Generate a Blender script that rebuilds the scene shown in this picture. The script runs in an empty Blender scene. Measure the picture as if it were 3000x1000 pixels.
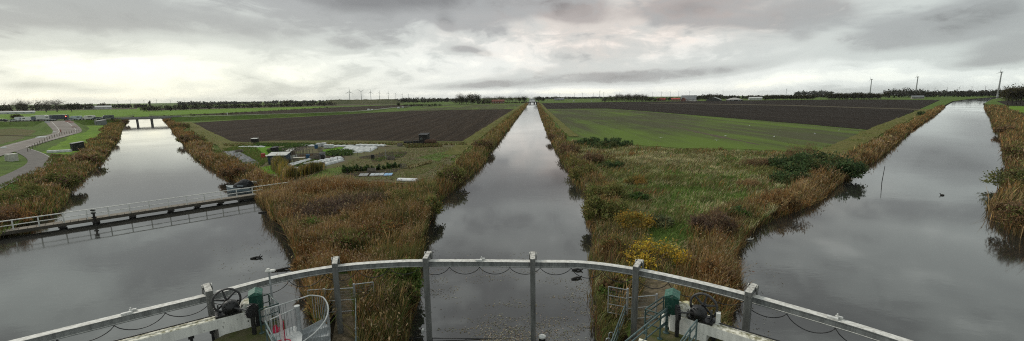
import bpy, math, random
import numpy as np
from mathutils import Vector, Matrix, noise as mnoise
from mathutils.geometry import tessellate_polygon

random.seed(7)
RNG = np.random.default_rng(11)
scene = bpy.context.scene
COL = scene.collection
R = math.radians

# ------------------------------------------------------------------ camera
CAM_Z = 13.0                       # metres above the water
PITCH, ROLL = R(9.72), R(-0.8)
FOCAL = 1250.0                     # focal length in pixels of a 3000 px wide picture
cam_data = bpy.data.cameras.new('camera')
cam_data.sensor_width = 36.0
cam_data.lens = FOCAL / 3000 * 36.0
cam_data.clip_start, cam_data.clip_end = 0.1, 60000
cam = bpy.data.objects.new('camera', cam_data)
COL.objects.link(cam)
CROT = Matrix.Rotation(math.pi / 2 - PITCH, 3, 'X') @ Matrix.Rotation(ROLL, 3, 'Z')
cam.matrix_world = Matrix.Translation((0, 0, CAM_Z)) @ CROT.to_4x4()
scene.camera = cam

# ------------------------------------------------------------------ render settings
scene.render.engine = 'CYCLES'
scene.view_settings.view_transform = 'Standard'
scene.view_settings.look = 'None'
scene.view_settings.exposure = 0.48
scene.view_settings.gamma = 1.0
scene.view_settings.use_curve_mapping = False
scene.cycles.use_denoising = False
scene.cycles.max_bounces = 6
scene.cycles.diffuse_bounces = 3
scene.cycles.glossy_bounces = 3
scene.cycles.transparent_max_bounces = 8
scene.cycles.volume_bounces = 0

# ------------------------------------------------------------------ sun and sky
SUN_AZ, SUN_EL = R(-58), R(36)     # azimuth from +Y, negative to the left
sun_data = bpy.data.lights.new('sun', 'SUN')
sun_data.energy = 1.5
sun_data.angle = R(14)
sun_data.color = (1.0, 0.95, 0.86)
sun = bpy.data.objects.new('sun', sun_data)
COL.objects.link(sun)
sdir = Vector((math.sin(SUN_AZ) * math.cos(SUN_EL), math.cos(SUN_AZ) * math.cos(SUN_EL), math.sin(SUN_EL)))
sun.rotation_euler = sdir.to_track_quat('Z', 'Y').to_euler()

world = bpy.data.worlds.new('World')
scene.world = world
world.use_nodes = True
world.cycles.sampling_method = 'MANUAL'
world.cycles.sample_map_resolution = 512
scene.cycles.filter_width = 1.1


class NT:
    """tiny helper for node trees"""
    def __init__(self, tree):
        self.t = tree
        self.t.nodes.clear()

    def n(self, typ, **kw):
        nd = self.t.nodes.new(typ)
        for k, v in kw.items():
            if k.startswith('i_'):
                key = k[2:]
                sock = nd.inputs[int(key)] if key.isdigit() else nd.inputs[key.replace('_', ' ')]
                self.put(sock, v)
            else:
                setattr(nd, k, v)
        return nd

    def put(self, sock, v):
        if isinstance(v, bpy.types.NodeSocket):
            self.t.links.new(v, sock)
        else:
            sock.default_value = v

    def math(self, op, a, b=0.0, c=0.0, clamp=False):
        nd = self.t.nodes.new('ShaderNodeMath')
        nd.operation = op
        nd.use_clamp = clamp
        self.put(nd.inputs[0], a); self.put(nd.inputs[1], b); self.put(nd.inputs[2], c)
        return nd.outputs[0]

    def mix(self, f, a, b, blend='MIX'):
        nd = self.t.nodes.new('ShaderNodeMix')
        nd.data_type = 'RGBA'
        nd.blend_type = blend
        nd.clamp_factor = True
        self.put(nd.inputs[0], f)
        for s, v in ((nd.inputs[6], a), (nd.inputs[7], b)):
            if isinstance(v, tuple) and len(v) == 3:
                v = (*v, 1)
            self.put(s, v)
        return nd.outputs[2]

    def ramp(self, f, stops, interp='LINEAR'):
        nd = self.t.nodes.new('ShaderNodeValToRGB')
        nd.color_ramp.interpolation = interp
        els = nd.color_ramp.elements
        while len(els) > 1:
            els.remove(els[-1])
        for i, (p, c) in enumerate(stops):
            e = els[0] if i == 0 else els.new(p)
            e.position = p
            e.color = (*c, 1) if len(c) == 3 else c
        self.put(nd.inputs[0], f)
        return nd.outputs[0]

    def noise(self, vec, scale, detail=4.0, rough=0.55, dist=0.0):
        nd = self.t.nodes.new('ShaderNodeTexNoise')
        self.put(nd.inputs['Vector'], vec)
        self.put(nd.inputs['Scale'], scale)
        nd.inputs['Detail'].default_value = detail
        nd.inputs['Roughness'].default_value = rough
        nd.inputs['Distortion'].default_value = dist
        return nd.outputs['Fac']

    def smooth(self, v, lo, hi, a=0.0, b=1.0):
        nd = self.t.nodes.new('ShaderNodeMapRange')
        nd.interpolation_type = 'SMOOTHSTEP'
        self.put(nd.inputs[0], v)
        for i, x in enumerate((lo, hi, a, b)):
            nd.inputs[i + 1].default_value = x
        return nd.outputs[0]

    def mapping(self, vec, loc=(0, 0, 0), rot=(0, 0, 0), scale=(1, 1, 1)):
        nd = self.t.nodes.new('ShaderNodeMapping')
        self.put(nd.inputs['Vector'], vec)
        nd.inputs['Location'].default_value = loc
        nd.inputs['Rotation'].default_value = rot
        nd.inputs['Scale'].default_value = scale
        return nd.outputs[0]


def build_sky():
    w = NT(world.node_tree)
    tc = w.n('ShaderNodeTexCoord').outputs['Generated']
    sep = w.n('ShaderNodeSeparateXYZ', i_0=tc)
    X, Y, Z = sep.outputs
    zc = w.math('MAXIMUM', Z, 0.0)
    den = w.math('ADD', zc, 0.10)
    px, py = w.math('DIVIDE', X, den), w.math('DIVIDE', Y, den)
    P = w.n('ShaderNodeCombineXYZ', i_0=px, i_1=py).outputs[0]
    az = w.math('ARCTAN2', X, Y)                        # radians, 0 straight ahead
    el = w.math('ARCSINE', zc)
    A = w.n('ShaderNodeCombineXYZ', i_0=az, i_1=el).outputs[0]
    # rolling cloud texture: large soft masses, medium billows, ragged shreds (stretched along the horizon)
    n1 = w.noise(w.mapping(A, loc=(4.2, 1.1, 0), rot=(0, 0, 0.16), scale=(1.7, 6.0, 1)), 1.0, 4, 0.5, 0.6)
    n2 = w.noise(w.mapping(A, loc=(1.2, 3.3, 0), rot=(0, 0, 0.12), scale=(5.5, 17.0, 1)), 1.0, 6, 0.56, 0.9)
    n3 = w.noise(w.mapping(A, loc=(8.0, 0.3, 0), rot=(0, 0, 0.2), scale=(16.0, 34.0, 1)), 1.0, 8, 0.6, 0.7)
    dens = w.math('ADD', w.math('MULTIPLY', n1, 0.46), w.math('MULTIPLY', n2, 0.36))
    dens = w.math('ADD', dens, w.math('MULTIPLY', n3, 0.18))
    # cloud deck thickens overhead, thins towards the horizon
    dens = w.math('ADD', dens, w.smooth(el, 0.02, 0.18, -0.035, 0.10))

    def blob(a0, e0, sa, se, rot=0.0, rag=0.5):
        m = w.mapping(A, loc=(0, 0, 0))
        da, de = w.math('SUBTRACT', az, a0), w.math('SUBTRACT', el, e0)
        ca, sn = math.cos(rot), math.sin(rot)
        u = w.math('ADD', w.math('MULTIPLY', da, ca), w.math('MULTIPLY', de, sn))
        v = w.math('SUBTRACT', w.math('MULTIPLY', de, ca), w.math('MULTIPLY', da, sn))
        d = w.math('ADD', w.math('POWER', w.math('DIVIDE', u, sa), 2.0), w.math('POWER', w.math('DIVIDE', v, se), 2.0))
        d = w.math('ADD', d, w.math('MULTIPLY', w.math('SUBTRACT', n2, 0.5), rag * 7))
        d = w.math('ADD', d, w.math('MULTIPLY', w.math('SUBTRACT', n3, 0.5), rag * 6))
        return w.math('EXPONENT', w.math('MULTIPLY', w.math('MAXIMUM', d, 0.0), -1.0))
    # darker cloud masses, brighter gaps
    for a0, e0, sa, se, rot, k in CLOUDS_DARK:
        dens = w.math('ADD', dens, w.math('MULTIPLY', blob(a0, e0, sa, se, rot, 0.4), k))
    for a0, e0, sa, se, rot, k in CLOUDS_LIGHT:
        dens = w.math('SUBTRACT', dens, w.math('MULTIPLY', blob(a0, e0, sa, se, rot, 0.3), k * 0.8))
    cloud = w.ramp(dens, [(0.26, (0.92, 0.915, 0.80)), (0.36, (0.76, 0.775, 0.73)), (0.46, (0.63, 0.65, 0.625)),
                          (0.55, (0.475, 0.495, 0.48)), (0.65, (0.315, 0.322, 0.32)), (0.85, (0.18, 0.18, 0.18))], 'EASE')
    # warm light from the low sun side, faint pink where thin cloud is lit
    warm = w.smooth(w.math('ABSOLUTE', w.math('SUBTRACT', az, -0.72)), 0.0, 0.75, 1.0, 0.0)
    low = w.smooth(el, 0.0, 0.26, 1.0, 0.0)
    cloud = w.mix(w.math('MULTIPLY', w.math('MULTIPLY', warm, low), 0.8), cloud, (1.05, 1.03, 0.90), 'MULTIPLY')
    cloud = w.mix(w.math('MULTIPLY', blob(0.26, 0.155, 0.30, 0.075, 0.1), 0.9), cloud, (1.12, 0.98, 0.93), 'MULTIPLY')
    cool = w.smooth(az, 0.35, 0.9, 0.0, 0.75)
    cloud = w.mix(cool, cloud, (0.95, 1.0, 0.99), 'MULTIPLY')
    coolL = w.smooth(az, -0.4, -0.95, 0.0, 0.8)
    cloud = w.mix(w.math('MULTIPLY', coolL, w.smooth(el, 0.1, 0.25)), cloud, (0.94, 1.0, 0.965), 'MULTIPLY')
    # physical sky behind the cloud deck
    sky = w.n('ShaderNodeTexSky', sky_type='NISHITA', sun_disc=False, sun_elevation=SUN_EL, sun_rotation=SUN_AZ)
    skyc = w.mix(1.0, sky.outputs[0], (0.10, 0.10, 0.10), 'MULTIPLY')
    thin = w.smooth(dens, 0.28, 0.50, 0.14, 0.04)
    col = w.mix(thin, cloud, skyc)
    below = w.smooth(Z, -0.02, 0.0)
    col = w.mix(below, (0.10, 0.10, 0.085), col)
    bg = w.n('ShaderNodeBackground', i_Color=col, i_Strength=1.0)
    w.n('ShaderNodeOutputWorld', i_Surface=bg.outputs[0])


def ray(x, y):
    return CROT @ Vector(((x - 1500) / FOCAL, -(y - 500) / FOCAL, -1.0))


def bearing(x, y):
    d = ray(x, y).normalized()
    return math.atan2(d.x, d.y), math.asin(d.z)


def cl(x, y, w, h, rot, k):
    """cloud feature: bearing, elevation, angular half sizes, tilt, amount"""
    (a, e), (a2, _), (_, e2) = bearing(x, y), bearing(x + w, y), bearing(x, y - h)
    return a, e, abs(a2 - a), abs(e2 - e), rot, k


CLOUDS_DARK = [cl(*c) for c in (
    (1050, 5, 150, 32, 0.0, 0.17), (1240, -10, 120, 35, 0.0, 0.12), (1500, 5, 210, 50, 0.0, 0.20), (1690, 30, 90, 40, -0.2, 0.13), (1310, 66, 30, 24, -0.3, 0.12),
    (1350, 145, 48, 14, 0.0, 0.15), (1410, 155, 38, 12, -0.2, 0.13), (1380, 252, 170, 12, 0.02, 0.13), (1640, 232, 260, 22, 0.02, 0.17), (1930, 222, 200, 26, 0.06, 0.17), (2160, 200, 170, 20, 0.12, 0.13), (1560, 205, 160, 14, 0.0, 0.08),
    (130, 250, 130, 14, 0.0, 0.13), (280, 266, 90, 9, 0.0, 0.09), (150, 30, 330, 60, 0.0, 0.12), (560, 75, 260, 55, -0.05, 0.10), (800, 95, 160, 40, 0.0, 0.05), (300, 150, 260, 14, 0, 0.06),
    (2000, 30, 190, 40, 0.0, 0.12), (2330, 60, 220, 50, 0.1, 0.15), (2350, 112, 40, 18, 0.0, 0.06), (2640, 105, 260, 52, 0.08, 0.18), (2900, 40, 200, 60, 0.05, 0.20), (2860, 190, 170, 22, 0.12, 0.14), (2480, 200, 90, 14, 0.0, 0.08), (2960, 140, 120, 30, 0.1, 0.10))]
CLOUDS_LIGHT = [cl(*c) for c in (
    (560, 200, 330, 30, -0.03, 0.095), (950, 205, 260, 30, 0.0, 0.04), (1230, 185, 220, 20, 0.0, 0.10), (1480, 130, 230, 42, 0.0, 0.09), (2120, 110, 140, 26, 0.05, 0.08), (1880, 95, 180, 40, 0.1, 0.05),
    (2330, 232, 260, 17, 0.10, 0.20), (2650, 222, 330, 18, 0.05, 0.17), (1700, 268, 300, 9, 0.0, 0.15), (600, 285, 600, 10, 0.0, 0.05), (90, 190, 200, 30, 0.0, 0.03), (2900, 235, 160, 14, 0.0, 0.10), (1400, 272, 300, 7, 0, 0.10))]
build_sky()

# ------------------------------------------------------------------ layout helpers
CAM = Vector((0, 0, CAM_Z))


def at(x, y, z=0.0):
    """point of the horizontal plane z that stands at picture point x, y (plan survey of the photograph)"""
    d = ray(x, y)
    t = (z - CAM_Z) / min(d.z, -1e-4)
    return CAM + d * min(t, 30000)


def at_y(x, y, ydepth):
    d = ray(x, y)
    return CAM + d * (ydepth / d.y)


def far(x, dist, z=0.9):
    """point of the ground at a compass bearing (picture column x on the skyline) and a distance"""
    d = ray(x, 286 - (x - 1500) * math.tan(-ROLL) * 1.0)
    h = Vector((d.x, d.y, 0)).normalized()
    return Vector((h.x * dist, h.y * dist, z))


def px_m(p):
    """metres per photo pixel at a world point"""
    return (CROT.inverted() @ (Vector(p) - CAM)).z * -1 / FOCAL


def horizon_y(x):
    return 286 - (x - 1500) * math.tan(-ROLL)


# ------------------------------------------------------------------ value noise in numpy
def vnoise(x, y, s=1.0, seed=0):
    x, y = np.asarray(x, float) / s, np.asarray(y, float) / s
    xi, yi = np.floor(x).astype(np.int64), np.floor(y).astype(np.int64)
    fx, fy = x - xi, y - yi
    fx, fy = fx * fx * (3 - 2 * fx), fy * fy * (3 - 2 * fy)

    def h(a, b):
        n = (a * 374761393 + b * 668265263 + seed * 974634777) & 0x7fffffff
        n = ((n ^ (n >> 13)) * 1274126177) & 0x7fffffff
        return ((n ^ (n >> 16)) & 0xffff) / 65535.0
    return ((h(xi, yi) * (1 - fx) + h(xi + 1, yi) * fx) * (1 - fy) + (h(xi, yi + 1) * (1 - fx) + h(xi + 1, yi + 1) * fx) * fy)


# ------------------------------------------------------------------ materials
MATS = {}


def base_mat(name):
    m = bpy.data.materials.new(name)
    m.use_nodes = True
    return m, NT(m.node_tree)


def mat(name, col, rough=0.8, var=0.25, scale=3.0, col2=None, bump=0.0, bscale=20.0, metal=0.0, spec=0.35, stain=None):
    """procedural surface: base colour mottled by noise, optional second colour, optional fine relief"""
    if name in MATS:
        return MATS[name]
    m, t = base_mat(name)
    pos = t.n('ShaderNodeNewGeometry').outputs['Position']
    c2 = col2 or tuple(c * (1 - var) for c in col)
    f = t.smooth(t.noise(pos, scale, 6, 0.6), 0.35, 0.65)
    c = t.mix(f, col, c2)
    if stain:
        sc, samt, ss = stain
        c = t.mix(t.math('MULTIPLY', t.smooth(t.noise(pos, ss, 7, 0.68), 0.54, 0.66), samt), c, sc)
    b = t.n('ShaderNodeBsdfPrincipled', i_Base_Color=c, i_Roughness=rough, i_Metallic=metal)
    b.inputs['Specular IOR Level'].default_value = spec
    if bump:
        bp = t.n('ShaderNodeBump', i_Strength=bump, i_Height=t.noise(pos, bscale, 5, 0.6))
        bp.inputs['Distance'].default_value = 0.05
        t.t.links.new(bp.outputs[0], b.inputs['Normal'])
    t.n('ShaderNodeOutputMaterial', i_Surface=b.outputs[0])
    MATS[name] = m
    return m


def plant_mat(name, trans=0.35):
    """leaf or blade: colour of each blade from its attribute, some light passes through"""
    if name in MATS:
        return MATS[name]
    m, t = base_mat(name)
    c = t.n('ShaderNodeAttribute', attribute_name='Col').outputs['Color']
    pos = t.n('ShaderNodeNewGeometry').outputs['Position']
    c = t.mix(t.smooth(t.noise(pos, 0.9, 3), 0.3, 0.7, 0.0, 0.35), c, t.mix(1.0, c, (0.62, 0.66, 0.6), 'MULTIPLY'))
    d = t.n('ShaderNodeBsdfDiffuse', i_Color=c)
    tr = t.n('ShaderNodeBsdfTranslucent', i_Color=c)
    mx = t.n('ShaderNodeMixShader', i_0=trans, i_1=d.outputs[0], i_2=tr.outputs[0])
    t.n('ShaderNodeOutputMaterial', i_Surface=mx.outputs[0])
    MATS[name] = m
    return m


# ------------------------------------------------------------------ mesh building
ORG = {}


def setp(o, label=None, cat=None, group=None, kind=None):
    for k, v in (('label', label), ('category', cat), ('group', group), ('kind', kind)):
        if v:
            o[k] = v
    return o


def thing(name, label, cat, loc=(0, 0, 0), rotz=0.0, group=None):
    o = bpy.data.objects.new(name, None)
    o.empty_display_size = 0.2
    COL.objects.link(o)
    o.location = loc
    o.rotation_euler = (0, 0, rotz)
    ORG[o.name] = Vector(loc)
    return setp(o, label, cat, group)


class MB:
    def __init__(self):
        self.v, self.f = [], []

    def add(self, vs, fs):
        n = len(self.v)
        self.v += [Vector(v) for v in vs]
        self.f += [tuple(i + n for i in f) for f in fs]
        return self

    def box(self, c, s, rot=None):
        hx, hy, hz = s[0] / 2, s[1] / 2, s[2] / 2
        vs = [Vector((x, y, z)) for z in (-hz, hz) for x, y in ((-hx, -hy), (hx, -hy), (hx, hy), (-hx, hy))]
        if rot is not None:
            M = Matrix.Rotation(rot, 3, 'Z') if isinstance(rot, (int, float)) else rot
            vs = [M @ v for v in vs]
        return self.add([v + Vector(c) for v in vs],
                        [(3, 2, 1, 0), (4, 5, 6, 7), (0, 1, 5, 4), (1, 2, 6, 5), (2, 3, 7, 6), (3, 0, 4, 7)])

    def bar(self, a, b, w, h=None, up=(0, 0, 1), w2=None, h2=None):
        """square bar from a to b"""
        a, b = Vector(a), Vector(b)
        h = h or w
        w2, h2 = w2 or w, h2 or h
        d = (b - a).normalized()
        up = Vector(up)
        if abs(d.dot(up)) > 0.98:
            up = Vector((0, 1, 0))
        s = d.cross(up).normalized()
        u = s.cross(d).normalized()
        vs = []
        for p, ww, hh in ((a, w, h), (b, w2, h2)):
            vs += [p - s * ww / 2 - u * hh / 2, p + s * ww / 2 - u * hh / 2, p + s * ww / 2 + u * hh / 2, p - s * ww / 2 + u * hh / 2]
        return self.add(vs, [(0, 3, 2, 1), (4, 5, 6, 7), (0, 1, 5, 4), (1, 2, 6, 5), (2, 3, 7, 6), (3, 0, 4, 7)])

    def tube(self, pts, r, n=8, r2=None, closed=False):
        pts = [Vector(p) for p in pts]
        m = len(pts)
        rings = []
        for i, p in enumerate(pts):
            d = ((pts[(i + 1) % m] - pts[i - 1]) if closed else (pts[min(i + 1, m - 1)] - pts[max(i - 1, 0)])).normalized()
            ref = Vector((0, 0, 1)) if abs(d.z) < 0.92 else Vector((0, 1, 0))
            s = d.cross(ref).normalized()
            u = s.cross(d)
            rr = r if r2 is None else r + (r2 - r) * i / max(m - 1, 1)
            rings.append([p + (s * math.cos(k * 2 * math.pi / n) + u * math.sin(k * 2 * math.pi / n)) * rr for k in range(n)])
        vs = [v for ring in rings for v in ring]
        fs = []
        for i in range(m if closed else m - 1):
            j = (i + 1) % m
            for k in range(n):
                fs.append((i * n + k, i * n + (k + 1) % n, j * n + (k + 1) % n, j * n + k))
        if not closed:
            fs += [tuple(range(n))[::-1], tuple(range((m - 1) * n, m * n))]
        return self.add(vs, fs)

    def lathe(self, c, prof, n=16, axis='Z', M=None, caps=True):
        """prof: list of (radius, height)"""
        vs = []
        for r, h in prof:
            for k in range(n):
                a = 2 * math.pi * k / n
                v = Vector((r * math.cos(a), r * math.sin(a), h))
                vs.append(v)
        if axis == 'X':
            vs = [Vector((v.z, v.x, v.y)) for v in vs]
        elif axis == 'Y':
            vs = [Vector((v.y, v.z, v.x)) for v in vs]
        if M is not None:
            vs = [M @ v for v in vs]
        vs = [v + Vector(c) for v in vs]
        fs = []
        for i in range(len(prof) - 1):
            for k in range(n):
                fs.append((i * n + k, i * n + (k + 1) % n, (i + 1) * n + (k + 1) % n, (i + 1) * n + k))
        if caps and prof[0][0] > 1e-6:
            fs.append(tuple(range(n))[::-1])
        if caps and prof[-1][0] > 1e-6:
            fs.append(tuple(range((len(prof) - 1) * n, len(prof) * n)))
        return self.add(vs, fs)

    def prism(self, poly, z0, z1):
        """vertical prism over a plan polygon [(x, y)...] (counter-clockwise)"""
        n = len(poly)
        vs = [Vector((p[0], p[1], z0)) for p in poly] + [Vector((p[0], p[1], z1)) for p in poly]
        tris = tessellate_polygon([[Vector((p[0], p[1], 0)) for p in poly]])
        fs = [tuple(i + n for i in t) for t in tris] + [tuple(reversed(t)) for t in tris]
        fs += [(i, (i + 1) % n, (i + 1) % n + n, i + n) for i in range(n)]
        return self.add(vs, fs)

    def extrude(self, prof, a, b, up=(0, 0, 1)):
        """profile [(side, up)...] carried from a to b"""
        a, b = Vector(a), Vector(b)
        d = (b - a).normalized()
        s = d.cross(Vector(up)).normalized()
        u = s.cross(d).normalized()
        n = len(prof)
        vs = [p + s * x + u * y for p in (a, b) for x, y in prof]
        tr = tessellate_polygon([[Vector((x, y, 0)) for x, y in prof]])
        fs = [tuple(t) for t in tr] + [tuple(i + n for i in reversed(t)) for t in tr]
        fs += [(i, (i + 1) % n, (i + 1) % n + n, i + n) for i in range(n)]
        return self.add(vs, fs)

    def build(self, name, material, parent=None, smooth=False, local=False, bevel=0.0):
        """one mesh object; world coordinates unless local"""
        me = bpy.data.meshes.new(name)
        if parent is not None:
            o0 = Vector((0, 0, 0)) if local else ORG.get(parent.name, Vector((0, 0, 0)))
        elif local:
            o0 = Vector((0, 0, 0))
        else:
            xs = [v.x for v in self.v]; ys = [v.y for v in self.v]; zs = [v.z for v in self.v]
            o0 = Vector(((min(xs) + max(xs)) / 2, (min(ys) + max(ys)) / 2, min(zs)))
        me.from_pydata([tuple(v - o0) for v in self.v], [], self.f)
        import bmesh as _bm
        b = _bm.new(); b.from_mesh(me)
        _bm.ops.recalc_face_normals(b, faces=b.faces)
        b.to_mesh(me); b.free()
        if smooth:
            for p in me.polygons:
                p.use_smooth = True
        me.materials.append(material)
        o = bpy.data.objects.new(name, me)
        COL.objects.link(o)
        if bevel:
            md = o.modifiers.new('edge', 'BEVEL'); md.width = bevel; md.segments = 1; md.limit_method = 'ANGLE'
        if parent is not None:
            o.parent = parent
            ORG[o.name] = ORG.get(parent.name, Vector((0, 0, 0)))
        else:
            o.location = o0
            ORG[o.name] = o0
        return o


def copy_tree(o, parent=None):
    c = o.copy()
    COL.objects.link(c)
    if parent is not None:
        c.parent = parent
    for ch in o.children:
        copy_tree(ch, c)
    return c


ORD = ('first', 'second', 'third', 'fourth', 'fifth', 'sixth', 'seventh', 'eighth', 'ninth', 'tenth', 'eleventh', 'twelfth', 'thirteenth', 'fourteenth', 'fifteenth', 'sixteenth', 'seventeenth', 'eighteenth', 'nineteenth', 'twentieth', 'twenty-first', 'twenty-second', 'twenty-third')


def mesh_np(name, verts, faces, material, cols=None, parent=None, loc=(0, 0, 0)):
    """mesh straight from arrays; faces (N,3) or (N,4)"""
    me = bpy.data.meshes.new(name)
    nv, nf, k = len(verts), len(faces), faces.shape[1]
    me.vertices.add(nv); me.loops.add(nf * k); me.polygons.add(nf)
    me.vertices.foreach_set('co', np.ascontiguousarray(verts - np.array(loc), dtype=np.float32).ravel())
    me.loops.foreach_set('vertex_index', np.ascontiguousarray(faces, dtype=np.int32).ravel())
    me.polygons.foreach_set('loop_start', np.arange(0, nf * k, k, dtype=np.int32))
    me.polygons.foreach_set('loop_total', np.full(nf, k, dtype=np.int32))
    if cols is not None:
        ca = me.color_attributes.new('Col', 'FLOAT_COLOR', 'POINT')
        c4 = np.ones((nv, 4), np.float32); c4[:, :3] = cols
        ca.data.foreach_set('color', c4.ravel())
    me.update(calc_edges=True)
    me.materials.append(material)
    o = bpy.data.objects.new(name, me)
    COL.objects.link(o)
    if parent is not None:
        o.parent = parent
    else:
        o.location = loc
    ORG[o.name] = Vector(loc)
    return o


def blade_arrays(P, H, W, cols, lean=0.3, wind=(0.15, 0.05), rng=RNG, simple=False, yaw=None):
    """upright bent blades standing on P; returns vertices, triangles, colours"""
    n = len(P)
    a = rng.uniform(0, 2 * np.pi, n) if yaw is None else yaw
    ca, sa = np.cos(a), np.sin(a)
    side = np.stack([ca, sa, np.zeros(n)], 1) * (W / 2)[:, None]
    la = rng.uniform(0, 2 * np.pi, n)
    lm = np.abs(rng.normal(0, lean, n)) * H
    L = np.stack([np.cos(la) * lm + wind[0] * H, np.sin(la) * lm + wind[1] * H, np.zeros(n)], 1)
    up = np.zeros((n, 3)); up[:, 2] = H
    if simple:
        v = np.stack([P - side, P + side, P + up + L], 1).reshape(-1, 3)
        i = np.arange(n)[:, None] * 3
        return v, i + np.array([[0, 1, 2]]), np.repeat(cols, 3, 0)
    mid = P + up * 0.58 + L * 0.32
    v = np.stack([P - side * 0.7, P + side * 0.7, mid - side, mid + side, P + up + L], 1).reshape(-1, 3)
    i = np.arange(n)[:, None] * 5
    f = np.concatenate([i + np.array([[0, 1, 3]]), i + np.array([[0, 3, 2]]), i + np.array([[2, 3, 4]])], 0)
    return v, f, np.repeat(cols, 5, 0)


def leaf_arrays(P, S, cols, rng=RNG, up=0.3, asp=0.55):
    """loose leaf quads of size S around points P"""
    n = len(P)
    d = rng.normal(0, 1, (n, 3)); d[:, 2] += up
    d /= np.linalg.norm(d, axis=1)[:, None]
    e = rng.normal(0, 1, (n, 3))
    s = np.cross(d, e); s /= np.linalg.norm(s, axis=1)[:, None] + 1e-9
    S = S[:, None]
    v = np.stack([P, P + d * S * 0.5 + s * S * asp * 0.5, P + d * S, P + d * S * 0.5 - s * S * asp * 0.5], 1).reshape(-1, 3)
    i = np.arange(n)[:, None] * 4
    return v, i + np.array([[0, 1, 2, 3]]), np.repeat(cols, 4, 0)


def pick_cols(pal, idx, rng=RNG, jit=0.22):
    pal = np.array(pal, float)
    c = pal[idx]
    c = c * (1 + rng.normal(0, jit, (len(c), 1))) * (1 + rng.normal(0, 0.06, (len(c), 3)))
    return np.clip(c, 0.006, 0.8)


def in_poly(x, y, poly):
    inside = np.zeros(len(x), bool)
    n = len(poly)
    for i in range(n):
        x0, y0 = poly[i][0], poly[i][1]
        x1, y1 = poly[(i + 1) % n][0], poly[(i + 1) % n][1]
        c = ((y0 > y) != (y1 > y)) & (x < (x1 - x0) * (y - y0) / (y1 - y0 + 1e-12) + x0)
        inside ^= c
    return inside


def sample_poly(poly, n, rng=RNG, power=0.0):
    """random points of a plan polygon; power > 0 favours the near ones by 1/distance^power"""
    p = np.array([(q[0], q[1]) for q in poly])
    lo, hi = p.min(0), p.max(0)
    out = []
    got = 0
    dmin = max(8.0, np.min(np.hypot(p[:, 0], p[:, 1])))
    while got < n:
        x = rng.uniform(lo[0], hi[0], n * 3); y = rng.uniform(lo[1], hi[1], n * 3)
        ok = in_poly(x, y, p)
        if power:
            ok &= rng.uniform(0, 1, n * 3) < (dmin / np.maximum(np.hypot(x, y), dmin)) ** power
        out.append(np.stack([x[ok], y[ok]], 1)); got += ok.sum()
    return np.concatenate(out)[:n]
# ================================================================== the setting
LZ = 0.8                                   # level of the land above the water


def struct(o):
    o['kind'] = 'structure'
    return o


def grass_mat(name, c1, c2, c3, s=0.05):
    m, t = base_mat(name)
    pos = t.n('ShaderNodeNewGeometry').outputs['Position']
    f1 = t.smooth(t.noise(pos, s, 5, 0.6), 0.38, 0.62)
    f2 = t.smooth(t.noise(pos, s * 9, 6, 0.65), 0.42, 0.68)
    f3 = t.noise(pos, 2.2, 4, 0.7)
    c = t.mix(f2, t.mix(f1, c1, c2), c3)
    c = t.mix(t.smooth(f3, 0.3, 0.7, 0.0, 0.5), c, t.mix(1.0, c, (0.6, 0.62, 0.55), 'MULTIPLY'))
    b = t.n('ShaderNodeBsdfPrincipled', i_Base_Color=c, i_Roughness=0.95)
    b.inputs['Specular IOR Level'].default_value = 0.05
    bp = t.n('ShaderNodeBump', i_Strength=0.7, i_Height=t.noise(pos, 3.0, 5, 0.7))
    bp.inputs['Distance'].default_value = 0.25
    t.t.links.new(bp.outputs[0], b.inputs['Normal'])
    t.n('ShaderNodeOutputMaterial', i_Surface=b.outputs[0])
    MATS[name] = m
    return m


def plough_mat(name, c1, c2, row_rot, row=0.35, green=None, gstops=(0.45, 0.62), rows=0.55):
    """tilled soil: furrow rows as relief and tone, patches, optional sprouting green"""
    m, t = base_mat(name)
    pos = t.n('ShaderNodeNewGeometry').outputs['Position']
    q = t.mapping(pos, rot=(0, 0, row_rot), scale=(1, 0.02, 1))
    fine = t.noise(q, row * 4, 4, 0.6)
    wide = t.noise(t.mapping(pos, rot=(0, 0, row_rot), scale=(1, 0.012, 1)), row * 0.55, 3, 0.6)
    clod = t.noise(pos, 1.4, 6, 0.7)
    patch = t.noise(pos, 0.018, 4, 0.6)
    f = t.math('ADD', t.math('MULTIPLY', fine, rows), t.math('ADD', t.math('MULTIPLY', wide, 0.35), t.math('MULTIPLY', clod, 0.45)))
    c = t.mix(t.smooth(f, 0.52, 0.84), c1, c2)
    c = t.mix(t.smooth(patch, 0.4, 0.7, 0.0, 0.45), c, tuple(v * 1.45 for v in c1))
    if green:
        gp = t.noise(t.mapping(pos, rot=(0, 0, row_rot), scale=(1, 0.35, 1)), 0.022, 4, 0.6)
        g = t.math('ADD', gp, t.math('MULTIPLY', t.math('SUBTRACT', fine, 0.5), 0.16))
        g = t.math('ADD', g, t.math('MULTIPLY', t.math('SUBTRACT', t.noise(t.mapping(pos, rot=(0, 0, row_rot), scale=(1, 0.012, 1)), 0.16, 3), 0.5), 0.30))
        r2 = t.n('ShaderNodeVectorMath', operation='LENGTH', i_0=pos).outputs['Value']
        g = t.math('ADD', g, t.smooth(r2, 95, 190, 0.16, 0.0))       # the crop came up first at the near, wetter end
        c = t.mix(t.smooth(g, gstops[0], gstops[1], 0.12, 0.92), c, green)
    b = t.n('ShaderNodeBsdfPrincipled', i_Base_Color=c, i_Roughness=1.0)
    b.inputs['Specular IOR Level'].default_value = 0.03
    bp = t.n('ShaderNodeBump', i_Strength=0.8, i_Height=f)
    bp.inputs['Distance'].default_value = 0.22
    t.t.links.new(bp.outputs[0], b.inputs['Normal'])
    t.n('ShaderNodeOutputMaterial', i_Surface=b.outputs[0])
    MATS[name] = m
    return m


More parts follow.
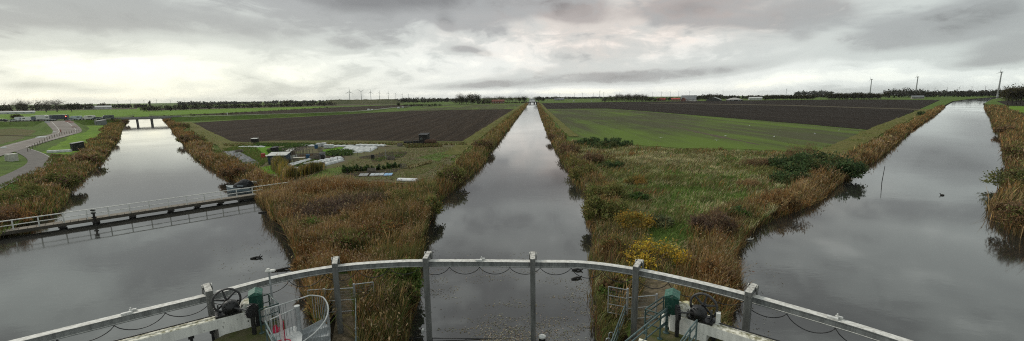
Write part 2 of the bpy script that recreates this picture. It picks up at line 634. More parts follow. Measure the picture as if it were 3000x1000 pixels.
def water_mat():
    m, t = base_mat('canal water')
    pos = t.n('ShaderNodeNewGeometry').outputs['Position']
    # silty water: slow drifting tone, wind ripples in patches
    silt = t.smooth(t.noise(pos, 0.03, 4, 0.6), 0.35, 0.65)
    c = t.mix(silt, (0.026, 0.026, 0.023), (0.018, 0.018, 0.016))
    rip = t.math('ADD', t.noise(t.mapping(pos, rot=(0, 0, 0.5), scale=(0.5, 1.0, 1)), 1.6, 4, 0.6, 0.4), t.math('MULTIPLY', t.noise(t.mapping(pos, rot=(0, 0, 0.9), scale=(0.35, 1.0, 1)), 0.35, 3, 0.5), 1.6))
    gust = t.smooth(t.noise(t.mapping(pos, rot=(0, 0, 0.2)), 0.035, 4, 0.6), 0.40, 0.66, 0.12, 1.0)
    rough = t.smooth(t.noise(pos, 0.05, 5), 0.4, 0.7, 0.035, 0.10)
    b = t.n('ShaderNodeBsdfPrincipled', i_Base_Color=c, i_Roughness=rough)
    b.inputs['IOR'].default_value = 2.0
    b.inputs['Specular IOR Level'].default_value = 0.5
    bp = t.n('ShaderNodeBump', i_Strength=t.math('MULTIPLY', gust, 0.045), i_Height=rip)
    bp.inputs['Distance'].default_value = 0.10
    t.t.links.new(bp.outputs[0], b.inputs['Normal'])
    t.n('ShaderNodeOutputMaterial', i_Surface=b.outputs[0])
    return m


M_GRASS = grass_mat('meadow grass', (0.085, 0.140, 0.030), (0.115, 0.165, 0.038), (0.075, 0.105, 0.032))
M_GRASS_BRIGHT = grass_mat('bright meadow', (0.125, 0.225, 0.026), (0.160, 0.255, 0.032), (0.085, 0.150, 0.026), 0.03)
M_LAWN = grass_mat('fresh lawn', (0.11, 0.23, 0.020), (0.13, 0.26, 0.025), (0.09, 0.18, 0.02), 0.3)
M_ROUGH = grass_mat('rough grass ground', (0.10, 0.11, 0.035), (0.15, 0.12, 0.06), (0.07, 0.085, 0.03), 0.12)
M_VERGE = grass_mat('verge grass', (0.13, 0.135, 0.038), (0.165, 0.145, 0.055), (0.085, 0.095, 0.032), 0.12)
M_BANK = mat('bank soil', (0.035, 0.029, 0.018), 1.0, 0.5, 0.8, bump=0.6, bscale=3, spec=0.05)
ROW = -R(2.5)
M_PLOUGH = plough_mat('ploughed soil', (0.025, 0.0195, 0.015), (0.072, 0.054, 0.039), ROW, rows=0.45)
M_PLOUGH_DARK = plough_mat('dark ploughed soil', (0.022, 0.0185, 0.0155), (0.052, 0.042, 0.034), R(40), 0.2, rows=0.40)
M_SPROUT = plough_mat('sprouting field', (0.060, 0.058, 0.040), (0.078, 0.072, 0.048), R(30), 0.25, (0.105, 0.155, 0.034), (0.42, 0.66))
M_STUBBLE = plough_mat('stubble field', (0.085, 0.075, 0.052), (0.12, 0.105, 0.07), R(50), 0.2, rows=0.3)
M_SOIL = mat('garden soil', (0.115, 0.095, 0.062), 1.0, 0.35, 0.35, (0.105, 0.115, 0.05), bump=0.7, bscale=4, spec=0.05)
M_ROADTAR = mat('worn asphalt', (0.155, 0.145, 0.135), 0.95, 0.2, 0.6, bump=0.2, bscale=15, spec=0.1)
M_ROADPALE = mat('dusty road', (0.225, 0.205, 0.185), 0.95, 0.2, 0.25, (0.17, 0.15, 0.135), bump=0.2, bscale=8, spec=0.1)
M_PAINT = mat('road paint', (0.42, 0.41, 0.38), 0.8, 0.25, 2.0)
M_GRAVEL = mat('leaf-strewn path', (0.165, 0.135, 0.095), 1.0, 0.4, 3.5, (0.09, 0.075, 0.05), bump=0.8, bscale=14, spec=0.05,
               stain=((0.23, 0.19, 0.09), 0.7, 1.2))

# ---- water sheet
W = MB().add([(-16000, -300, 0), (16000, -300, 0), (16000, 16000, 0), (-16000, 16000, 0)], [(0, 1, 2, 3)])
struct(W.build('canal_water', water_mat(), local=True))

# ---- shorelines surveyed from the photograph (picture columns/rows of the waterline)
SH = {
    'left_far': [(-420, 860), (-150, 745), (0, 692), (60, 660), (150, 632), (188, 594), (206, 547), (262, 507), (314, 448), (345, 408), (358, 373), (376, 352), (394, 343.6), (413, 343.0), (414, 303.4)],
    'left_near': [(948, 1130), (935, 1010), (918, 960), (902, 900), (886, 850), (870, 800), (860, 745), (838, 687), (810, 640), (770, 598), (746, 566), (716, 540), (676, 528), (634, 500), (576, 466), (550, 433), (515, 396), (503, 375), (482, 355), (464, 344.0), (424, 342.6), (420, 303.4)],
    'mid_left': [(1120, 1130), (1160, 1000), (1192, 920), (1208, 856), (1216, 780), (1230, 720), (1252, 650), (1288, 594), (1328, 553), (1380, 512), (1421, 472), (1440, 437), (1469, 402), (1511, 349), (1541, 312), (1549, 302), (1554, 290), (1555, 286.6)],
    'mid_right': [(1790, 1130), (1758, 1000), (1738, 890), (1728, 800), (1730, 740), (1748, 690), (1722, 640), (1726, 582), (1684, 530), (1660, 489), (1630, 443), (1605, 390), (1587, 349), (1577, 320), (1573, 303), (1561, 290), (1558, 286.6)],
    'right_near': [(2130, 1130), (2128, 1000), (2124, 940), (2124, 905), (2146, 850), (2142, 800), (2140, 757), (2168, 710), (2205, 670), (2262, 645), (2305, 629), (2392, 594), (2415, 571), (2462, 530), (2509, 500), (2555, 472), (2603, 437), (2638, 408), (2674, 378), (2721, 349), (2768, 314), (2793, 299), (2842, 292), (2939, 284), (3040, 276)],
    'right_far': [(3700, 1130), (3300, 900), (3080, 760), (2990, 700), (2915, 645), (2905, 605), (2945, 540), (2955, 480), (2940, 440), (2940, 405), (2918, 385), (2905, 350), (2894, 330), (2878, 305), (2905, 292), (2943, 286.5), (3060, 277)],
}
INL = {'left_far': 1, 'left_near': -1, 'mid_left': 1, 'mid_right': -1, 'right_near': 1, 'right_far': -1}   # land on the left (+1) of the walk from near to far


def refine(pts, k=0.03, jit=0.25, seed=0):
    out = []
    for a, b in zip(pts[:-1], pts[1:]):
        d = min(math.hypot(a.x, a.y), math.hypot(b.x, b.y))
        n = max(1, min(40, int((b - a).length / max(0.6, d * k))))
        nrm = Vector((-(b - a).y, (b - a).x, 0)).normalized()
        for i in range(n):
            p = a.lerp(b, i / n)
            j = (vnoise([p.x], [p.y], 1.7, seed)[0] + vnoise([p.x], [p.y], 5.0, seed + 3)[0] - 1.0) * jit * (1 if d < 400 else 0)
            out.append(p + nrm * j)
    out.append(pts[-1])
    return out


def offset(pts, d, sign):
    out = []
    n = len(pts)
    for i, p in enumerate(pts):
        t = pts[min(i + 1, n - 1)] - pts[max(i - 1, 0)]
        nr = Vector((-t.y, t.x, 0)).normalized() * sign
        out.append(p + nr * d)
    return out


SHORE = {k: refine([at(x, y, 0.0) for x, y in v], 0.03, 0.45, i) for i, (k, v) in enumerate(SH.items())}
TOP = {k: offset(v, 1.1, INL[k]) for k, v in SHORE.items()}


def land(name, shores, extra, matl=M_GRASS):
    """flat land with banks falling into the water; shores: (key, reverse) in walking order round the plot"""
    ring, mb = [], MB()
    for item in shores:
        if isinstance(item, tuple):
            k, rev = item
            ts = TOP[k][::-1] if rev else TOP[k]
            ring += [Vector((p.x, p.y, LZ)) for p in ts]
        else:
            ring += [Vector((p[0], p[1], LZ)) for p in extra[item]]
    tris = tessellate_polygon([[Vector((p.x, p.y, 0)) for p in ring]])
    mb.add(ring, [tuple(t) for t in tris])
    o = struct(mb.build(name, matl, local=True))
    bk = MB()
    for item in shores:
        if isinstance(item, tuple):
            k = item[0]
            a, b = SHORE[k], TOP[k]
            n = len(a)
            vs = [Vector((p.x, p.y, -0.6)) for p in offset(a, -0.5, INL[k])] + [Vector((p.x, p.y, LZ - 0.003)) for p in b]
            bk.add(vs, [(i, i + 1, i + 1 + n, i + n) for i in range(n - 1)])
    bk.build('bank', M_BANK, o, local=True)
    return o


land('meadow_land', [('left_far', False), 'x'], {'x': [(-14000, 9500), (-15000, -150), (-60, -100)]})
land('garden_headland', [('left_near', False), ('mid_left', True), 'x'], {'x': [(-6.0, 14.0), (-8.5, 14.0)]})
land('grassy_headland', [('mid_right', False), ('right_near', True), 'x'], {'x': []})
land('east_land', [('right_far', False), 'x'], {'x': [(15000, 8000), (15000, -150), (70, -100)]})


# ---- fields, lanes and verges laid on the land
FIELD_N = [0]


def sheet(name, pts, matl, lift=None, kind='structure', z=LZ):
    FIELD_N[0] += 1
    if lift is None:
        lift = 0.006 + 0.004 * FIELD_N[0]
    ps = [p if isinstance(p, Vector) else at(p[0], p[1], z) for p in pts]
    ps = refine(ps + [ps[0]], 0.02, 1.3, FIELD_N[0])[:-1]          # ragged margins
    ps = [Vector((p.x, p.y, z + lift)) for p in ps]
    tr = tessellate_polygon([[Vector((p.x, p.y, 0)) for p in ps]])
    o = MB().add(ps, [tuple(t) for t in tr]).build(name, matl, local=True)
    o['kind'] = kind
    return o


def strip(pts, w, z=LZ, lift=0.02, w2=None):
    """ribbon of width w metres along points"""
    n = len(pts)
    ws = [w + ((w2 if w2 is not None else w) - w) * i / (n - 1) for i in range(n)]
    L, Rr = [], []
    for i, p in enumerate(pts):
        t = pts[min(i + 1, n - 1)] - pts[max(i - 1, 0)]
        nr = Vector((-t.y, t.x, 0)).normalized()
        L.append(Vector((p.x, p.y, z + lift)) + nr * ws[i] / 2)
        Rr.append(Vector((p.x, p.y, z + lift)) - nr * ws[i] / 2)
    return MB().add(L + Rr, [(i, i + 1, i + 1 + n, i + n) for i in range(n - 1)])


def smooth_line(pts, k=6):
    """Catmull-Rom through points"""
    out = []
    n = len(pts)
    for i in range(n - 1):
        p0, p1, p2, p3 = pts[max(i - 1, 0)], pts[i], pts[i + 1], pts[min(i + 2, n - 1)]
        for j in range(k):
            t = j / k
            out.append(0.5 * ((2 * p1) + (p2 - p0) * t + (2 * p0 - 5 * p1 + 4 * p2 - p3) * t * t + (3 * p1 - p0 - 3 * p2 + p3) * t ** 3))
    out.append(pts[-1])
    return out


# left of the left canal
sheet('bright_pasture', [(-900, 345), (-300, 332), (60, 327), (330, 322), (415, 320), (412, 329), (398, 335), (360, 341), (0, 350), (-900, 372)], M_GRASS_BRIGHT)
sheet('stubble_strip', [(-200, 326), (200, 319), (410, 316), (412, 319), (200, 323), (-200, 331)], M_STUBBLE)
sheet('small_pasture', [(120, 448), (190, 412), (225, 382), (238, 372), (345, 362), (338, 395), (300, 425), (250, 440), (190, 455)], M_GRASS_BRIGHT)
sheet('rough_bank', [(-700, 420), (-100, 388), (40, 376), (105, 383), (95, 395), (30, 408), (-100, 430), (-700, 500)], M_ROUGH)
sheet('dug_bank', [(-700, 455), (-60, 412), (20, 398), (70, 404), (30, 416), (-60, 436), (-700, 520)], M_SOIL)
sheet('canal_end_meadow', [(392, 342.9), (438, 341.8), (427, 303.6), (408, 303.6)], M_GRASS_BRIGHT, 0.10)
# garden headland: the big ploughed field and the country behind it
sheet('ploughed_field', [(552, 361), (700, 352), (900, 342), (1080, 331), (1184, 326), (1340, 322), (1512, 320), (1470, 352), (1425, 384), (1378, 415), (1250, 414), (1000, 412), (800, 413), (720, 417), (655, 413), (598, 388)], M_PLOUGH)
sheet('field_headland', [(655, 413), (720, 417), (800, 413), (1000, 412), (1250, 414), (1378, 415), (1366, 423), (1200, 424), (900, 424), (700, 424), (640, 420)], M_ROUGH)
sheet('winter_wheat', [(1190, 325.4), (1245, 312), (1300, 308), (1543, 304), (1536, 310), (1514, 319.4), (1340, 321.4)], M_SPROUT)
sheet('brown_strip', [(500, 338.5), (640, 333), (800, 325), (960, 316), (1160, 308), (1245, 306.5), (1190, 316), (1100, 321), (1030, 326), (900, 331), (670, 337)], M_PLOUGH)
sheet('bright_meadow', [(425, 336), (500, 337.5), (640, 332), (800, 324), (965, 314), (940, 312.5), (700, 318), (428, 326)], M_GRASS_BRIGHT)
sheet('grey_stubble', [(430, 325), (700, 317), (940, 311.5), (1160, 306.5), (1160, 303), (900, 306), (430, 319)], M_STUBBLE)
sheet('dark_tillage', [(432, 322), (800, 312.5), (800, 310), (432, 319.5)], M_PLOUGH_DARK)
# grassy headland: sprouting field, dark ploughland
sheet('sprouting_field', [(1597, 322), (1700, 320), (1780, 320), (1900, 328.5), (2100, 345), (2300, 361), (2545, 383), (2470, 428), (2400, 446), (2200, 439), (2000, 434), (1860, 427), (1760, 412), (1668, 402), (1630, 362), (1604, 332)], M_SPROUT)
sheet('bare_furrow', [(1952, 367), (2040, 384), (2130, 404), (2228, 424), (2227, 427), (2125, 408), (2034, 388), (1951, 369)], M_STUBBLE)
sheet('dark_ploughland', [(1584, 307.5), (1578, 303), (1700, 301), (2000, 297), (2200, 294.5), (2500, 292), (2755, 293.5), (2700, 318), (2620, 352), (2550, 381.5), (2300, 359.5), (2100, 343.5), (1900, 327), (1780, 318.8), (1700, 318.8), (1595, 320)], M_PLOUGH_DARK)
sheet('field_track', [(1900, 302), (2300, 308), (2720, 321), (2716, 323), (2300, 310), (1900, 303.2)], M_STUBBLE)
sheet('far_meadow', [(2590, 291), (2760, 292.2), (2850, 289), (2940, 282), (2700, 281), (2600, 284)], M_GRASS)
sheet('far_pasture_strip', [(2780, 281.5), (2800, 280.2), (2945, 278.6), (2940, 280)], M_GRASS_BRIGHT)
# east of the right canal
sheet('east_dark_field', [(2920, 297), (3000, 294), (3300, 290), (3300, 306), (3000, 311), (2950, 310)], M_PLOUGH_DARK)
sheet('east_green_field', [(2950, 312), (3000, 313), (3300, 309), (3300, 326), (3000, 331), (2975, 328)], M_GRASS_BRIGHT)
sheet('east_far_meadow', [(2940, 287), (3300, 278), (3300, 286), (2945, 292)], M_GRASS)
sheet('east_tilled_field', [(2985, 333), (3300, 330), (3400, 420), (3050, 370)], M_PLOUGH_DARK)

# verges on the canal dikes: lighter mown strips
for nm, key, d0, d1, a, b in (('dike_verge', 'mid_left', 5.5, 9.5, 90, 900), ('dike_verge', 'mid_right', 5.5, 8.5, 130, 900),
                              ('dike_verge', 'right_near', 4.5, 9.5, 95, 420), ('dike_verge', 'left_near', 6.0, 11.0, 95, 330)):
    pts = [p for p in SHORE[key] if a < p.length < b]
    i0, i1 = offset(pts, d0, INL[key]), offset(pts, d1, INL[key])
    n = len(pts)
    mb = MB().add([Vector((p.x, p.y, LZ + 0.16)) for p in i0] + [Vector((p.x, p.y, LZ + 0.18)) for p in i1], [(i, i + 1, i + 1 + n, i + n) for i in range(n - 1)])
    struct(mb.build(nm, M_VERGE, local=True))

# ---- roads: the main road runs on an embankment and crosses the left canal on a bridge
def strip3(pts, w, lift=0.0, w2=None):
    n = len(pts)
    Lp, Rp = [], []
    for i, p in enumerate(pts):
        t = pts[min(i + 1, n - 1)] - pts[max(i - 1, 0)]
        nr = Vector((-t.y, t.x, 0)).normalized()
        ww = w + ((w2 if w2 is not None else w) - w) * i / (n - 1)
        q = p + Vector((0, 0, lift))
        Lp.append(q + nr * ww / 2); Rp.append(q - nr * ww / 2)
    return MB().add(Lp + Rp, [(i, i + 1, i + 1 + n, i + n) for i in range(n - 1)])


def embankment(name, pts, w, matl, slope=1.7):
    n = len(pts)
    rows = []
    for i, p in enumerate(pts):
        t = pts[min(i + 1, n - 1)] - pts[max(i - 1, 0)]
        nr = Vector((-t.y, t.x, 0)).normalized()
        h = max(0.05, p.z - LZ)
        for off, z in ((w / 2 + h * slope, LZ - 0.05), (w / 2, p.z - 0.02), (-w / 2, p.z - 0.02), (-w / 2 - h * slope, LZ - 0.05)):
            rows.append(Vector((p.x, p.y, 0)) + nr * off + Vector((0, 0, z)))
    f = [(i * 4 + j, i * 4 + j + 1, (i + 1) * 4 + j + 1, (i + 1) * 4 + j) for i in range(n - 1) for j in range(3)]
    f += [(0, 1, 2, 3), ((n - 1) * 4 + 3, (n - 1) * 4 + 2, (n - 1) * 4 + 1, (n - 1) * 4)]
    return struct(MB().add(rows, f).build(name, matl, local=True))


EZ = 3.5
road = smooth_line([at(-700, 398, EZ), at(-200, 366, EZ), at(0, 357.5, EZ), at(160, 354.0, EZ), at(250, 351.5, EZ), at(352, 348.0, EZ)])
embankment('road_embankment', road, 9, M_GRASS)
struct(strip3(road, 7.0, 0.02).build('main_road', M_ROADTAR, local=True))
road2 = smooth_line([at(508, 343.0, EZ), at(670, 338.5, EZ), at(850, 333, EZ - 0.4), at(1030, 327, EZ - 1.2), at(1100, 321.5, EZ - 1.8), at(1180, 313.5, EZ - 2.3), at(1310, 306.5, 1.1), at(1430, 303.5, 1.1), at(1545, 302, 1.1)])
M_PALEROAD = mat('pale asphalt', (0.20, 0.20, 0.185), 0.95, 0.15, 0.3, spec=0.1)
embankment('road_embankment', road2, 9, M_GRASS)
struct(strip3(road2, 6.0, 0.02).build('country_road', M_PALEROAD, local=True))
road3 = smooth_line([at(1575, 302, LZ), at(1700, 300.5, LZ), at(1900, 298, LZ), at(2200, 294, LZ)])
struct(strip(road3, 5, lift=0.15).build('field_lane', M_STUBBLE, local=True))
side = smooth_line([at(170, 355, EZ), at(183, 366, 2.9), at(196, 379, 1.6), at(196, 389, LZ + .1), at(165, 398, LZ + .1), at(100, 415, LZ + .1), at(20, 438, LZ + .1), at(-90, 470, LZ + .1), at(-400, 560, LZ + .1)])
embankment('ramp_embankment', side[:22], 11, M_GRASS)
struct(strip3(side, 10.0, 0.035, w2=6.0).build('side_road', M_ROADPALE, local=True))
for off in (-2.6, 2.6):
    ed = offset(side, off, 1)
    struct(strip3(ed[1:36], 0.2, 0.05).build('edge_line', M_PAINT, local=True))
lane = smooth_line([at(40, 434, LZ), at(85, 449, LZ), at(112, 465, LZ), at(112, 480, LZ), at(80, 500, LZ), at(30, 523, LZ), at(-60, 562, LZ), at(-300, 700, LZ)])
struct(strip(lane, 3.4, lift=0.11, w2=3.4).build('asphalt_lane', M_ROADTAR, local=True))
ed = offset(lane, 1.75, 1)
struct(strip(ed[2:], 0.28, lift=0.105).build('concrete_kerb', mat('kerb concrete', (0.30, 0.29, 0.27), 0.9, 0.2, 1.0), local=True))
struct(strip(smooth_line([at(-200, 398, LZ), at(0, 397, LZ), at(80, 399, LZ), at(150, 398.5, LZ)]), 1.6, lift=0.12).build('dirt_path', M_STUBBLE, local=True))

# paths on the two headlands that lead to the platform
PATH_L = [at(978, 800, LZ), at(1032, 800, LZ), at(1038, 880, LZ), at(1046, 1000, LZ), at(1050, 1130, LZ), at(955, 1130, LZ), at(958, 1000, LZ), at(968, 900, LZ)]
PATH_R = [at(1893, 812, LZ), at(1958, 812, LZ), at(1985, 880, LZ), at(1990, 950, LZ), at(1975, 1130, LZ), at(1800, 1130, LZ), at(1822, 1000, LZ), at(1850, 930, LZ), at(1880, 870, LZ)]
sheet('gravel_path', PATH_L, M_GRAVEL, 0.004)
sheet('gravel_path', PATH_R, M_GRAVEL, 0.004)

# ---- garden ground
GARDEN = [(770, 520), (690, 478), (640, 440), (655, 424), (900, 425), (1200, 425), (1366, 424), (1340, 455), (1290, 510), (1255, 540), (1000, 535), (830, 545)]
sheet('garden_ground', GARDEN, M_SOIL)
sheet('lawn', [(702, 437), (780, 432), (800, 440), (770, 460), (745, 468), (720, 452)], M_LAWN)
sheet('lawn', [(764, 492), (812, 484), (826, 500), (838, 535), (790, 545), (764, 530)], M_LAWN)
sheet('lawn', [(945, 441), (1000, 432), (1012, 434), (985, 446), (950, 450)], M_LAWN)
sheet('trodden_grass', [(862, 536), (945, 500), (1040, 465), (1130, 440), (1260, 430), (1330, 432), (1280, 500), (1240, 528), (1000, 532)], grass_mat('trodden grass', (0.13, 0.115, 0.06), (0.105, 0.115, 0.045), (0.14, 0.115, 0.07), 0.10))
sheet('vegetable_bed', [(885, 492), (940, 476), (1010, 462), (1000, 455), (930, 464), (850, 490)], mat('bed soil', (0.06, 0.05, 0.036), 1.0, 0.3, 1.0, bump=0.8, bscale=5, spec=0.05))
sheet('vegetable_bed', [(746, 424), (900, 423), (1130, 425), (1130, 431), (900, 433), (860, 447), (800, 452), (780, 445), (830, 436), (748, 430)], MATS['bed soil'])

for nm, poly, m_ in (('bare_plot', [(1060, 462), (1130, 446), (1200, 446), (1180, 462), (1100, 478)], 'bed soil'), ('dug_plot', [(1186, 470), (1262, 452), (1300, 455), (1268, 478), (1200, 490)], 'garden soil'),
                     ('green_plot', [(1215, 466), (1300, 448), (1330, 450), (1290, 476)], 'meadow grass'), ('green_plot', [(1185, 500), (1250, 482), (1280, 486), (1240, 512), (1190, 520)], 'rough grass ground'),
                     ('bare_plot', [(1010, 513), (1100, 500), (1185, 494), (1170, 508), (1050, 522)], 'bed soil'), ('green_plot', [(870, 532), (940, 505), (1010, 490), (1000, 510), (930, 530)], 'meadow grass'),
                     ('green_plot', [(690, 440), (760, 428), (860, 428), (800, 446), (770, 478), (745, 486), (720, 462)], 'fresh lawn'), ('dug_plot', [(850, 470), (930, 458), (940, 450), (870, 452), (846, 460)], 'bed soil')):
    sheet(nm, [at(x, y, LZ) for x, y in poly], MATS[m_])

# ---- the flat-topped mound behind the fields
mnd = [far(x, d, LZ) for x, d in ((975, 1000), (1060, 960), (1170, 900))]
mb = MB()
prof = [(-34, 0.0), (-20, 3.4), (-6, 5.6), (0, 7.6), (45, 8.0), (85, 0.0)]
NS = 46
for i in range(NS + 1):
    t = i / NS
    p = far(920 + 262 * t, 1330 - 120 * t, LZ)
    nd = Vector((p.x, p.y, 0)).normalized()
    fade = min(1.0, t / 0.18, (1 - t) / 0.10)
    mb.v += [p + nd * a + Vector((0, 0, 1.55 * h * fade * (0.94 + 0.12 * vnoise([i * 1.0], [k * 1.0], 2.2, 5)[0]))) for k, (a, h) in enumerate(prof)]
k = len(prof)
mb.f = [(i * k + j, i * k + j + 1, (i + 1) * k + j + 1, (i + 1) * k + j) for i in range(NS) for j in range(k - 1)]
struct(mb.build('grassy_mound_hill', grass_mat('mound grass', (0.075, 0.085, 0.04), (0.11, 0.105, 0.055), (0.05, 0.06, 0.028), 0.02), local=True))
# ================================================================== reeds, grass and shrubs
M_REED = plant_mat('reed blades', 0.30)
M_LEAF = plant_mat('leaves', 0.30)
PAL = [(0.40, 0.275, 0.135),  # 0 tan reed
       (0.30, 0.165, 0.065),  # 1 russet reed
       (0.185, 0.180, 0.068), # 2 olive
       (0.125, 0.185, 0.050), # 3 green
       (0.150, 0.110, 0.090), # 4 purple brown dead stems
       (0.070, 0.110, 0.045), # 5 dark bramble green
       (0.44, 0.39, 0.225),   # 6 straw
       (0.135, 0.200, 0.055), # 7 meadow green
       (0.42, 0.31, 0.06),    # 8 ochre yellow
       (0.155, 0.105, 0.055)] # 9 brown


def choose(x, y, base, patches=(), s=2.5, seed=0, jit=0.16, amp=0.55):
    """species of each plant: base preference + clumpy noise + named patches"""
    keys = list(base)
    sc = np.zeros((len(x), len(keys)))
    for j, k in enumerate(keys):
        sc[:, j] = base[k] + amp * (0.65 * vnoise(x, y, s, seed + k * 7) + 0.35 * vnoise(x, y, s * 0.35, seed + k * 13 + 1))
        for (c, r, kk, wgt) in patches:
            if kk == k:
                sc[:, j] += wgt * np.exp(-((x - c.x) ** 2 + (y - c.y) ** 2) / r ** 2)
    sc += RNG.normal(0, jit, sc.shape)
    return np.array(keys)[np.argmax(sc, 1)]


def off_paths(xy):
    bad = np.zeros(len(xy), bool)
    for p in (PATH_L, PATH_R):
        bad |= in_poly(xy[:, 0], xy[:, 1], p)
    return xy[~bad]


def make_blades(name, xy, hmul, base, patches, label, cat, seed, hsp=None, wscale=1.0, lean=0.34, z=LZ, s=2.5, zfun=None, simple=False, wind=(0.12, -0.04)):
    # thin and thick places in the stand
    Z0 = np.full(len(xy), z) if zfun is None else zfun(xy[:, 0], xy[:, 1])
    keep = RNG.uniform(0, 1, len(xy)) < np.clip(0.25 + 1.5 * vnoise(xy[:, 0], xy[:, 1], 0.8, seed + 70) * (0.4 + vnoise(xy[:, 0], xy[:, 1], 2.7, seed + 71)), 0, 1)
    xy, Z0 = xy[keep], Z0[keep]
    x, y = xy[:, 0], xy[:, 1]
    idx = choose(x, y, base, patches, s, seed)
    hs = np.array([1.45, 1.4, 1.2, 1.1, 1.35, 0.9, 0.6, 0.42, 1.0, 1.15]) if hsp is None else np.array(hsp)
    tuss = 0.38 + 0.55 * vnoise(x, y, 1.1, seed + 50) + 0.60 * vnoise(x, y, 3.4, seed + 51)
    H = hs[idx] * hmul * tuss * np.clip(RNG.normal(1, 0.16, len(x)), 0.5, 1.5)
    d = np.hypot(x, y)
    Wd = np.maximum(0.035, d * 0.00095) * wscale * RNG.uniform(0.7, 1.3, len(x))
    P = np.stack([x, y, Z0 - 0.05], 1)
    cc = pick_cols(PAL, idx)
    # every tussock has its own tone, fresh or withered
    tone = 0.50 + 0.55 * vnoise(x, y, 0.75, seed + 60) + 0.45 * vnoise(x, y, 2.1, seed + 61)
    cc = np.clip(cc * tone[:, None], 0.006, 0.8)
    v, f, c = blade_arrays(P, H, Wd, cc, lean, wind, simple=simple)
    if not simple:
        # feathery seed heads on the ripe stems
        ripe = np.where(np.isin(idx, (0, 1, 4)) & (RNG.uniform(0, 1, len(x)) < 0.30) & (d < 150))[0]
        if len(ripe):
            tips = v.reshape(-1, 5, 3)[ripe, 4] - np.array([0, 0, 0.12])
            pc = pick_cols([(0.30, 0.215, 0.135), (0.24, 0.165, 0.115), (0.38, 0.29, 0.17)], RNG.integers(0, 3, len(ripe)))
            v2, f2, c2 = leaf_arrays(tips, np.maximum(0.20, d[ripe] * 0.004) * RNG.uniform(.7, 1.3, len(ripe)), pc, RNG, 1.2, 0.34)
            q4 = f2 + len(v)
            f = np.concatenate([f, q4[:, [0, 1, 2]], q4[:, [0, 2, 3]]], 0)
            v = np.concatenate([v, v2], 0); c = np.concatenate([c, c2], 0)
    o = mesh_np(name, v, f, M_REED, c)
    return setp(o, label, cat, None, 'stuff')


def shore_points(key, n, width, dmax, dmin=0, power=1.15, edge=-0.35):
    """random points in a strip along a shoreline, denser near the viewer"""
    pts = SHORE[key]
    A = np.array([(p.x, p.y) for p in pts])
    seg = A[1:] - A[:-1]
    L = np.hypot(seg[:, 0], seg[:, 1])
    mid = (A[1:] + A[:-1]) / 2
    D = np.hypot(mid[:, 0], mid[:, 1])
    wgt = L / np.maximum(D, 15) ** power
    wgt[(D > dmax) | (D < dmin)] = 0
    i = RNG.choice(len(L), n, p=wgt / wgt.sum())
    t = RNG.uniform(0, 1, n)
    base = A[i] + seg[i] * t[:, None]
    nr = np.stack([-seg[i][:, 1], seg[i][:, 0]], 1) / L[i][:, None] * INL[key]
    k = RNG.beta(1.0, 1.25, n)
    wv = width * (0.65 + 0.7 * vnoise(base[:, 0], base[:, 1], 9.0, 3))
    q = edge + (wv - edge) * k
    return base + nr * q[:, None], q


def bank_z(q):
    return np.clip(-0.05 + (q + 0.1) * 0.75, -0.15, LZ)


def shore_reeds(name, key, n, width, base, label, seed, dmax=420, dmin=0, hmul=1.0, patches=(), **kw):
    xy, q = shore_points(key, n, width, dmax, dmin)
    bad = np.zeros(len(xy), bool)
    for p in (PATH_L, PATH_R):
        bad |= in_poly(xy[:, 0], xy[:, 1], p)
    xy, q = xy[~bad], q[~bad]
    zz = bank_z(q)
    return make_blades(name, xy, hmul, base, patches, label, 'reeds', seed, zfun=lambda x, y: zz, **kw)


def pt(x, y, r, k, w):
    p = at(x, y, LZ)
    return (p, r * px_m(p), k, w)


# ---- the tip of the garden headland: one thick reed bed
TIP = [(862, 745), (835, 685), (806, 640), (768, 600), (760, 585), (800, 570), (840, 566), (930, 552), (1010, 547), (1090, 550), (1170, 562), (1240, 552), (1275, 560), (1270, 600), (1240, 690), (1212, 800), (1190, 920), (1150, 1040), (1045, 1040), (1038, 880), (1034, 800), (978, 795), (960, 900), (945, 1040), (922, 960), (895, 860), (872, 790)]
TIPW = [at(x, y, LZ) for x, y in TIP]
xy = off_paths(sample_poly(TIPW, 85000, power=0.9))
tip_patches = [pt(1010, 620, 75, 4, 0.75), pt(930, 640, 60, 4, 0.55), pt(1090, 600, 60, 4, 0.35), pt(1020, 560, 120, 1, 0.35), pt(1000, 540, 150, 0, 0.35),
               pt(1160, 880, 90, 3, 0.45), pt(1180, 760, 70, 2, 0.5), pt(1150, 950, 80, 2, 0.4), pt(1210, 600, 70, 2, 0.5), pt(1260, 560, 50, 2, 0.4), pt(800, 600, 60, 0, 0.4), pt(820, 570, 40, 3, 0.3),
               pt(880, 760, 60, 1, 0.35), pt(900, 720, 70, 0, 0.35), pt(1040, 720, 60, 2, 0.35), pt(1100, 680, 50, 1, 0.25), pt(1190, 555, 30, 3, 0.5)]
make_blades('reed_bed', xy, 1.0, {0: 0.05, 1: 0.11, 2: 0.20, 9: 0.14, 4: -0.06, 3: 0.03}, tip_patches,
            'thick russet and olive reed bed on the tip of the garden headland', 'reeds', 1, lean=0.34)

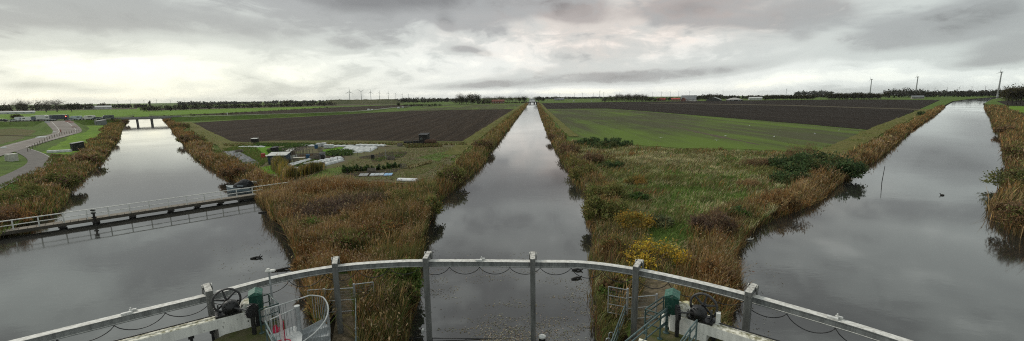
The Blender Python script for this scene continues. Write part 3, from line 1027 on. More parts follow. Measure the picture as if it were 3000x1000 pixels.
# ---- shore reeds
SHB = {0: 0.05, 1: 0.12, 2: 0.14, 9: 0.12, 3: -0.06}
shore_reeds('shore_reeds', 'mid_left', 26000, 4.2, {0: 0.0, 1: 0.08, 2: 0.22, 9: 0.10, 3: 0.02}, 'olive brown reeds lining the left shore of the middle canal', 21, dmax=1000, hmul=0.95)
shore_reeds('shore_reeds', 'mid_right', 26000, 4.2, {0: 0.04, 1: 0.06, 2: 0.20, 9: 0.16, 3: 0.0, 4: -0.02}, 'olive brown reeds lining the right shore of the middle canal', 22, dmax=1000, hmul=0.85)
shore_reeds('shore_reeds', 'left_near', 28000, 4.0, {0: 0.04, 1: 0.14, 2: 0.16, 9: 0.18}, 'brown reeds on the garden side of the left canal', 23, dmax=420, dmin=52, hmul=0.72)
shore_reeds('shore_reeds', 'left_far', 46000, 5.6, {0: 0.02, 1: 0.06, 2: 0.26, 9: 0.18, 3: 0.04}, 'broad brown and olive reeds on the meadow side of the left canal', 24, dmax=420, hmul=0.75)
shore_reeds('shore_reeds', 'right_near', 34000, 3.5, {0: 0.08, 1: 0.12, 2: 0.14, 9: 0.24}, 'brown reeds on the grassy headland side of the right canal', 25, dmax=520, hmul=0.85,
            patches=[pt(2290, 600, 60, 1, 0.4), pt(2350, 560, 60, 0, 0.3)])
shore_reeds('shore_reeds', 'right_far', 30000, 9.0, {0: 0.02, 1: 0.06, 2: 0.20, 9: 0.26}, 'brown scrubby reeds on the far side of the right canal', 26, dmax=520, hmul=1.15)

# ---- rough grass of the right headland
RG = [at(x, y, LZ) for x, y in [(1672, 415), (1760, 420), (1860, 432), (2000, 440), (2200, 445), (2330, 448), (2440, 450), (2420, 520), (2350, 570), (2240, 640), (2180, 690), (2140, 760), (2135, 860), (2120, 1040), (1985, 1040), (1985, 880), (1958, 810), (1893, 810), (1870, 880), (1800, 1040), (1760, 1000), (1740, 850), (1750, 720), (1740, 600), (1700, 520), (1690, 460)]]
xy = off_paths(sample_poly(RG, 85000, power=1.0))
rg_p = [pt(2000, 560, 100, 7, 0.32), pt(1970, 690, 100, 7, 0.42), pt(2060, 600, 60, 7, 0.25), pt(2130, 520, 60, 7, 0.35), pt(2160, 580, 50, 7, 0.45), pt(1950, 470, 160, 6, 0.22), pt(2100, 610, 60, 6, 0.4),
        pt(2080, 650, 50, 9, 0.5), pt(1780, 600, 70, 2, 0.5), pt(1780, 760, 60, 9, 0.5), pt(2090, 780, 90, 9, 0.5), pt(2060, 860, 120, 2, 0.4), pt(2100, 900, 80, 1, 0.4), pt(2210, 500, 50, 2, 0.35), pt(1810, 900, 90, 2, 0.5)]
make_blades('rough_grass', xy, 1.0, {6: 0.14, 7: 0.15, 2: 0.10, 9: -0.06, 1: -0.14}, rg_p, 'rough green and straw coloured grass covering the right headland', 'grass', 31,
            hsp=[1.0, 1.0, 0.7, 0.7, 1, 1, 0.55, 0.42, 1.0, 0.85], lean=0.5, s=3.2, wind=(0.35, -0.1))

# grass along dikes and in the meadow foreground
for nm, key, w0, n, lab, sd in (('verge_grass', 'left_near', 9, 9000, 'rough grass on the dike between left canal and ploughed field', 41),
                                ('verge_grass', 'mid_left', 8, 9000, 'rough grass on the dike between ploughed field and middle canal', 42),
                                ('verge_grass', 'right_near', 9, 9000, 'rough grass on the dike between sprouting field and right canal', 43)):
    xy, q = shore_points(key, n, w0, 400, 70, edge=3.5)
    make_blades(nm, xy, 0.8, {2: 0.18, 6: 0.02, 7: 0.14}, (), lab, 'grass', sd, hsp=[.6, .6, .45, .4, .5, .5, .4, .3, .5, .5], lean=0.5)
MG = [at(x, y, LZ) for x, y in [(-120, 700), (-120, 560), (0, 545), (125, 490), (150, 455), (215, 455), (300, 430), (340, 390), (300, 440), (230, 500), (180, 560), (120, 620), (0, 690)]]
xy = sample_poly(MG, 16000, power=1.0)
make_blades('meadow_grass', xy, 0.8, {7: 0.25, 2: 0.12, 9: -0.02, 3: 0.05}, [pt(200, 450, 60, 9, 0.4)], 'green tussocky grass between the asphalt lane and the left canal reeds', 'grass', 45,
            hsp=[.6, .6, .5, .5, .5, .5, .4, .4, .5, .7], lean=0.45)


# ---- shrubs
def shrub(name, label, loc, rx, ry, h, pal, n, leaf, cat='shrub', group=None, stems=9, clumps=28, up=0.35, twiggy=0.0, seed=0, hollow=0.25, stemcol=(0.10, 0.075, 0.05)):
    """woody stems fanning from the base + leaf clumps through the crown volume, uneven outline, gaps"""
    rng = np.random.default_rng(seed + 100)
    t = thing(name, label, cat, loc, 0, group)
    mb = MB()
    tips = []
    for i in range(stems):
        a = rng.uniform(0, 2 * math.pi); rr = rng.uniform(0.3, 1.0)
        tip = Vector((math.cos(a) * rx * rr * 0.85, math.sin(a) * ry * rr * 0.85, h * rng.uniform(0.55, 0.95) * (1 - 0.35 * rr)))
        midp = tip * 0.5 + Vector((0, 0, h * 0.12))
        mb.tube([Vector((math.cos(a) * 0.15 * rx, math.sin(a) * 0.15 * ry, -0.15)), midp, tip], 0.022 + 0.012 * h, 5, 0.008)
        tips.append(tip)
    mb.build('stem', mat('bark %s' % (stemcol,), stemcol, 0.95, 0.3, 8), t, local=True)
    C, Rd, CI = [], [], []
    for i in range(clumps):
        a = rng.uniform(0, 2 * math.pi); u = math.sqrt(rng.uniform(hollow ** 2, 1))
        zc = h * (rng.uniform(0.18, 0.92) * math.sqrt(max(0.05, 1 - 0.78 * u * u)))
        C.append((math.cos(a) * rx * u, math.sin(a) * ry * u, zc))
        Rd.append(rng.uniform(0.24, 0.46) * min(rx, ry, h * 1.1))
        CI.append(rng.integers(0, len(pal)))
    C, Rd, CI = np.array(C), np.array(Rd), np.array(CI)
    k = rng.integers(0, clumps, n)
    dv = rng.normal(0, 1, (n, 3)); dv /= np.linalg.norm(dv, axis=1)[:, None]
    P = C[k] + dv * (Rd[k] * rng.uniform(0.35, 1.15, n))[:, None]
    P[:, 2] = np.maximum(P[:, 2], 0.03)
    idx = np.where(rng.uniform(0, 1, n) < 0.72, CI[k], rng.integers(0, len(pal), n))
    S = leaf * rng.uniform(0.6, 1.4, n)
    v, f, c = leaf_arrays(P, S, pick_cols(pal, idx, rng), rng, up, 0.55 if not twiggy else 0.16)
    mesh_np('foliage', v, f, M_LEAF, c, t)
    return t


def shrub_px(name, label, x, y, wpx, h, pal, n, leaf=0.16, z=LZ, ry=None, **kw):
    p = at(x, y, z)
    rx = wpx / 2 * px_m(p)
    return shrub(name, label, Vector((p.x, p.y, z)), rx, ry or rx * 0.9, h, pal, n, leaf, **kw)


Pb = [(0.075, 0.115, 0.050), (0.095, 0.140, 0.060), (0.060, 0.090, 0.045), (0.115, 0.125, 0.055)]
Pg = [(0.20, 0.20, 0.07), (0.16, 0.17, 0.06), (0.24, 0.20, 0.08), (0.13, 0.15, 0.05)]
Po = [(0.34, 0.22, 0.05), (0.26, 0.20, 0.055), (0.20, 0.18, 0.06), (0.38, 0.24, 0.05)]
Py = [(0.60, 0.41, 0.055), (0.50, 0.34, 0.05), (0.64, 0.46, 0.09), (0.22, 0.18, 0.06), (0.28, 0.25, 0.07)]
Pr = [(0.21, 0.14, 0.09), (0.25, 0.155, 0.085), (0.17, 0.115, 0.075), (0.14, 0.12, 0.06)]
Pv = [(0.10, 0.18, 0.04), (0.13, 0.22, 0.05), (0.08, 0.14, 0.035)]
shrub_px('yellow_shrub', 'bright yellow leaved shrub behind the curved crane rail', 1918, 778, 170, 1.7, Py, 3600, 0.17, clumps=46, seed=1)
shrub_px('yellow_shrub', 'small yellow leaved bush showing below the rail beside the right post', 1836, 822, 75, 1.1, Py, 900, 0.15, seed=2)
shrub_px('ochre_shrub', 'ochre orange bush left of the bright yellow shrub, nearer the middle canal', 1855, 672, 100, 1.8, Po, 2800, 0.19, seed=3)
shrub_px('olive_shrub', 'olive willow bush overhanging the middle canal beside the ochre bush', 1775, 640, 120, 2.3, Pg, 4200, 0.24, seed=4, up=0.6)
shrub_px('olive_shrub', 'olive bush at the bend of the right headland above the ochre bush', 1770, 580, 110, 1.7, Pg, 3200, 0.25, seed=5)
shrub_px('olive_shrub', 'rounded olive bush on the waterline halfway up the right headland', 1712, 522, 75, 1.9, Pg, 2600, 0.25, seed=6)
shrub_px('brown_shrub', 'reddish brown bush just right of the rounded waterline bush', 1735, 478, 70, 1.9, Pr, 2200, 0.27, seed=7)
shrub_px('olive_shrub', 'yellow olive bush on the waterline below the dark bramble', 1690, 492, 70, 1.7, [Pg[0], Po[2], Pg[2]], 2200, 0.27, seed=8)
shrub_px('brown_shrub', 'purple brown bush at the far left corner of the right headland', 1668, 450, 60, 2.0, Pr, 1900, 0.3, seed=9)
shrub_px('bramble_thicket', 'dark green bramble thicket at the left edge of the sprouting field', 1760, 428, 175, 1.7, Pb, 6500, 0.36, ry=7.5, seed=10, clumps=60)
shrub_px('bramble_patch', 'low dark bramble patch beside the reddish brown bush', 1790, 492, 95, 1.0, Pb, 2600, 0.27, seed=11)
shrub_px('bramble_patch', 'small dark green nettle patch between olive bush and grass', 1872, 585, 50, 0.8, [Pb[1], Pv[2]], 1200, 0.22, seed=12)
shrub_px('bramble_thicket', 'large dark green bramble thicket beside the right canal', 2392, 500, 225, 2.2, Pb, 12000, 0.34, ry=6.0, seed=13, clumps=80)
shrub_px('brown_shrub', 'bare brown bush behind the large dark bramble thicket', 2345, 462, 90, 2.6, Pr, 2200, 0.34, seed=14, twiggy=1)
shrub_px('bramble_patch', 'dark bramble clump left of the large canal side thicket', 2310, 535, 110, 1.5, Pb, 3000, 0.27, seed=15)
shrub_px('dead_bush', 'reddish bare bush standing alone in the rough grass left of the big thicket', 2215, 488, 70, 1.5, Pr, 2600, 0.33, seed=16, twiggy=1)
shrub_px('dead_bush', 'tan bare bush in the rough grass near the right reeds', 2190, 545, 60, 1.0, [(0.34, 0.22, 0.12), (0.28, 0.19, 0.10)], 1500, 0.28, seed=17, twiggy=1)
shrub_px('dead_bush', 'tall purple brown dead bush in the middle of the right headland', 2085, 690, 110, 2.2, [Pr[0], Pr[2], PAL[4]], 5200, 0.34, seed=18, twiggy=1, clumps=40)
shrub_px('dead_bush', 'brown dry bush at the right waterline above the rail', 2098, 835, 95, 1.7, [PAL[9], PAL[1], Pr[0]], 3600, 0.26, seed=19, twiggy=1)
shrub_px('dead_bush', 'dry brown weeds left of the bright yellow shrub', 1800, 745, 85, 1.5, [PAL[9], PAL[2], PAL[1]], 3200, 0.26, seed=20, twiggy=1)
shrub_px('green_shrub', 'fresh green nettles beside the tall dead bush', 2045, 690, 50, 0.9, Pv, 1300, 0.16, seed=21)
shrub_px('green_shrub', 'dark green bush between tall dead bush and right canal', 2150, 640, 75, 1.2, [Pb[1], Pv[2], Pb[3]], 2400, 0.2, seed=22)
shrub_px('green_shrub', 'grey green scrub in the grass above the bright yellow shrub', 1935, 660, 75, 0.9, [(0.13, 0.15, 0.08), (0.17, 0.17, 0.09)], 1600, 0.2, seed=23)
# canal side bushes elsewhere
shrub_px('dark_bush', 'dense dark round bush on the roadside bank at far left', 88, 366, 68, 4.2, [(0.055, 0.055, 0.03), (0.07, 0.06, 0.035)], 3600, 0.6, seed=30, ry=7)
shrub_px('dark_bush', 'small dark bush behind the vehicles at far left', 50, 347, 24, 3.6, [(0.06, 0.05, 0.03), (0.08, 0.06, 0.035)], 900, 0.7, seed=31)
shrub_px('brown_shrub', 'brown bush on the meadow shore beside the small pasture', 305, 416, 60, 1.5, Pr + Pg[:2], 2200, 0.36, seed=32)
shrub_px('brown_shrub', 'brown thicket on the meadow shore by the road bridge', 352, 362, 40, 2.6, Pr, 1600, 0.5, seed=33)
shrub_px('olive_shrub', 'tall olive reeds clump on the meadow shore above the footbridge', 178, 545, 95, 1.7, Pg + Pr[:1], 4200, 0.3, seed=34, up=0.8)
shrub_px('brown_shrub', 'brown bush on the meadow shore halfway to the road bridge', 262, 474, 70, 1.5, Pr[:2] + Pg[:1], 3000, 0.33, seed=35, up=0.7)
shrub_px('olive_shrub', 'olive bush at the left edge above the footbridge end', 60, 600, 130, 2.2, Pg, 4200, 0.24, seed=36, up=0.8)
shrub_px('brown_shrub', 'russet brush at the footbridge foot on the meadow side', 20, 650, 100, 1.6, Pr[:2] + [PAL[1]], 2600, 0.2, seed=37)
shrub_px('brown_shrub', 'brown brush on the garden shore above the moored boat', 684, 512, 70, 1.3, Pr + [PAL[1]], 3000, 0.28, seed=38, up=0.7)
shrub_px('brown_shrub', 'brown scrub along the garden shore of the left canal', 560, 415, 70, 1.9, Pr + Pg[:1], 2200, 0.4, seed=39, up=0.7)
shrub_px('olive_shrub', 'olive brown scrub at the dike foot near the road bridge', 530, 375, 50, 1.8, Pr[:1] + Pg[:2], 1600, 0.5, seed=40)
shrub_px('willow_bush', 'olive willow bush hanging over the right canal at the right edge', 3010, 545, 150, 3.0, [Pg[0], Pg[1], Pb[3], Pr[3]], 5200, 0.28, seed=41, up=0.1)
shrub_px('willow_bush', 'brown willow bush leaning over the water below the olive one', 2995, 655, 165, 2.0, [Pr[0], Pr[1], PAL[9], Pg[1]], 5200, 0.22, seed=42, up=0.2)
shrub_px('willow_bush', 'olive brown bush on the far bank above the hanging willow', 2985, 472, 80, 3.0, [Pr[0], Pg[1], PAL[9]], 3000, 0.3, seed=43)
shrub_px('brown_shrub', 'brown bush on the east bank where the right canal narrows', 2944, 388, 40, 1.8, Pr, 2000, 0.45, seed=44)
shrub_px('dark_bush', 'lone dark round bush on the right canal dike', 2699, 339, 18, 2.3, Pb, 900, 0.55, seed=45)
shrub_px('brown_shrub', 'dark branches hanging over the middle canal far right shore', 1616, 408, 30, 1.8, Pr, 1500, 0.42, seed=46, twiggy=1)
shrub_px('brown_shrub', 'brown bush on the left shore of the middle canal near the field corner', 1418, 436, 60, 2.0, Pr + Pg[:1], 2400, 0.36, seed=47)
shrub_px('olive_shrub', 'olive bush bulging over the left shore of the middle canal', 1320, 530, 90, 2.2, Pg + Pr[:1], 3000, 0.28, seed=48, up=0.7)
shrub_px('olive_shrub', 'olive bush at the waterline of the reed bed, right side', 1252, 625, 80, 2.0, [Pg[0], Pg[1], PAL[1]], 3000, 0.24, seed=49, up=0.8)
shrub_px('green_shrub', 'leafy green willow reeds under the rail beside the middle canal', 1165, 850, 110, 2.0, [(0.14, 0.19, 0.05), (0.18, 0.20, 0.06), (0.11, 0.16, 0.045)], 5200, 0.22, seed=50, up=0.9, clumps=40)

for x, y, w, h, pal, lab, tw, sd in ((985, 640, 150, 1.7, [PAL[4], PAL[4], PAL[9]], 'purple brown dead weed clump in the middle of the reed bed', 1, 70), (1065, 610, 90, 1.5, [PAL[4], PAL[9], PAL[2]], 'smaller purple brown weed clump right of the middle of the reed bed', 1, 71),
                             (905, 690, 90, 1.5, [PAL[2], PAL[9], PAL[3]], 'olive weed clump on the left side of the reed bed', 0, 72), (1120, 700, 110, 1.5, [PAL[2], PAL[1], PAL[9]], 'russet and olive weed clump on the right side of the reed bed', 0, 73),
                             (1010, 735, 110, 1.4, [PAL[2], PAL[9], PAL[3]], 'olive weed clump just behind the rail in the reed bed', 0, 74), (1175, 600, 100, 1.7, [PAL[2], PAL[2], PAL[0]], 'olive tan reed clump at the right shoulder of the reed bed', 0, 75),
                             (900, 800, 60, 1.2, [PAL[0], PAL[1], PAL[9]], 'tan weed clump at the left waterline just behind the rail', 1, 76), (1190, 900, 70, 1.4, [PAL[3], PAL[2], PAL[9]], 'olive green clump overhanging the middle canal below the rail', 0, 77),
                             (930, 930, 40, 1.2, [PAL[0], PAL[6], PAL[9]], 'straw coloured weed clump beside the spiral stair', 1, 78), (1800, 870, 80, 1.2, [PAL[2], PAL[9], PAL[3]], 'olive weed clump beside the wing panel of the right gate', 0, 79),
                             (1860, 540, 60, 0.9, [(0.36, 0.22, 0.07), PAL[2]], 'low rusty orange weeds above the nettle patch', 1, 80), (2300, 600, 110, 1.5, [PAL[1], PAL[9], PAL[0]], 'russet reed clump leaning over the right canal', 1, 81)):
    shrub_px('weed_clump', lab, x, y, w, h, pal, int(2600 * (w / 90)), 0.20 if not tw else 0.34, cat='weeds', seed=sd, twiggy=tw, up=0.9, clumps=int(26 * w / 90), stems=6)
# ================================================================== the works in the foreground
def galv_mat(name, side, topc, topc2, rough=0.7, deep=0.55, flecks_=False):
    """weathered galvanised or painted section: streaked sides, lichen and droppings lying on the upward faces"""
    m, t = base_mat(name)
    g = t.n('ShaderNodeNewGeometry')
    pos, nrm = g.outputs['Position'], g.outputs['Normal']
    nz = t.n('ShaderNodeSeparateXYZ', i_0=nrm).outputs[2]
    streak = t.noise(t.mapping(pos, scale=(1, 1, 0.12)), 5.0, 5, 0.65)
    c = t.mix(t.smooth(streak, 0.35, 0.7), side, tuple(v * deep for v in side))
    if flecks_:
        c = t.mix(t.smooth(t.noise(pos, 7.0, 4, 0.6), 0.66, 0.70), c, (0.05, 0.048, 0.04))
    spot = t.smooth(t.noise(pos, 5.5, 7, 0.7), 0.40, 0.62)
    tc = t.mix(spot, topc, topc2)
    c = t.mix(t.smooth(nz, 0.5, 0.9), c, tc)
    b = t.n('ShaderNodeBsdfPrincipled', i_Base_Color=c, i_Roughness=rough)
    b.inputs['Specular IOR Level'].default_value = 0.3
    bp = t.n('ShaderNodeBump', i_Strength=0.3, i_Height=streak)
    bp.inputs['Distance'].default_value = 0.01
    t.t.links.new(bp.outputs[0], b.inputs['Normal'])
    t.n('ShaderNodeOutputMaterial', i_Surface=b.outputs[0])
    MATS[name] = m
    return m


M_RAIL = galv_mat('rail steel', (0.215, 0.225, 0.222), (0.66, 0.655, 0.62), (0.44, 0.43, 0.40))
M_POST = galv_mat('post steel', (0.165, 0.168, 0.16), (0.58, 0.57, 0.53), (0.26, 0.25, 0.23))
M_WHITE = galv_mat('white painted concrete', (0.78, 0.775, 0.73), (0.74, 0.72, 0.62), (0.20, 0.19, 0.11), 0.85, 0.75, True)
M_BLACK = mat('black grease iron', (0.016, 0.016, 0.017), 0.42, 0.4, 9, bump=0.3, bscale=40, spec=0.5)
M_IRON = mat('dark cast iron', (0.055, 0.056, 0.058), 0.5, 0.45, 10, (0.03, 0.028, 0.027), bump=0.3, bscale=30, spec=0.5)
M_GREEN = mat('green enamel', (0.008, 0.060, 0.042), 0.42, 0.35, 4, (0.012, 0.048, 0.036), spec=0.5, stain=((0.20, 0.27, 0.22), 0.5, 5))
M_GREENTOP = mat('faded green enamel', (0.045, 0.135, 0.10), 0.6, 0.3, 5, (0.025, 0.09, 0.066), stain=((0.35, 0.38, 0.34), 0.45, 9))
M_TEAL = mat('dark green rail paint', (0.028, 0.058, 0.055), 0.5, 0.35, 6, (0.05, 0.085, 0.08), spec=0.4)
M_TEAL2 = mat('worn green rail paint', (0.11, 0.155, 0.155), 0.55, 0.3, 6, (0.055, 0.09, 0.09), spec=0.4)
M_ZINC = mat('galvanised tube', (0.42, 0.44, 0.45), 0.45, 0.25, 6, metal=0.35, spec=0.5)
M_ZINCD = mat('dull galvanised plate', (0.36, 0.38, 0.385), 0.6, 0.3, 4, (0.27, 0.29, 0.30), spec=0.4)
M_PLATE = mat('pale deck plate', (0.50, 0.51, 0.50), 0.65, 0.25, 3, (0.38, 0.40, 0.40), stain=((0.24, 0.23, 0.18), 0.5, 3))
M_RED = mat('red painted steel', (0.42, 0.012, 0.05), 0.45, 0.2, 6)
M_MOSS = mat('mossy concrete', (0.105, 0.095, 0.055), 1.0, 0.3, 2.5, (0.075, 0.085, 0.03), bump=0.7, bscale=10, spec=0.05)
M_CABLE = mat('black cable', (0.014, 0.014, 0.015), 0.5, 0.2, 8)
M_CONC = mat('grey concrete', (0.30, 0.29, 0.265), 0.95, 0.3, 1.2, bump=0.3, bscale=12, stain=((0.13, 0.12, 0.08), 0.6, 1.6))


def z_on(p, x, y):
    """height where the sight line x, y passes the column that stands at p"""
    d = ray(x, y)
    return CAM_Z + d.z * (math.hypot(p[0], p[1]) / math.hypot(d.x, d.y))


def sweep(mb, pts, prof, closed_prof=True):
    """carry a (side, up) profile along a level polyline"""
    n = len(pts); m = len(prof)
    vs = []
    for i, p in enumerate(pts):
        t = (pts[min(i + 1, n - 1)] - pts[max(i - 1, 0)]); t.z = 0; t.normalize()
        s = Vector((t.y, -t.x, 0))
        vs += [p + s * a + Vector((0, 0, b)) for a, b in prof]
    fs = [(i * m + j, i * m + (j + 1) % m, (i + 1) * m + (j + 1) % m, (i + 1) * m + j) for i in range(n - 1) for j in range(m)]
    fs += [tuple(range(m))[::-1], tuple(range((n - 1) * m, n * m))]
    return mb.add(vs, fs)


# ---- curved crane rail on posts
RZ = 4.4
RAIL_PX = [(-600, 1170), (-250, 1078), (66, 999), (384, 921), (605, 868), (815, 813), (976, 784), (1106, 772), (1252, 767), (1560, 769), (1712, 772), (1863, 792), (2038, 829), (2201, 870), (2329, 906), (2504, 957), (2632, 998), (2850, 1068), (3100, 1160)]
rail = smooth_line([at(x, y, RZ) for x, y in RAIL_PX], 8)
for p in rail:
    p.z = RZ
arc = [0.0]
for a, b in zip(rail[:-1], rail[1:]):
    arc.append(arc[-1] + (b - a).length)


def on_rail(s):
    s = max(0.0, min(arc[-1] - 1e-4, s))
    i = max(j for j in range(len(arc) - 1) if arc[j] <= s)
    f = (s - arc[i]) / (arc[i + 1] - arc[i])
    p = rail[i].lerp(rail[i + 1], f)
    t = (rail[i + 1] - rail[i]).normalized()
    return p, t, Vector((-t.y, t.x, 0))          # point, tangent (to the right), outward


def s_of(x, y):
    q = at(x, y, RZ)
    return min(range(0, int(arc[-1] * 50)), key=lambda i: (on_rail(i / 50)[0] - q).length) / 50


crane = thing('crane_rail', 'curved weathered grey crane rail carried on six posts in the foreground', 'crane rail', Vector((rail[70].x, rail[70].y, -0.6)))
BW, BH = 0.36, 0.30
SUP = [s_of(x, y) for x, y in ((612, 866), (982, 783), (1250, 767), (1561, 769), (1866, 793), (2196, 868))]
cuts = [0.0] + SUP + [arc[-1]]
for s0, s1 in zip(cuts[:-1], cuts[1:]):
    n = max(4, int((s1 - s0) / 0.5))
    pts = [on_rail(s0 + 0.006 + (s1 - s0 - 0.012) * i / n)[0] for i in range(n + 1)]
    # near edge of the flange runs on the surveyed line: profile reaches outward (to the left of travel)
    sweep(MB(), pts, [(0, 0), (-BW, 0), (-BW, -0.07), (-BW + 0.07, -0.09), (-BW + 0.07, -BH + 0.06), (-BW, -BH + 0.04), (-BW, -BH), (0, -BH), (0, -BH + 0.04), (-0.015, -BH + 0.05), (-0.015, -0.05), (0, -0.04)]).build('rail_beam', M_RAIL, crane)
for i, s in enumerate(SUP):
    p, t, o = on_rail(s)
    c = p - o * 0.20
    up = Vector((0, 0, 1))
    mb = MB().bar(Vector((c.x, c.y, -0.6)), Vector((c.x, c.y, RZ + 0.10)), 0.27, 0.25, up=o)
    mb.build('post', M_POST, crane, bevel=0.015)
    a0, a1 = c - o * 0.15 + up * (RZ + 0.20), c + o * 0.98 + up * (RZ + 0.20)
    a0.z = a1.z = RZ + 0.21
    arm = MB().bar(a0, a1, 0.27, 0.22)
    arm.build('bracket_arm', M_POST, crane, bevel=0.015)
    # side cheeks that clamp the rail at the outer end
    for sg in (-1, 1):
        ck = MB()
        q = p + o * (BW + 0.16) + t * sg * 0.175
        ck.lathe(Vector((q.x, q.y, RZ + 0.17)), [(0.20, -0.02), (0.20, 0.02)], 14, M=Matrix(((t.x, o.x, 0), (t.y, o.y, 0), (0, 0, 1))).to_3x3() @ Matrix.Rotation(math.pi / 2, 3, 'Y'))
        ck.bar(Vector((q.x, q.y, RZ + 0.17)), Vector((q.x, q.y, RZ - 0.25)), 0.05, 0.22, up=o)
        ck.build('clamp_cheek', M_POST, crane)
for x, y in ((372, 920), (1403, 766), (2437, 938)):
    p, t, o = on_rail(s_of(x, y))
    ang = math.atan2(t.y, t.x)
    mb = MB().box(p + o * 0.12 + Vector((0, 0, 0.045)), (0.36, 0.14, 0.08), ang).box(p + o * 0.22 + t * 0.13 + Vector((0, 0, 0.11)), (0.05, 0.05, 0.22), ang).box(p + o * 0.30 + t * 0.18 + Vector((0, 0, 0.05)), (0.24, 0.10, 0.09), ang)
    mb.build('limit_switch', mat('switch white', (0.62, 0.62, 0.60), 0.5, 0.2, 6), crane, bevel=0.008)

# ---- festoon cable hung in loops under the rail
s0 = s_of(1404, 767)
hang = [s0 + k * 1.62 for k in range(-12, 12)]
mb = MB()
path = []
rngc = random.Random(4)
for a, b in zip(hang[:-1], hang[1:]):
    if a < 0.5 or b > arc[-1] - 0.5:
        continue
    sag = rngc.uniform(0.34, 0.50)
    for j in range(12):
        f = j / 12
        p, t, o = on_rail(a + (b - a) * f)
        path.append(p + o * 0.03 + Vector((0, 0, -BH - 0.03 - sag * (1 - (2 * f - 1) ** 2) ** 0.8)))
mb.tube(path, 0.018, 6)
for s in hang:
    p, t, o = on_rail(s)
    mb.box(p + o * 0.03 + Vector((0, 0, -BH - 0.02)), (0.06, 0.05, 0.05), math.atan2(t.y, t.x))
setp(mb.build('festoon_cable', M_CABLE), 'black cable hanging in loops under the curved crane rail', 'cable')

# ---- platforms at the two ends, mossy on top
PZ = 3.1
for lab, poly in (('mossy concrete platform around the left winch', [(520, 1120), (560, 1040), (640, 990), (705, 958), (752, 944), (806, 918), (835, 940), (842, 985), (850, 1120)]),
                  ('mossy concrete platform around the right winch', [(1800, 1120), (1868, 1000), (1893, 958), (1945, 926), (1990, 916), (2040, 938), (2100, 968), (2160, 1000), (2230, 1120)])):
    ps = [at(x, y, PZ) for x, y in poly]
    o = MB().prism([(p.x, p.y) for p in ps][::-1], -1.0, PZ).build('platform', M_MOSS)
    setp(o, lab, 'platform')

# ---- lintels and winch piers
def lintel(label, A_px, B_px, ext, pier_px, sgn):
    """white beam over the sluice opening and the pier block that carries the winch"""
    zt = 3.86
    A, B = at(*A_px, zt), at(*B_px, zt)
    d = (B - A).normalized()
    n = Vector((-d.y, d.x, 0))
    if n.dot(A) < 0:
        n = -n                                       # away from the viewer
    t = thing('sluice_head', label, 'sluice', Vector((A.x, A.y, -0.6)))
    E = B + d * ext
    m0 = A + n * 0.26
    mb = MB()
    prof = [(-0.26, -0.44), (0.26, -0.44), (0.26, -0.03), (0.22, 0.0), (-0.22, 0.0), (-0.26, -0.03)]
    mb.extrude(prof, m0 - d * 0.05, E + n * 0.26)
    mb.build('lintel', M_WHITE, t)
    # thin screw rod lying along the back of the lintel top
    MB().tube([m0 + n * 0.06 + Vector((0, 0, 0.07)), E + n * 0.32 + Vector((0, 0, 0.07))], 0.028, 6).build('screw_rod', M_BLACK, t)
    # pier
    q = pier_px
    L = q
    c = A - d * L / 2
    mb = MB()
    w = 0.9
    pts = [(c + d * (L / 2 - 0.003) - n * 0.02), (c - d * L / 2 - n * 0.02), (c - d * L / 2 + n * w), (c + d * (L / 2 - 0.003) + n * w)]
    poly = [(p.x, p.y) for p in pts]
    area = sum(poly[i][0] * poly[(i + 1) % 4][1] - poly[(i + 1) % 4][0] * poly[i][1] for i in range(4))
    if area < 0:
        poly = poly[::-1]
    mb.prism(poly, -0.6, zt - 0.003)
    mb.build('pier', M_WHITE, t, bevel=0.03)
    # raised hump beside the winch and a lower end block
    h0 = c - d * (L * 0.30)
    hp = [(-0.30, 0.0), (0.30, 0.0), (0.30, 0.16), (0.16, 0.30), (-0.16, 0.30), (-0.30, 0.16)]
    MB().extrude([(a * 1.1, b) for a, b in hp], h0 + n * 0.08 + Vector((0, 0, zt - c.z)), h0 + n * 0.78 + Vector((0, 0, zt - c.z))).build('hump', M_WHITE, t, bevel=0.02)
    e = c - d * (L / 2 + 0.20) + n * 0.30
    MB().lathe(Vector((e.x, e.y, PZ - 0.03)), [(0.24, 0.0), (0.24, 0.58), (0.20, 0.62)], 12).build('end_block', M_WHITE, t, smooth=False)
    # dark gate rods and guide frames under the lintel
    for k in (0.22, 0.95, 1.9):
        g = A + d * k + n * 0.2
        MB().bar(Vector((g.x, g.y, -0.6)), Vector((g.x, g.y, zt - 0.44)), 0.10, 0.07, up=n).bar(Vector((g.x, g.y, zt - 0.62)), Vector((g.x, g.y, zt - 0.5)) + d * 0.0, 0.2, 0.16, up=n).build('gate_rod', M_BLACK, t)
    gp = [A + d * 0.30 + n * 0.22, A + d * 4.6 + n * 0.22]
    MB().bar(Vector((gp[0].x, gp[0].y, 1.1)), Vector((gp[1].x, gp[1].y, 1.1)), 0.14, 2.2).build('sluice_gate', M_IRON, t)
    return A, d, n, zt


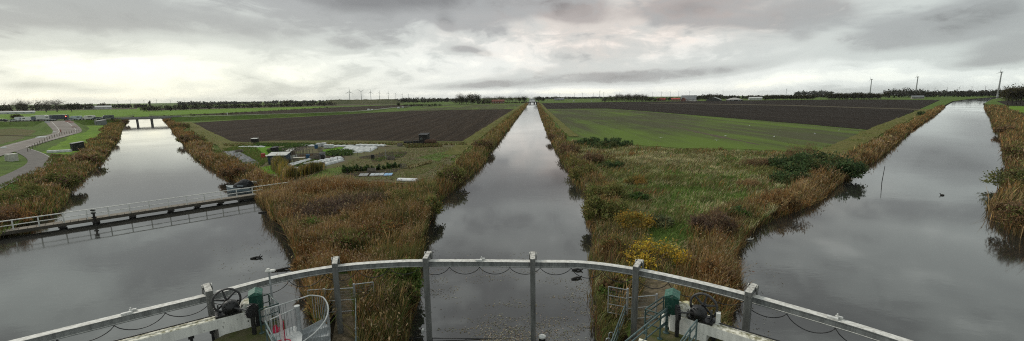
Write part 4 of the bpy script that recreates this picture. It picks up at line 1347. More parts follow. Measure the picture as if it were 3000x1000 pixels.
def winch(label, base, d, n, wheel_r, sgn, gear_at):
    """big spoked hand wheel, cased drum, pinion, shaft, bed plate; wheel plane holds d, axis along n"""
    t = thing('winch', label, 'winch', base)
    X, Yv, Zv = d, n, Vector((0, 0, 1))
    Mx = Matrix((( X.x, Yv.x, 0), (X.y, Yv.y, 0), (0, 0, 1))).to_3x3()

    def w(a, b, c):
        return base + X * a + Yv * b + Zv * c
    # wheel: rim, six spokes, hub (axis along n)
    hub = w(0.0, 0.46, 0.55)
    MA = Mx @ Matrix.Rotation(-math.pi / 2, 3, 'X')     # z axis -> +n
    wh = MB().lathe(hub, [(wheel_r - 0.07, -0.05), (wheel_r - 0.015, -0.06), (wheel_r, -0.03), (wheel_r, 0.03), (wheel_r - 0.015, 0.06), (wheel_r - 0.07, 0.05), (wheel_r - 0.09, 0.0), (wheel_r - 0.07, -0.05)], 36, M=MA, caps=False)
    wheel = wh.build('wheel_rim', M_IRON, t, smooth=True)
    for k in range(6):
        a = k * math.pi / 3 + 0.3
        v = X * math.cos(a) + Zv * math.sin(a)
        MB().bar(hub + v * 0.05, hub + v * (wheel_r - 0.06), 0.085, 0.05, up=Yv, w2=0.06).build('spoke', M_IRON, wheel)
    MB().lathe(hub, [(0.10, -0.12), (0.10, 0.12)], 14, M=MA).build('hub', M_BLACK, wheel)
    # cased drum nearer the viewer
    dc = w(0.10 * sgn, 0.10, 0.34)
    MB().lathe(dc, [(0.0, -0.21), (0.12, -0.21), (0.15, -0.17), (0.30, -0.15), (0.32, -0.10), (0.32, 0.12), (0.28, 0.20), (0.0, 0.20)], 22, M=MA).build('drum_casing', M_BLACK, t, smooth=True)
    fb = MB()
    for k in range(12):
        a = k * math.pi / 6
        v = X * math.cos(a) + Zv * math.sin(a)
        fb.box(dc + v * 0.27 - Yv * 0.16, (0.045, 0.045, 0.045))
    fb.bar(dc - X * 0.33 - Yv * 0.17, dc + X * 0.33 - Yv * 0.17, 0.05, 0.06)
    fb.build('casing_bolts', M_BLACK, t)
    # bed plate and bearing feet
    MB().box(w(0, 0.34, 0.045), (0.95, 0.62, 0.09), Mx).build('bed_plate', M_BLACK, t)
    for a in (-0.34, 0.34):
        MB().extrude([(-0.12, 0), (0.12, 0), (0.06, 0.42), (-0.06, 0.42)], w(a - 0.03, 0.36, 0.08), w(a + 0.03, 0.36, 0.08)).build('bearing_foot', M_IRON, t)
    # shaft to the pinion wheel beside the green housing
    g = gear_at
    MB().tube([dc, Vector((g.x, g.y, dc.z - 0.02))], 0.04, 8).build('shaft', M_IRON, t)
    gx = (Vector((g.x, g.y, 0)) - Vector((dc.x, dc.y, 0))).normalized()
    gy = Vector((-gx.y, gx.x, 0))
    MG = Matrix(((gy.x, 0, gx.x), (gy.y, 0, gx.y), (0, 1, 0))).to_3x3()
    gc = Vector((g.x, g.y, dc.z - 0.02))
    gm = MB().lathe(gc, [(0.25, -0.06), (0.25, 0.06)], 24, M=MG)
    for k in range(24):
        a = 2 * math.pi * k / 24
        v = gy * math.cos(a) + Vector((0, 0, 1)) * math.sin(a)
        gm.bar(gc + v * 0.24, gc + v * 0.31, 0.12, 0.04, up=gx.cross(v))
    gm.build('pinion', M_BLACK, t)
    MB().bar(Vector((g.x, g.y, PZ)), gc, 0.14, 0.10).build('pinion_stand', M_BLACK, t)
    # chain falling to the lintel
    ch = MB()
    for k in range(7):
        cpos = w(0.52 * sgn, 0.18, 0.30 - k * 0.075)
        ch.tube([cpos + (X if k % 2 else Yv) * 0.035 * math.cos(q * math.pi / 3) + Zv * 0.05 * math.sin(q * math.pi / 3) for q in range(6)], 0.012, 4, closed=True)
    ch.build('chain', M_IRON, t)
    return t


def housing(label, p, zb, w, dp, h, rot):
    """steel hood with a low gabled roof on a short stand"""
    t = thing('motor_housing', label, 'motor box', Vector((p.x, p.y, PZ)), 0)
    M = Matrix.Rotation(rot, 3, 'Z')
    c = Vector((p.x, p.y, 0))
    MB().box(c + Vector((0, 0, zb + h * 0.42)), (w, dp, h * 0.84), M).build('casing', M_GREEN, t, bevel=0.012)
    prof = [(-w / 2 - 0.025, -0.02), (w / 2 + 0.025, -0.02), (w / 2 + 0.025, 0.02), (0.0, h * 0.18), (-w / 2 - 0.025, 0.02)]
    ax = M @ Vector((0, 1, 0))
    b0 = c + Vector((0, 0, zb + h * 0.84 + 0.022))
    MB().extrude(prof, b0 - ax * (dp / 2 + 0.02), b0 + ax * (dp / 2 + 0.02)).build('roof', M_GREENTOP, t)
    MB().box(c + Vector((0, 0, (PZ + zb) / 2 - 0.01)), (w * 0.4, dp * 0.45, zb - PZ - 0.02), M).box(c + Vector((0, 0, PZ + 0.03)), (w * 0.7, dp * 0.7, 0.06), M).build('stand', M_BLACK, t)
    return t


A, d, n, zt = lintel('long white weathered sluice lintel and pier under the left winch', (636, 936), (383, 1002), 6.0, 1.55, 1)
wl = A - d * 0.42; wl.z = zt + 0.0
gl = at(738, 913, 4.15)
winch('black winch with spoked wheel on the left white pier', wl, d, n, 0.56, -1, gl)
housing('dark green gabled motor box beside the left winch', at(752, 892, PZ + 0.95), PZ + 0.75, 0.50, 0.62, 0.86, R(28))
A2, d2, n2, zt2 = lintel('white weathered sluice lintel and pier under the right winch', (2072, 953), (2225, 1000), 6.0, 1.50, -1)
wr = A2 - d2 * 0.30; wr.z = zt2 + 0.0
gr = at(1986, 918, 4.15)
winch('black winch with spoked wheel on the right white pier', wr, d2, n2, 0.56, -1, gr)
housing('dark green gabled motor box beside the right winch', at(1968, 905, PZ + 0.85), PZ + 0.74, 0.56, 0.70, 0.88, R(-24))
q = at(2012, 925, PZ + 0.1)
mb = MB().lathe(Vector((q.x, q.y, PZ)), [(0.30, 0), (0.31, 0.5), (0.26, 0.68), (0.12, 0.76), (0.0, 0.78)], 7)
setp(mb.build('concrete_stub', mat('lichen concrete', (0.52, 0.49, 0.33), 0.95, 0.4, 6, (0.30, 0.29, 0.14), bump=0.4, bscale=12)), 'lichen covered concrete stub between green box and right wheel', 'stub')
q = at(2103, 948, 3.86)
mb = MB().box(Vector((q.x, q.y, 4.10)), (0.16, 0.22, 0.46), R(-30)).box(Vector((q.x, q.y, 3.87)), (0.2, 0.26, 0.03), R(-30))
setp(mb.build('switch_box', mat('white enamel', (0.70, 0.70, 0.66), 0.5, 0.2, 5)), 'small white switch box right of the right wheel', 'box')
ps = [at(x, y, PZ + 0.5) for x, y in ((1873, 990), (1903, 1000), (1896, 1040), (1862, 1030))]
setp(MB().prism([(p.x, p.y) for p in ps][::-1], PZ - 0.02, PZ + 0.5).build('concrete_block', M_WHITE, bevel=0.02), 'low white concrete block at the bottom edge left of the right pier', 'block')


# ---- railings
def railing(label, runs, matl, name='railing', zb=PZ, r=0.032, mids=(0.45,), cat='railing', posts=None, posts_z=None):
    """tubular guard rail; runs: polylines of top rail points; posts at the points flagged"""
    allp = [p for run in runs for p in run]
    t = thing(name, label, cat, Vector((allp[0].x, allp[0].y, zb)))
    for run in runs:
        MB().tube(run, r, 8).build('top_rail', matl, t, smooth=True)
        for m in mids:
            MB().tube([p - Vector((0, 0, m)) for p in run], r * 0.9, 8).build('mid_rail', matl, t, smooth=True)
    for p in (allp if posts is None else posts):
        MB().tube([Vector((p.x, p.y, zb)), p], r * 1.05, 8).lathe(Vector((p.x, p.y, zb)), [(0.11, 0), (0.11, 0.025), (0.05, 0.04)], 10).build('post', matl, t)
    return t


zr = PZ + 1.08
railing('dark green guard rail around the platform behind the left green box', [[at(745, 874, zr), at(787, 862, zr), at(815, 890, zr), at(759, 908, zr)]], M_TEAL, mids=(0.36, 0.72))
railing('worn green stair handrail at the bottom edge beside the spiral stair', [[at(777, 941, zr - 0.1), at(812, 1010, zr - 0.1)]], M_TEAL2, mids=(0.36,))
railing('worn green guard rail square left of the right green box', [[at(1945, 869, zr), at(1891, 906, zr), at(1936, 922, zr), at(1957, 906, zr)]], M_TEAL, mids=(0.20, 0.62))
railing('long worn green handrail running down to the bottom edge by the right post', [[at(1953, 905, zr), at(1895, 950, zr), at(1826, 1006, zr)]], M_TEAL2, mids=(0.22, 0.6))
railing('short worn green handrail in front of the right white pier', [[at(2042, 938, zr + 0.25), at(2022, 962, zr + 0.25), at(1992, 1004, zr)]], M_TEAL2, mids=(0.20, 0.6))

# ---- gates that close the paths, with wing panels over the bank
M_MESH = mat('fence mesh wire', (0.20, 0.21, 0.20), 0.6, 0.2, 10)


def panel(t, corners, bars=0, mesh=True, name='wing_panel'):
    a, b, c, e = corners                             # top-left, top-right, bottom-right, bottom-left
    f = MB()
    for u, v in ((a, b), (b, c), (c, e), (e, a)):
        f.tube([u, v], 0.028, 6)
    fr = f.build(name, M_ZINC, t)
    g = MB()
    for k in range(1, bars + 1):
        q = k / (bars + 1)
        g.tube([a.lerp(e, q), b.lerp(c, q)], 0.020, 6)
    if bars:
        g.build('cross_bar', M_ZINC, fr)
    if mesh:
        w = MB()
        nn = max(4, int((a - b).length / 0.10))
        for k in range(1, nn):
            q = k / nn
            w.bar(a.lerp(b, q), e.lerp(c, q), 0.007)
        hh = max(4, int((a - e).length / 0.16))
        for k in range(1, hh):
            q = k / hh
            w.bar(a.lerp(e, q), b.lerp(c, q), 0.007)
        w.build('mesh', M_MESH, fr)
    return fr


def path_gate(label, pL, pR, pLt, pRt, wings, bars):
    t = thing('path_gate', label, 'gate', Vector((pL.x, pL.y, LZ)))
    zl, zr_ = z_on(pL, *pLt), z_on(pR, *pRt)
    for p, z in ((pL, zl), (pR, zr_)):
        MB().tube([Vector((p.x, p.y, LZ - 0.1)), Vector((p.x, p.y, z))], 0.06, 10).lathe(Vector((p.x, p.y, z)), [(0.065, 0), (0.05, 0.03), (0.0, 0.04)], 10).build('gate_post', M_ZINC, t)
    zt_ = min(zl, zr_) - 0.06
    panel(t, [Vector((pL.x, pL.y, zt_)), Vector((pR.x, pR.y, zt_)), Vector((pR.x, pR.y, LZ + 0.12)), Vector((pL.x, pL.y, LZ + 0.12))], 1, True, 'gate_leaf')
    for p, far_px in wings:
        z0 = z_on(p, *far_px[0])
        q = at_y(far_px[1][0], far_px[1][1], p.y + 0.0)
        zq = q.z
        h = far_px[2]
        panel(t, [Vector((p.x, p.y, z0)), Vector((q.x, q.y, zq)), Vector((q.x, q.y, zq - h)), Vector((p.x, p.y, z0 - h))], bars, True)
    return t


gl1, gl2 = at(957, 922, LZ), at(1043, 916, LZ)
path_gate('galvanised mesh gate with wing panels across the left headland path', gl1, gl2, (953, 846), (1043, 832), [(gl1, ((953, 847), (901, 851), 1.35)), (gl2, ((1043, 833), (1093, 827), 1.45))], 0)
gr1, gr2 = at(1836, 942, LZ), at(1921, 934, LZ)
path_gate('galvanised barred gate with wing panel across the right headland path', gr1, gr2, (1836, 846), (1922, 862), [(gr1, ((1836, 850), (1783, 840), 1.5))], 2)
railing('worn green handrail along the left edge of the left headland path', [[at(956, 893, LZ + 1.1), at(946, 950, LZ + 1.1), at(934, 1010, LZ + 1.1)]], M_TEAL2, zb=LZ, mids=(0.35, 0.7))
railing('worn green handrail along the right edge of the left headland path', [[at(1042, 876, LZ + 1.1), at(1042, 940, LZ + 1.1), at(1043, 1010, LZ + 1.1)]], M_TEAL2, zb=LZ, mids=(0.35, 0.7))
railing('worn green handrail beside the middle canal on the right headland path', [[at(1832, 893, LZ + 1.1), at(1812, 945, LZ + 1.1), at(1788, 1010, LZ + 1.1)]], M_TEAL2, zb=LZ, mids=(0.35, 0.7))


def hoop(label, x, y, hpx):
    p = at(x, y, LZ); s = px_m(p)
    h, w = hpx * s, 6 * s
    pts = [Vector((p.x - w, p.y, LZ - 0.05)), Vector((p.x - w, p.y, LZ + h * 0.8))] + [Vector((p.x - w * math.cos(a), p.y, LZ + h * 0.8 + w * math.sin(a))) for a in (0.5, 1.0, 1.57, 2.1, 2.6)] + [Vector((p.x + w, p.y, LZ + h * 0.8)), Vector((p.x + w, p.y, LZ - 0.05))]
    setp(MB().tube(pts, 0.028, 8).build('ladder_hoop', M_ZINC, smooth=True), label, 'hoop')


hoop('upper galvanised ladder hoop beside the left headland path', 1049, 1012, 62)
hoop('lower galvanised ladder hoop at the bottom edge by the left path', 1048, 1030, 52)
hoop('upper galvanised ladder hoop beside the right headland path', 1789, 1015, 48)
hoop('lower galvanised ladder hoop at the bottom edge by the right path', 1781, 1032, 48)

# ---- spiral stair
c = at(879, 985, PZ - 0.25)
c0 = Vector((c.x, c.y, 0))
st = thing('spiral_stair', 'galvanised spiral stair with curved handrail and white landing', 'stair', Vector((c.x, c.y, -0.4)))
MB().lathe(c0, [(0.10, -0.4), (0.10, PZ + 1.12), (0.085, PZ + 1.14)], 16).build('centre_pole', M_ZINC, st, smooth=False)
MB().lathe(c0 + Vector((0, 0, PZ + 1.14)), [(0.115, 0), (0.115, 0.03), (0.0, 0.045)], 16).build('pole_cap', M_PLATE, st)
RS = 1.22
lw = [at(x, y, PZ) for x, y in ((792, 983), (866, 957), (886, 982), (884, 1010), (815, 1040))]
MB().prism([(p.x, p.y) for p in lw][::-1], PZ + 0.002, PZ + 0.04).build('landing', M_PLATE, st)
a0 = R(62)
NT_ = 12
hand, feet = [], []
for k in range(NT_):
    a = a0 - k * R(24); b = a - R(24)
    z = PZ - 0.02 - (k + 1) * 0.20
    tri = [(c.x + 0.09 * math.cos(a), c.y + 0.09 * math.sin(a)), (c.x + 0.09 * math.cos(b), c.y + 0.09 * math.sin(b)), (c.x + RS * math.cos(b), c.y + RS * math.sin(b)), (c.x + RS * math.cos(a), c.y + RS * math.sin(a))]
    tr = MB().prism(tri[::-1], z - 0.03, z).build('tread', M_ZINCD, st)
    MB().bar(Vector((tri[0][0], tri[0][1], z + 0.10)), Vector((tri[3][0], tri[3][1], z + 0.10)), 0.012, 0.19).build('riser', M_ZINCD, tr)
for k in range(0, NT_ * 4 + 1):
    a = a0 + R(30) - k * R(6)
    z = PZ + 1.05 - max(0.0, (k - 6)) * 0.05
    hand.append(c0 + Vector((RS * math.cos(a), RS * math.sin(a), z)))
ent = [at(777, 907, zr), at(836, 889, zr)]
MB().tube(ent + hand, 0.030, 8).build('handrail', M_PLATE, st, smooth=True)
bal = 0
for k in range(1, NT_ * 4, 1):
    p = hand[k]
    MB().tube([p, Vector((p.x, p.y, max(-0.1, p.z - 1.12)))], 0.014, 5).build('baluster', M_ZINC, st)
for k in range(9):
    p = ent[0].lerp(ent[1], k / 8)
    MB().tube([p, Vector((p.x, p.y, PZ))], 0.014 if k else 0.03, 5).build('baluster', M_ZINC, st)
MB().tube([at(793, 936, zr), Vector((c.x, c.y, zr))], 0.026, 8).build('guard_bar', M_PLATE, st, smooth=True)
for k in range(8):
    p = at(793, 936, zr).lerp(Vector((c.x, c.y, zr)), k / 8)
    MB().tube([p, Vector((p.x, p.y, PZ + 0.04))], 0.014 if k else 0.028, 5).build('baluster', M_ZINC, st)

# ---- red and white sluice key leaning on the landing
p0, p1 = at(836, 1000, PZ + 0.05), at(826, 925, PZ + 0.75)
t = thing('barrier_pole', 'red and white pole with red hooked foot standing on the stair landing', 'pole', Vector((p0.x, p0.y, PZ + 0.05)))
MB().bar(p0 + Vector((-0.12, 0.03, 0)), Vector((p0.x - 0.12, p0.y + 0.03, PZ + 1.25)), 0.13, 0.03, w2=0.05).build('white_board', mat('faded white board', (0.62, 0.52, 0.52), 0.7, 0.2, 5), t)
MB().tube([p0 + Vector((0, 0, 0)), Vector((p0.x, p0.y, PZ + 0.95))], 0.022, 6).build('red_rod', M_RED, t)
MB().tube([p0 + Vector((-0.30, -0.05, 0.03)), p0 + Vector((-0.12, 0.05, 0.05)), p0 + Vector((0.08, 0.06, 0.05)), p0 + Vector((0.22, 0.0, 0.04)), p0 + Vector((0.26, -0.14, 0.03))], 0.022, 6).build('hooked_foot', M_RED, t)
q = at(808, 972, PZ)
setp(MB().lathe(Vector((q.x, q.y, PZ + 0.003)), [(0.24, 0), (0.22, 0.10), (0.10, 0.16), (0.05, 0.3), (0, 0.31)], 10).build('valve_cover', M_RED), 'dark red valve cover on the platform behind the stair landing', 'valve')

# ---- lamp post
b = at(804, 926, PZ)
t = thing('lamp_post', 'slim grey lamp post with white lamp head left of the spiral stair', 'lamp post', Vector((b.x, b.y, PZ)))
zt_ = z_on(b, 788, 797)
MB().tube([Vector((b.x, b.y, PZ)), Vector((b.x - 0.02, b.y, zt_))], 0.055, 10, 0.038).build('pole', M_ZINC, t)
MB().box(Vector((b.x + 0.05, b.y, zt_ + 0.05)), (0.42, 0.20, 0.10), R(10)).box(Vector((b.x - 0.05, b.y, zt_ + 0.13)), (0.16, 0.14, 0.06), R(10)).build('lamp_head', mat('lamp white', (0.72, 0.71, 0.67), 0.5, 0.2, 6), t, bevel=0.03)

# ---- low rail, lamp and capped bollard between the middle posts
P2, P3 = on_rail(SUP[2])[0], on_rail(SUP[3])[0]
zz = z_on(P2, 1400, 992)
def lowp(x, y):
    p = at_y(x, y, P2.y - 0.25); return p
bays = [[lowp(x, y) for x, y in bay] for bay in (((1150, 1006), (1214, 991), (1238, 990)), ((1266, 991), (1365, 992), (1450, 993), (1545, 994)), ((1574, 995), (1605, 998), (1660, 1010)))]
railing('thin black low rail over the middle canal at the bottom edge', bays, M_BLACK, zb=-0.6, r=0.024, mids=())
p = lowp(1587, 972); s = px_m(p)
t = thing('capped_bollard', 'black bollard with white cap beside the right middle post', 'bollard', Vector((p.x, p.y - 0.4, -0.6)))
MB().lathe(Vector((p.x, p.y - 0.4, -0.6)), [(9.5 * s, 0), (9.5 * s, p.z + 0.6 - 0.10)], 16).build('shaft', M_BLACK, t)
MB().lathe(Vector((p.x, p.y - 0.4, p.z - 0.098)), [(10.5 * s, 0), (10.5 * s, 0.08), (7 * s, 0.12), (0, 0.125)], 16).build('cap', mat('white cap', (0.70, 0.70, 0.67), 0.6, 0.25, 8), t)
c2 = P2 - on_rail(SUP[2])[2] * 0.20
p = at_y(1240, 970, c2.y)
setp(MB().box(Vector((p.x - 0.02, c2.y, p.z)), (0.14, 0.22, 0.22)).bar(Vector((p.x, c2.y, p.z)), Vector((c2.x - 0.1, c2.y, p.z)), 0.05).build('post_lamp', mat('lamp grey', (0.55, 0.56, 0.55), 0.5, 0.2, 5), bevel=0.02), 'small grey lamp box on the left middle post', 'lamp')
# ================================================================== middle distance
M_TIMBER = mat('grey timber', (0.20, 0.175, 0.14), 0.9, 0.35, 2.0, bump=0.3, bscale=12)
M_DARKW = mat('tarred timber', (0.035, 0.032, 0.030), 0.85, 0.4, 3, bump=0.3, bscale=10)
M_WPAINT = mat('white rail paint', (0.68, 0.68, 0.64), 0.6, 0.25, 3, stain=((0.35, 0.33, 0.26), 0.4, 4))

# ---- white railed footbridge over the left canal
DZ = 0.62
fa, fb = at(-60, 690, DZ), at(772, 567, DZ)
fd = (fb - fa).normalized(); fl = (fb - fa).length
fn = Vector((-fd.y, fd.x, 0))
if fn.y < 0:
    fn = -fn
t = thing('footbridge', 'long low footbridge with white railing crossing the left canal', 'footbridge', Vector((fa.x, fa.y, -0.6)))
npl = 40
for k in range(npl):
    p0, p1 = fa + fd * (fl * k / npl + 0.015), fa + fd * (fl * (k + 1) / npl - 0.015)
    MB().bar(p0 + fn * 0.6 + Vector((0, 0, -0.03)), p1 + fn * 0.6 + Vector((0, 0, -0.03)), 1.25, 0.05).build('deck_plank', M_TIMBER, t)
for off in (0.0, 1.18):
    MB().bar(fa + fn * off + Vector((0, 0, -0.20)), fb + fn * off + Vector((0, 0, -0.20)), 0.10, 0.26).build('side_beam', mat('weathered dark timber', (0.085, 0.075, 0.06), 0.9, 0.35, 2.0), t)
feet = [(41, 674), (117, 661), (189, 651.5), (257, 642), (320, 634), (382, 626), (440, 616.5), (496, 609), (549, 600.5), (600, 592), (648.5, 584.5), (694.5, 578), (741, 571.5)]


def bridge_s(x, y):
    q = at(x, y, DZ)
    return (q - fa).dot(fd)


ss = [bridge_s(x, y) for x, y in feet]
for s in ss:
    p = fa + fd * s + fn * 0.03
    MB().bar(p, p + Vector((0, 0, 1.02)), 0.10, 0.10, up=fd).build('rail_post', M_WPAINT, t)
r0, r1 = fa + fd * 0.0, fa + fd * (fl + 5.0)
MB().bar(fa + fn * 0.03 + Vector((0, 0, 1.05)), fa + fd * (fl + 3.5) + fn * 0.03 + Vector((0, 0, 1.05)), 0.11, 0.08).build('handrail', M_WPAINT, t)
MB().bar(fa + fn * 0.03 + Vector((0, 0, 0.55)), fb + fn * 0.03 + Vector((0, 0, 0.55)), 0.07, 0.07).build('mid_rail', M_WPAINT, t)
for x, y in ((180, 657), (280, 642), (389, 628), (504, 612), (583, 600), (653, 590), (717, 580)):
    s = bridge_s(x, y)
    p = fa + fd * s
    mb = MB().bar(p - fn * 0.2 + Vector((0, 0, -0.40)), p + fn * 1.4 + Vector((0, 0, -0.40)), 0.6, 0.16)
    mb.tube([Vector((p.x, p.y, -0.6)) + fn * 0.1, p + fn * 0.1 + Vector((0, 0, -0.5))], 0.16, 8).tube([Vector((p.x, p.y, -0.6)) + fn * 1.1, p + fn * 1.1 + Vector((0, 0, -0.5))], 0.16, 8)
    mb.build('pier', M_DARKW, t)
p = fa + fd * bridge_s(277, 645) - fn * 0.1
sg = thing('water_gauge_post', 'dark board with white band fixed on a pile beside the footbridge', 'gauge', Vector((p.x, p.y, -0.6)))
MB().bar(Vector((p.x, p.y, -0.6)), Vector((p.x, p.y, 1.55)), 0.16, 0.12).build('pile', M_DARKW, sg)
for z in (1.25, 1.55, 0.75):
    MB().box(Vector((p.x, p.y - 0.02, z)), (0.42, 0.16, 0.13)).build('board', M_DARKW, sg)
MB().box(Vector((p.x, p.y - 0.03, 1.40)), (0.42, 0.16, 0.09)).build('white_band', M_WPAINT, sg)

# ---- moored boat
bc = at(704, 562, 0.0); s = px_m(bc)
L = 84 * s; Bm = 0.42 * L
ang = math.atan2((at(742, 553, 0) - at(668, 548, 0)).y, (at(742, 553, 0) - at(668, 548, 0)).x) + R(12)
bt = thing('moored_boat', 'blue grey boat with dark hooped canopy moored by the footbridge', 'boat', Vector((bc.x, bc.y, -0.15)), ang + math.pi)
mb = MB()
st_ = []
for i in range(11):
    u = i / 10
    w = Bm / 2 * (1 - max(0, (u - 0.45) / 0.55) ** 2.2) * (0.86 + 0.14 * min(1, u * 4))
    sheer = 0.62 + 0.30 * u * u
    st_.append([Vector((L * (u - 0.5), a * w, z)) for a, z in ((-1.0, sheer + 0.15), (-0.94, 0.45), (-0.62, 0.02), (0, -0.10), (0.62, 0.02), (0.94, 0.45), (1.0, sheer + 0.15))])
vs = [v for r_ in st_ for v in r_]
fs = [(i * 7 + j, i * 7 + j + 1, (i + 1) * 7 + j + 1, (i + 1) * 7 + j) for i in range(10) for j in range(6)] + [tuple(range(7))]
hull = mb.add(vs, fs).build('hull', mat('blue grey boat paint', (0.16, 0.21, 0.24), 0.4, 0.2, 2, spec=0.5), bt, smooth=False, local=True)
gw = MB().tube([r_[0] for r_ in st_] + [r_[6] for r_ in st_[::-1]], 0.05, 6)
gw.build('gunwale', mat('pale gunwale', (0.42, 0.46, 0.47), 0.5, 0.2, 3), hull, local=True)
dk = MB()
for i in range(6, 10):
    dk.add([st_[i][0], st_[i][6], st_[i + 1][6], st_[i + 1][0]], [(0, 1, 2, 3)])
dk.build('foredeck', mat('boat deck', (0.30, 0.33, 0.34), 0.6, 0.2, 3), hull, local=True)
cv = MB(); prev = None
for i in range(7):
    u = 0.10 + 0.085 * i
    w = Bm / 2 * 0.93
    hh = 0.75 + 0.55 * math.sin(math.pi * min(1, (i + 1) / 6.5))
    ring = [Vector((L * (u - 0.5), -w * math.cos(a), 0.72 + hh * math.sin(a))) for a in [k * math.pi / 8 for k in range(9)]]
    if prev:
        n0 = len(cv.v)
        cv.add(prev + ring, [(k, k + 1, k + 10, k + 9) for k in range(8)])
    else:
        cv.add(ring, [tuple(range(9))])
    prev = ring
cv.build('canopy', mat('dark canvas', (0.02, 0.022, 0.025), 0.8, 0.3, 3), bt, local=True)
wn = MB()
for sy in (-1, 1):
    wn = MB().box(Vector((L * -0.16, sy * Bm * 0.43, 1.12)), (L * 0.22, 0.03, 0.36))
    wn.build('canopy_window', mat('dull boat window', (0.22, 0.25, 0.27), 0.25, 0.1, 2, spec=0.5), bt, local=True)
# landing clutter by the boat
q = at(748, 538, LZ)
cl = thing('landing_crate', 'pale grey crate and frames heaped on the bank beside the boat', 'crate', Vector((q.x, q.y, LZ)))
for k, (dx, dy, sx, sy, sz) in enumerate(((0, 0, 1.2, .7, .35), (.7, .4, .9, .5, .5), (-.6, .5, .8, .6, .25), (.2, .9, 1.4, .3, .3))):
    MB().box(Vector((q.x + dx, q.y + dy, LZ + sz / 2)), (sx, sy, sz), R(20 * k)).build('crate_box', mat('weathered pale board', (0.36, 0.36, 0.34), 0.8, 0.35, 2), cl)


# ---- garden things
def shed(name, label, px, wpx, dpth, h, rot, wall, roofm, slope=0.25, cat='shed', door=True, win=True, zb=LZ):
    """lean-to shed with boarded walls, overhanging roof, door and window"""
    p = at(px[0], px[1], zb); s = px_m(p)
    w = wpx * s
    t = thing(name, label, cat, Vector((p.x, p.y, zb)), rot)
    prof = [(-dpth / 2, 0), (dpth / 2, 0), (dpth / 2, h), (-dpth / 2, h + slope)]
    MB().extrude(prof, (-w / 2, 0, 0), (w / 2, 0, 0)).build('wall', wall, t, local=True)
    for k in range(int(w / 0.3)):
        MB().box(Vector((-w / 2 + 0.15 + k * 0.3, dpth / 2 * -1 - 0.012, h / 2)), (0.27, 0.02, h - 0.04)).build('board', wall, t, local=True)
    r = 0.14
    MB().extrude([(dpth / 2 + r, h + 0.004), (-dpth / 2 - r, h + slope + 0.03), (-dpth / 2 - r, h + slope + 0.09), (dpth / 2 + r, h + 0.07)], (-w / 2 - r, 0, 0), (w / 2 + r, 0, 0)).build('roof', roofm, t, local=True)
    if door:
        MB().box(Vector((w * 0.22, -dpth / 2 - 0.045, h * 0.44)), (0.8, 0.04, h * 0.85)).build('door', M_DARKW, t, local=True)
    if win:
        f = MB().box(Vector((-w * 0.2, -dpth / 2 - 0.045, h * 0.62)), (0.7, 0.04, 0.5)).build('window_frame', M_TIMBER, t, local=True)
        MB().box(Vector((-w * 0.2, -dpth / 2 - 0.070, h * 0.62)), (0.58, 0.02, 0.38)).build('pane', mat('dull glass', (0.08, 0.10, 0.11), 0.15, 0.1, 2, spec=0.5), f, local=True)
    return t


M_BLUEW = mat('dark blue boards', (0.040, 0.058, 0.075), 0.8, 0.3, 2)
M_ROOFP = mat('pale sheet roof', (0.52, 0.53, 0.50), 0.6, 0.25, 1.2)
M_BLACKW = mat('black boards', (0.03, 0.03, 0.028), 0.85, 0.3, 2)
M_RUST = mat('rusty brown steel', (0.10, 0.055, 0.035), 0.8, 0.4, 3)
shed('garden_shed', 'dark blue garden shed with pale lean-to roof', (820, 481), 50, 2.4, 1.8, R(8), M_BLUEW, M_ROOFP, 0.35)
shed('bird_hide', 'small dark box shelter with white roof at the field edge', (748, 421), 15, 1.2, 1.4, 0, M_BLACKW, M_ROOFP, 0.1, 'shelter', False, False)
shed('field_shack', 'black open shack at the far right of the gardens', (1244, 423), 24, 2.6, 2.6, R(-6), M_BLACKW, mat('dark roof felt', (0.05, 0.052, 0.055), 0.9, 0.3, 2), 0.3, 'shack', True, True)
# pasture sheds left of the canal
shed('pasture_shed', 'small dark shed with pale grey roof in the green pasture', (229, 441), 21, 2.2, 1.9, R(-28), M_BLACKW, mat('grey sheet roof', (0.28, 0.29, 0.28), 0.8, 0.25, 1), 0.3, 'shed', True, False)
shed('grey_barn', 'long low grey shed below the road embankment', (296, 367), 40, 4.0, 2.3, R(-38), mat('grey cladding', (0.20, 0.21, 0.215), 0.8, 0.2, 0.6), mat('grey barn roof', (0.25, 0.255, 0.26), 0.8, 0.2, 0.4), 0.6, 'shed', True, False)

# greenhouse skeleton
ga, gb = at(846, 470, LZ), at(918, 461, LZ)
g = thing('pergola_frame', 'open timber frame greenhouse behind the blue shed', 'greenhouse', Vector((ga.x, ga.y, LZ)))
gd = (gb - ga).normalized(); gn = Vector((-gd.y, gd.x, 0))
glen = (gb - ga).length
for k in range(8):
    p = ga + gd * glen * k / 7
    for off, hh in ((0, 1.7), (2.4, 2.2)):
        q = p + gn * off
        MB().bar(q, q + Vector((0, 0, hh)), 0.09, 0.09).build('post', M_TIMBER, g)
    MB().bar(p + Vector((0, 0, 1.72)), p + gn * 2.4 + Vector((0, 0, 2.22)), 0.07, 0.09).build('rafter', M_TIMBER, g)
for off, hh in ((0, 1.78), (1.2, 2.03), (2.4, 2.28)):
    MB().bar(ga + gn * off + Vector((0, 0, hh)), gb + gn * off + Vector((0, 0, hh)), 0.09, 0.06).build('purlin', M_TIMBER, g)
MB().bar(ga + gd * 0.2 + gn * 0.1 + Vector((0, 0, 0.5)), ga + gd * (glen * 0.35) + gn * 0.1 + Vector((0, 0, 0.5)), 0.05, 0.9).build('pale_panel', mat('pale panel', (0.50, 0.50, 0.47), 0.7, 0.3, 1.5), g)
MB().bar(ga + gd * (glen * 0.45) + gn * 0.1 + Vector((0, 0, 0.4)), gb + gn * 0.1 + Vector((0, 0, 0.4)), 0.05, 0.7).build('brown_panel', mat('brown panel', (0.24, 0.16, 0.10), 0.8, 0.4, 1.5), g)


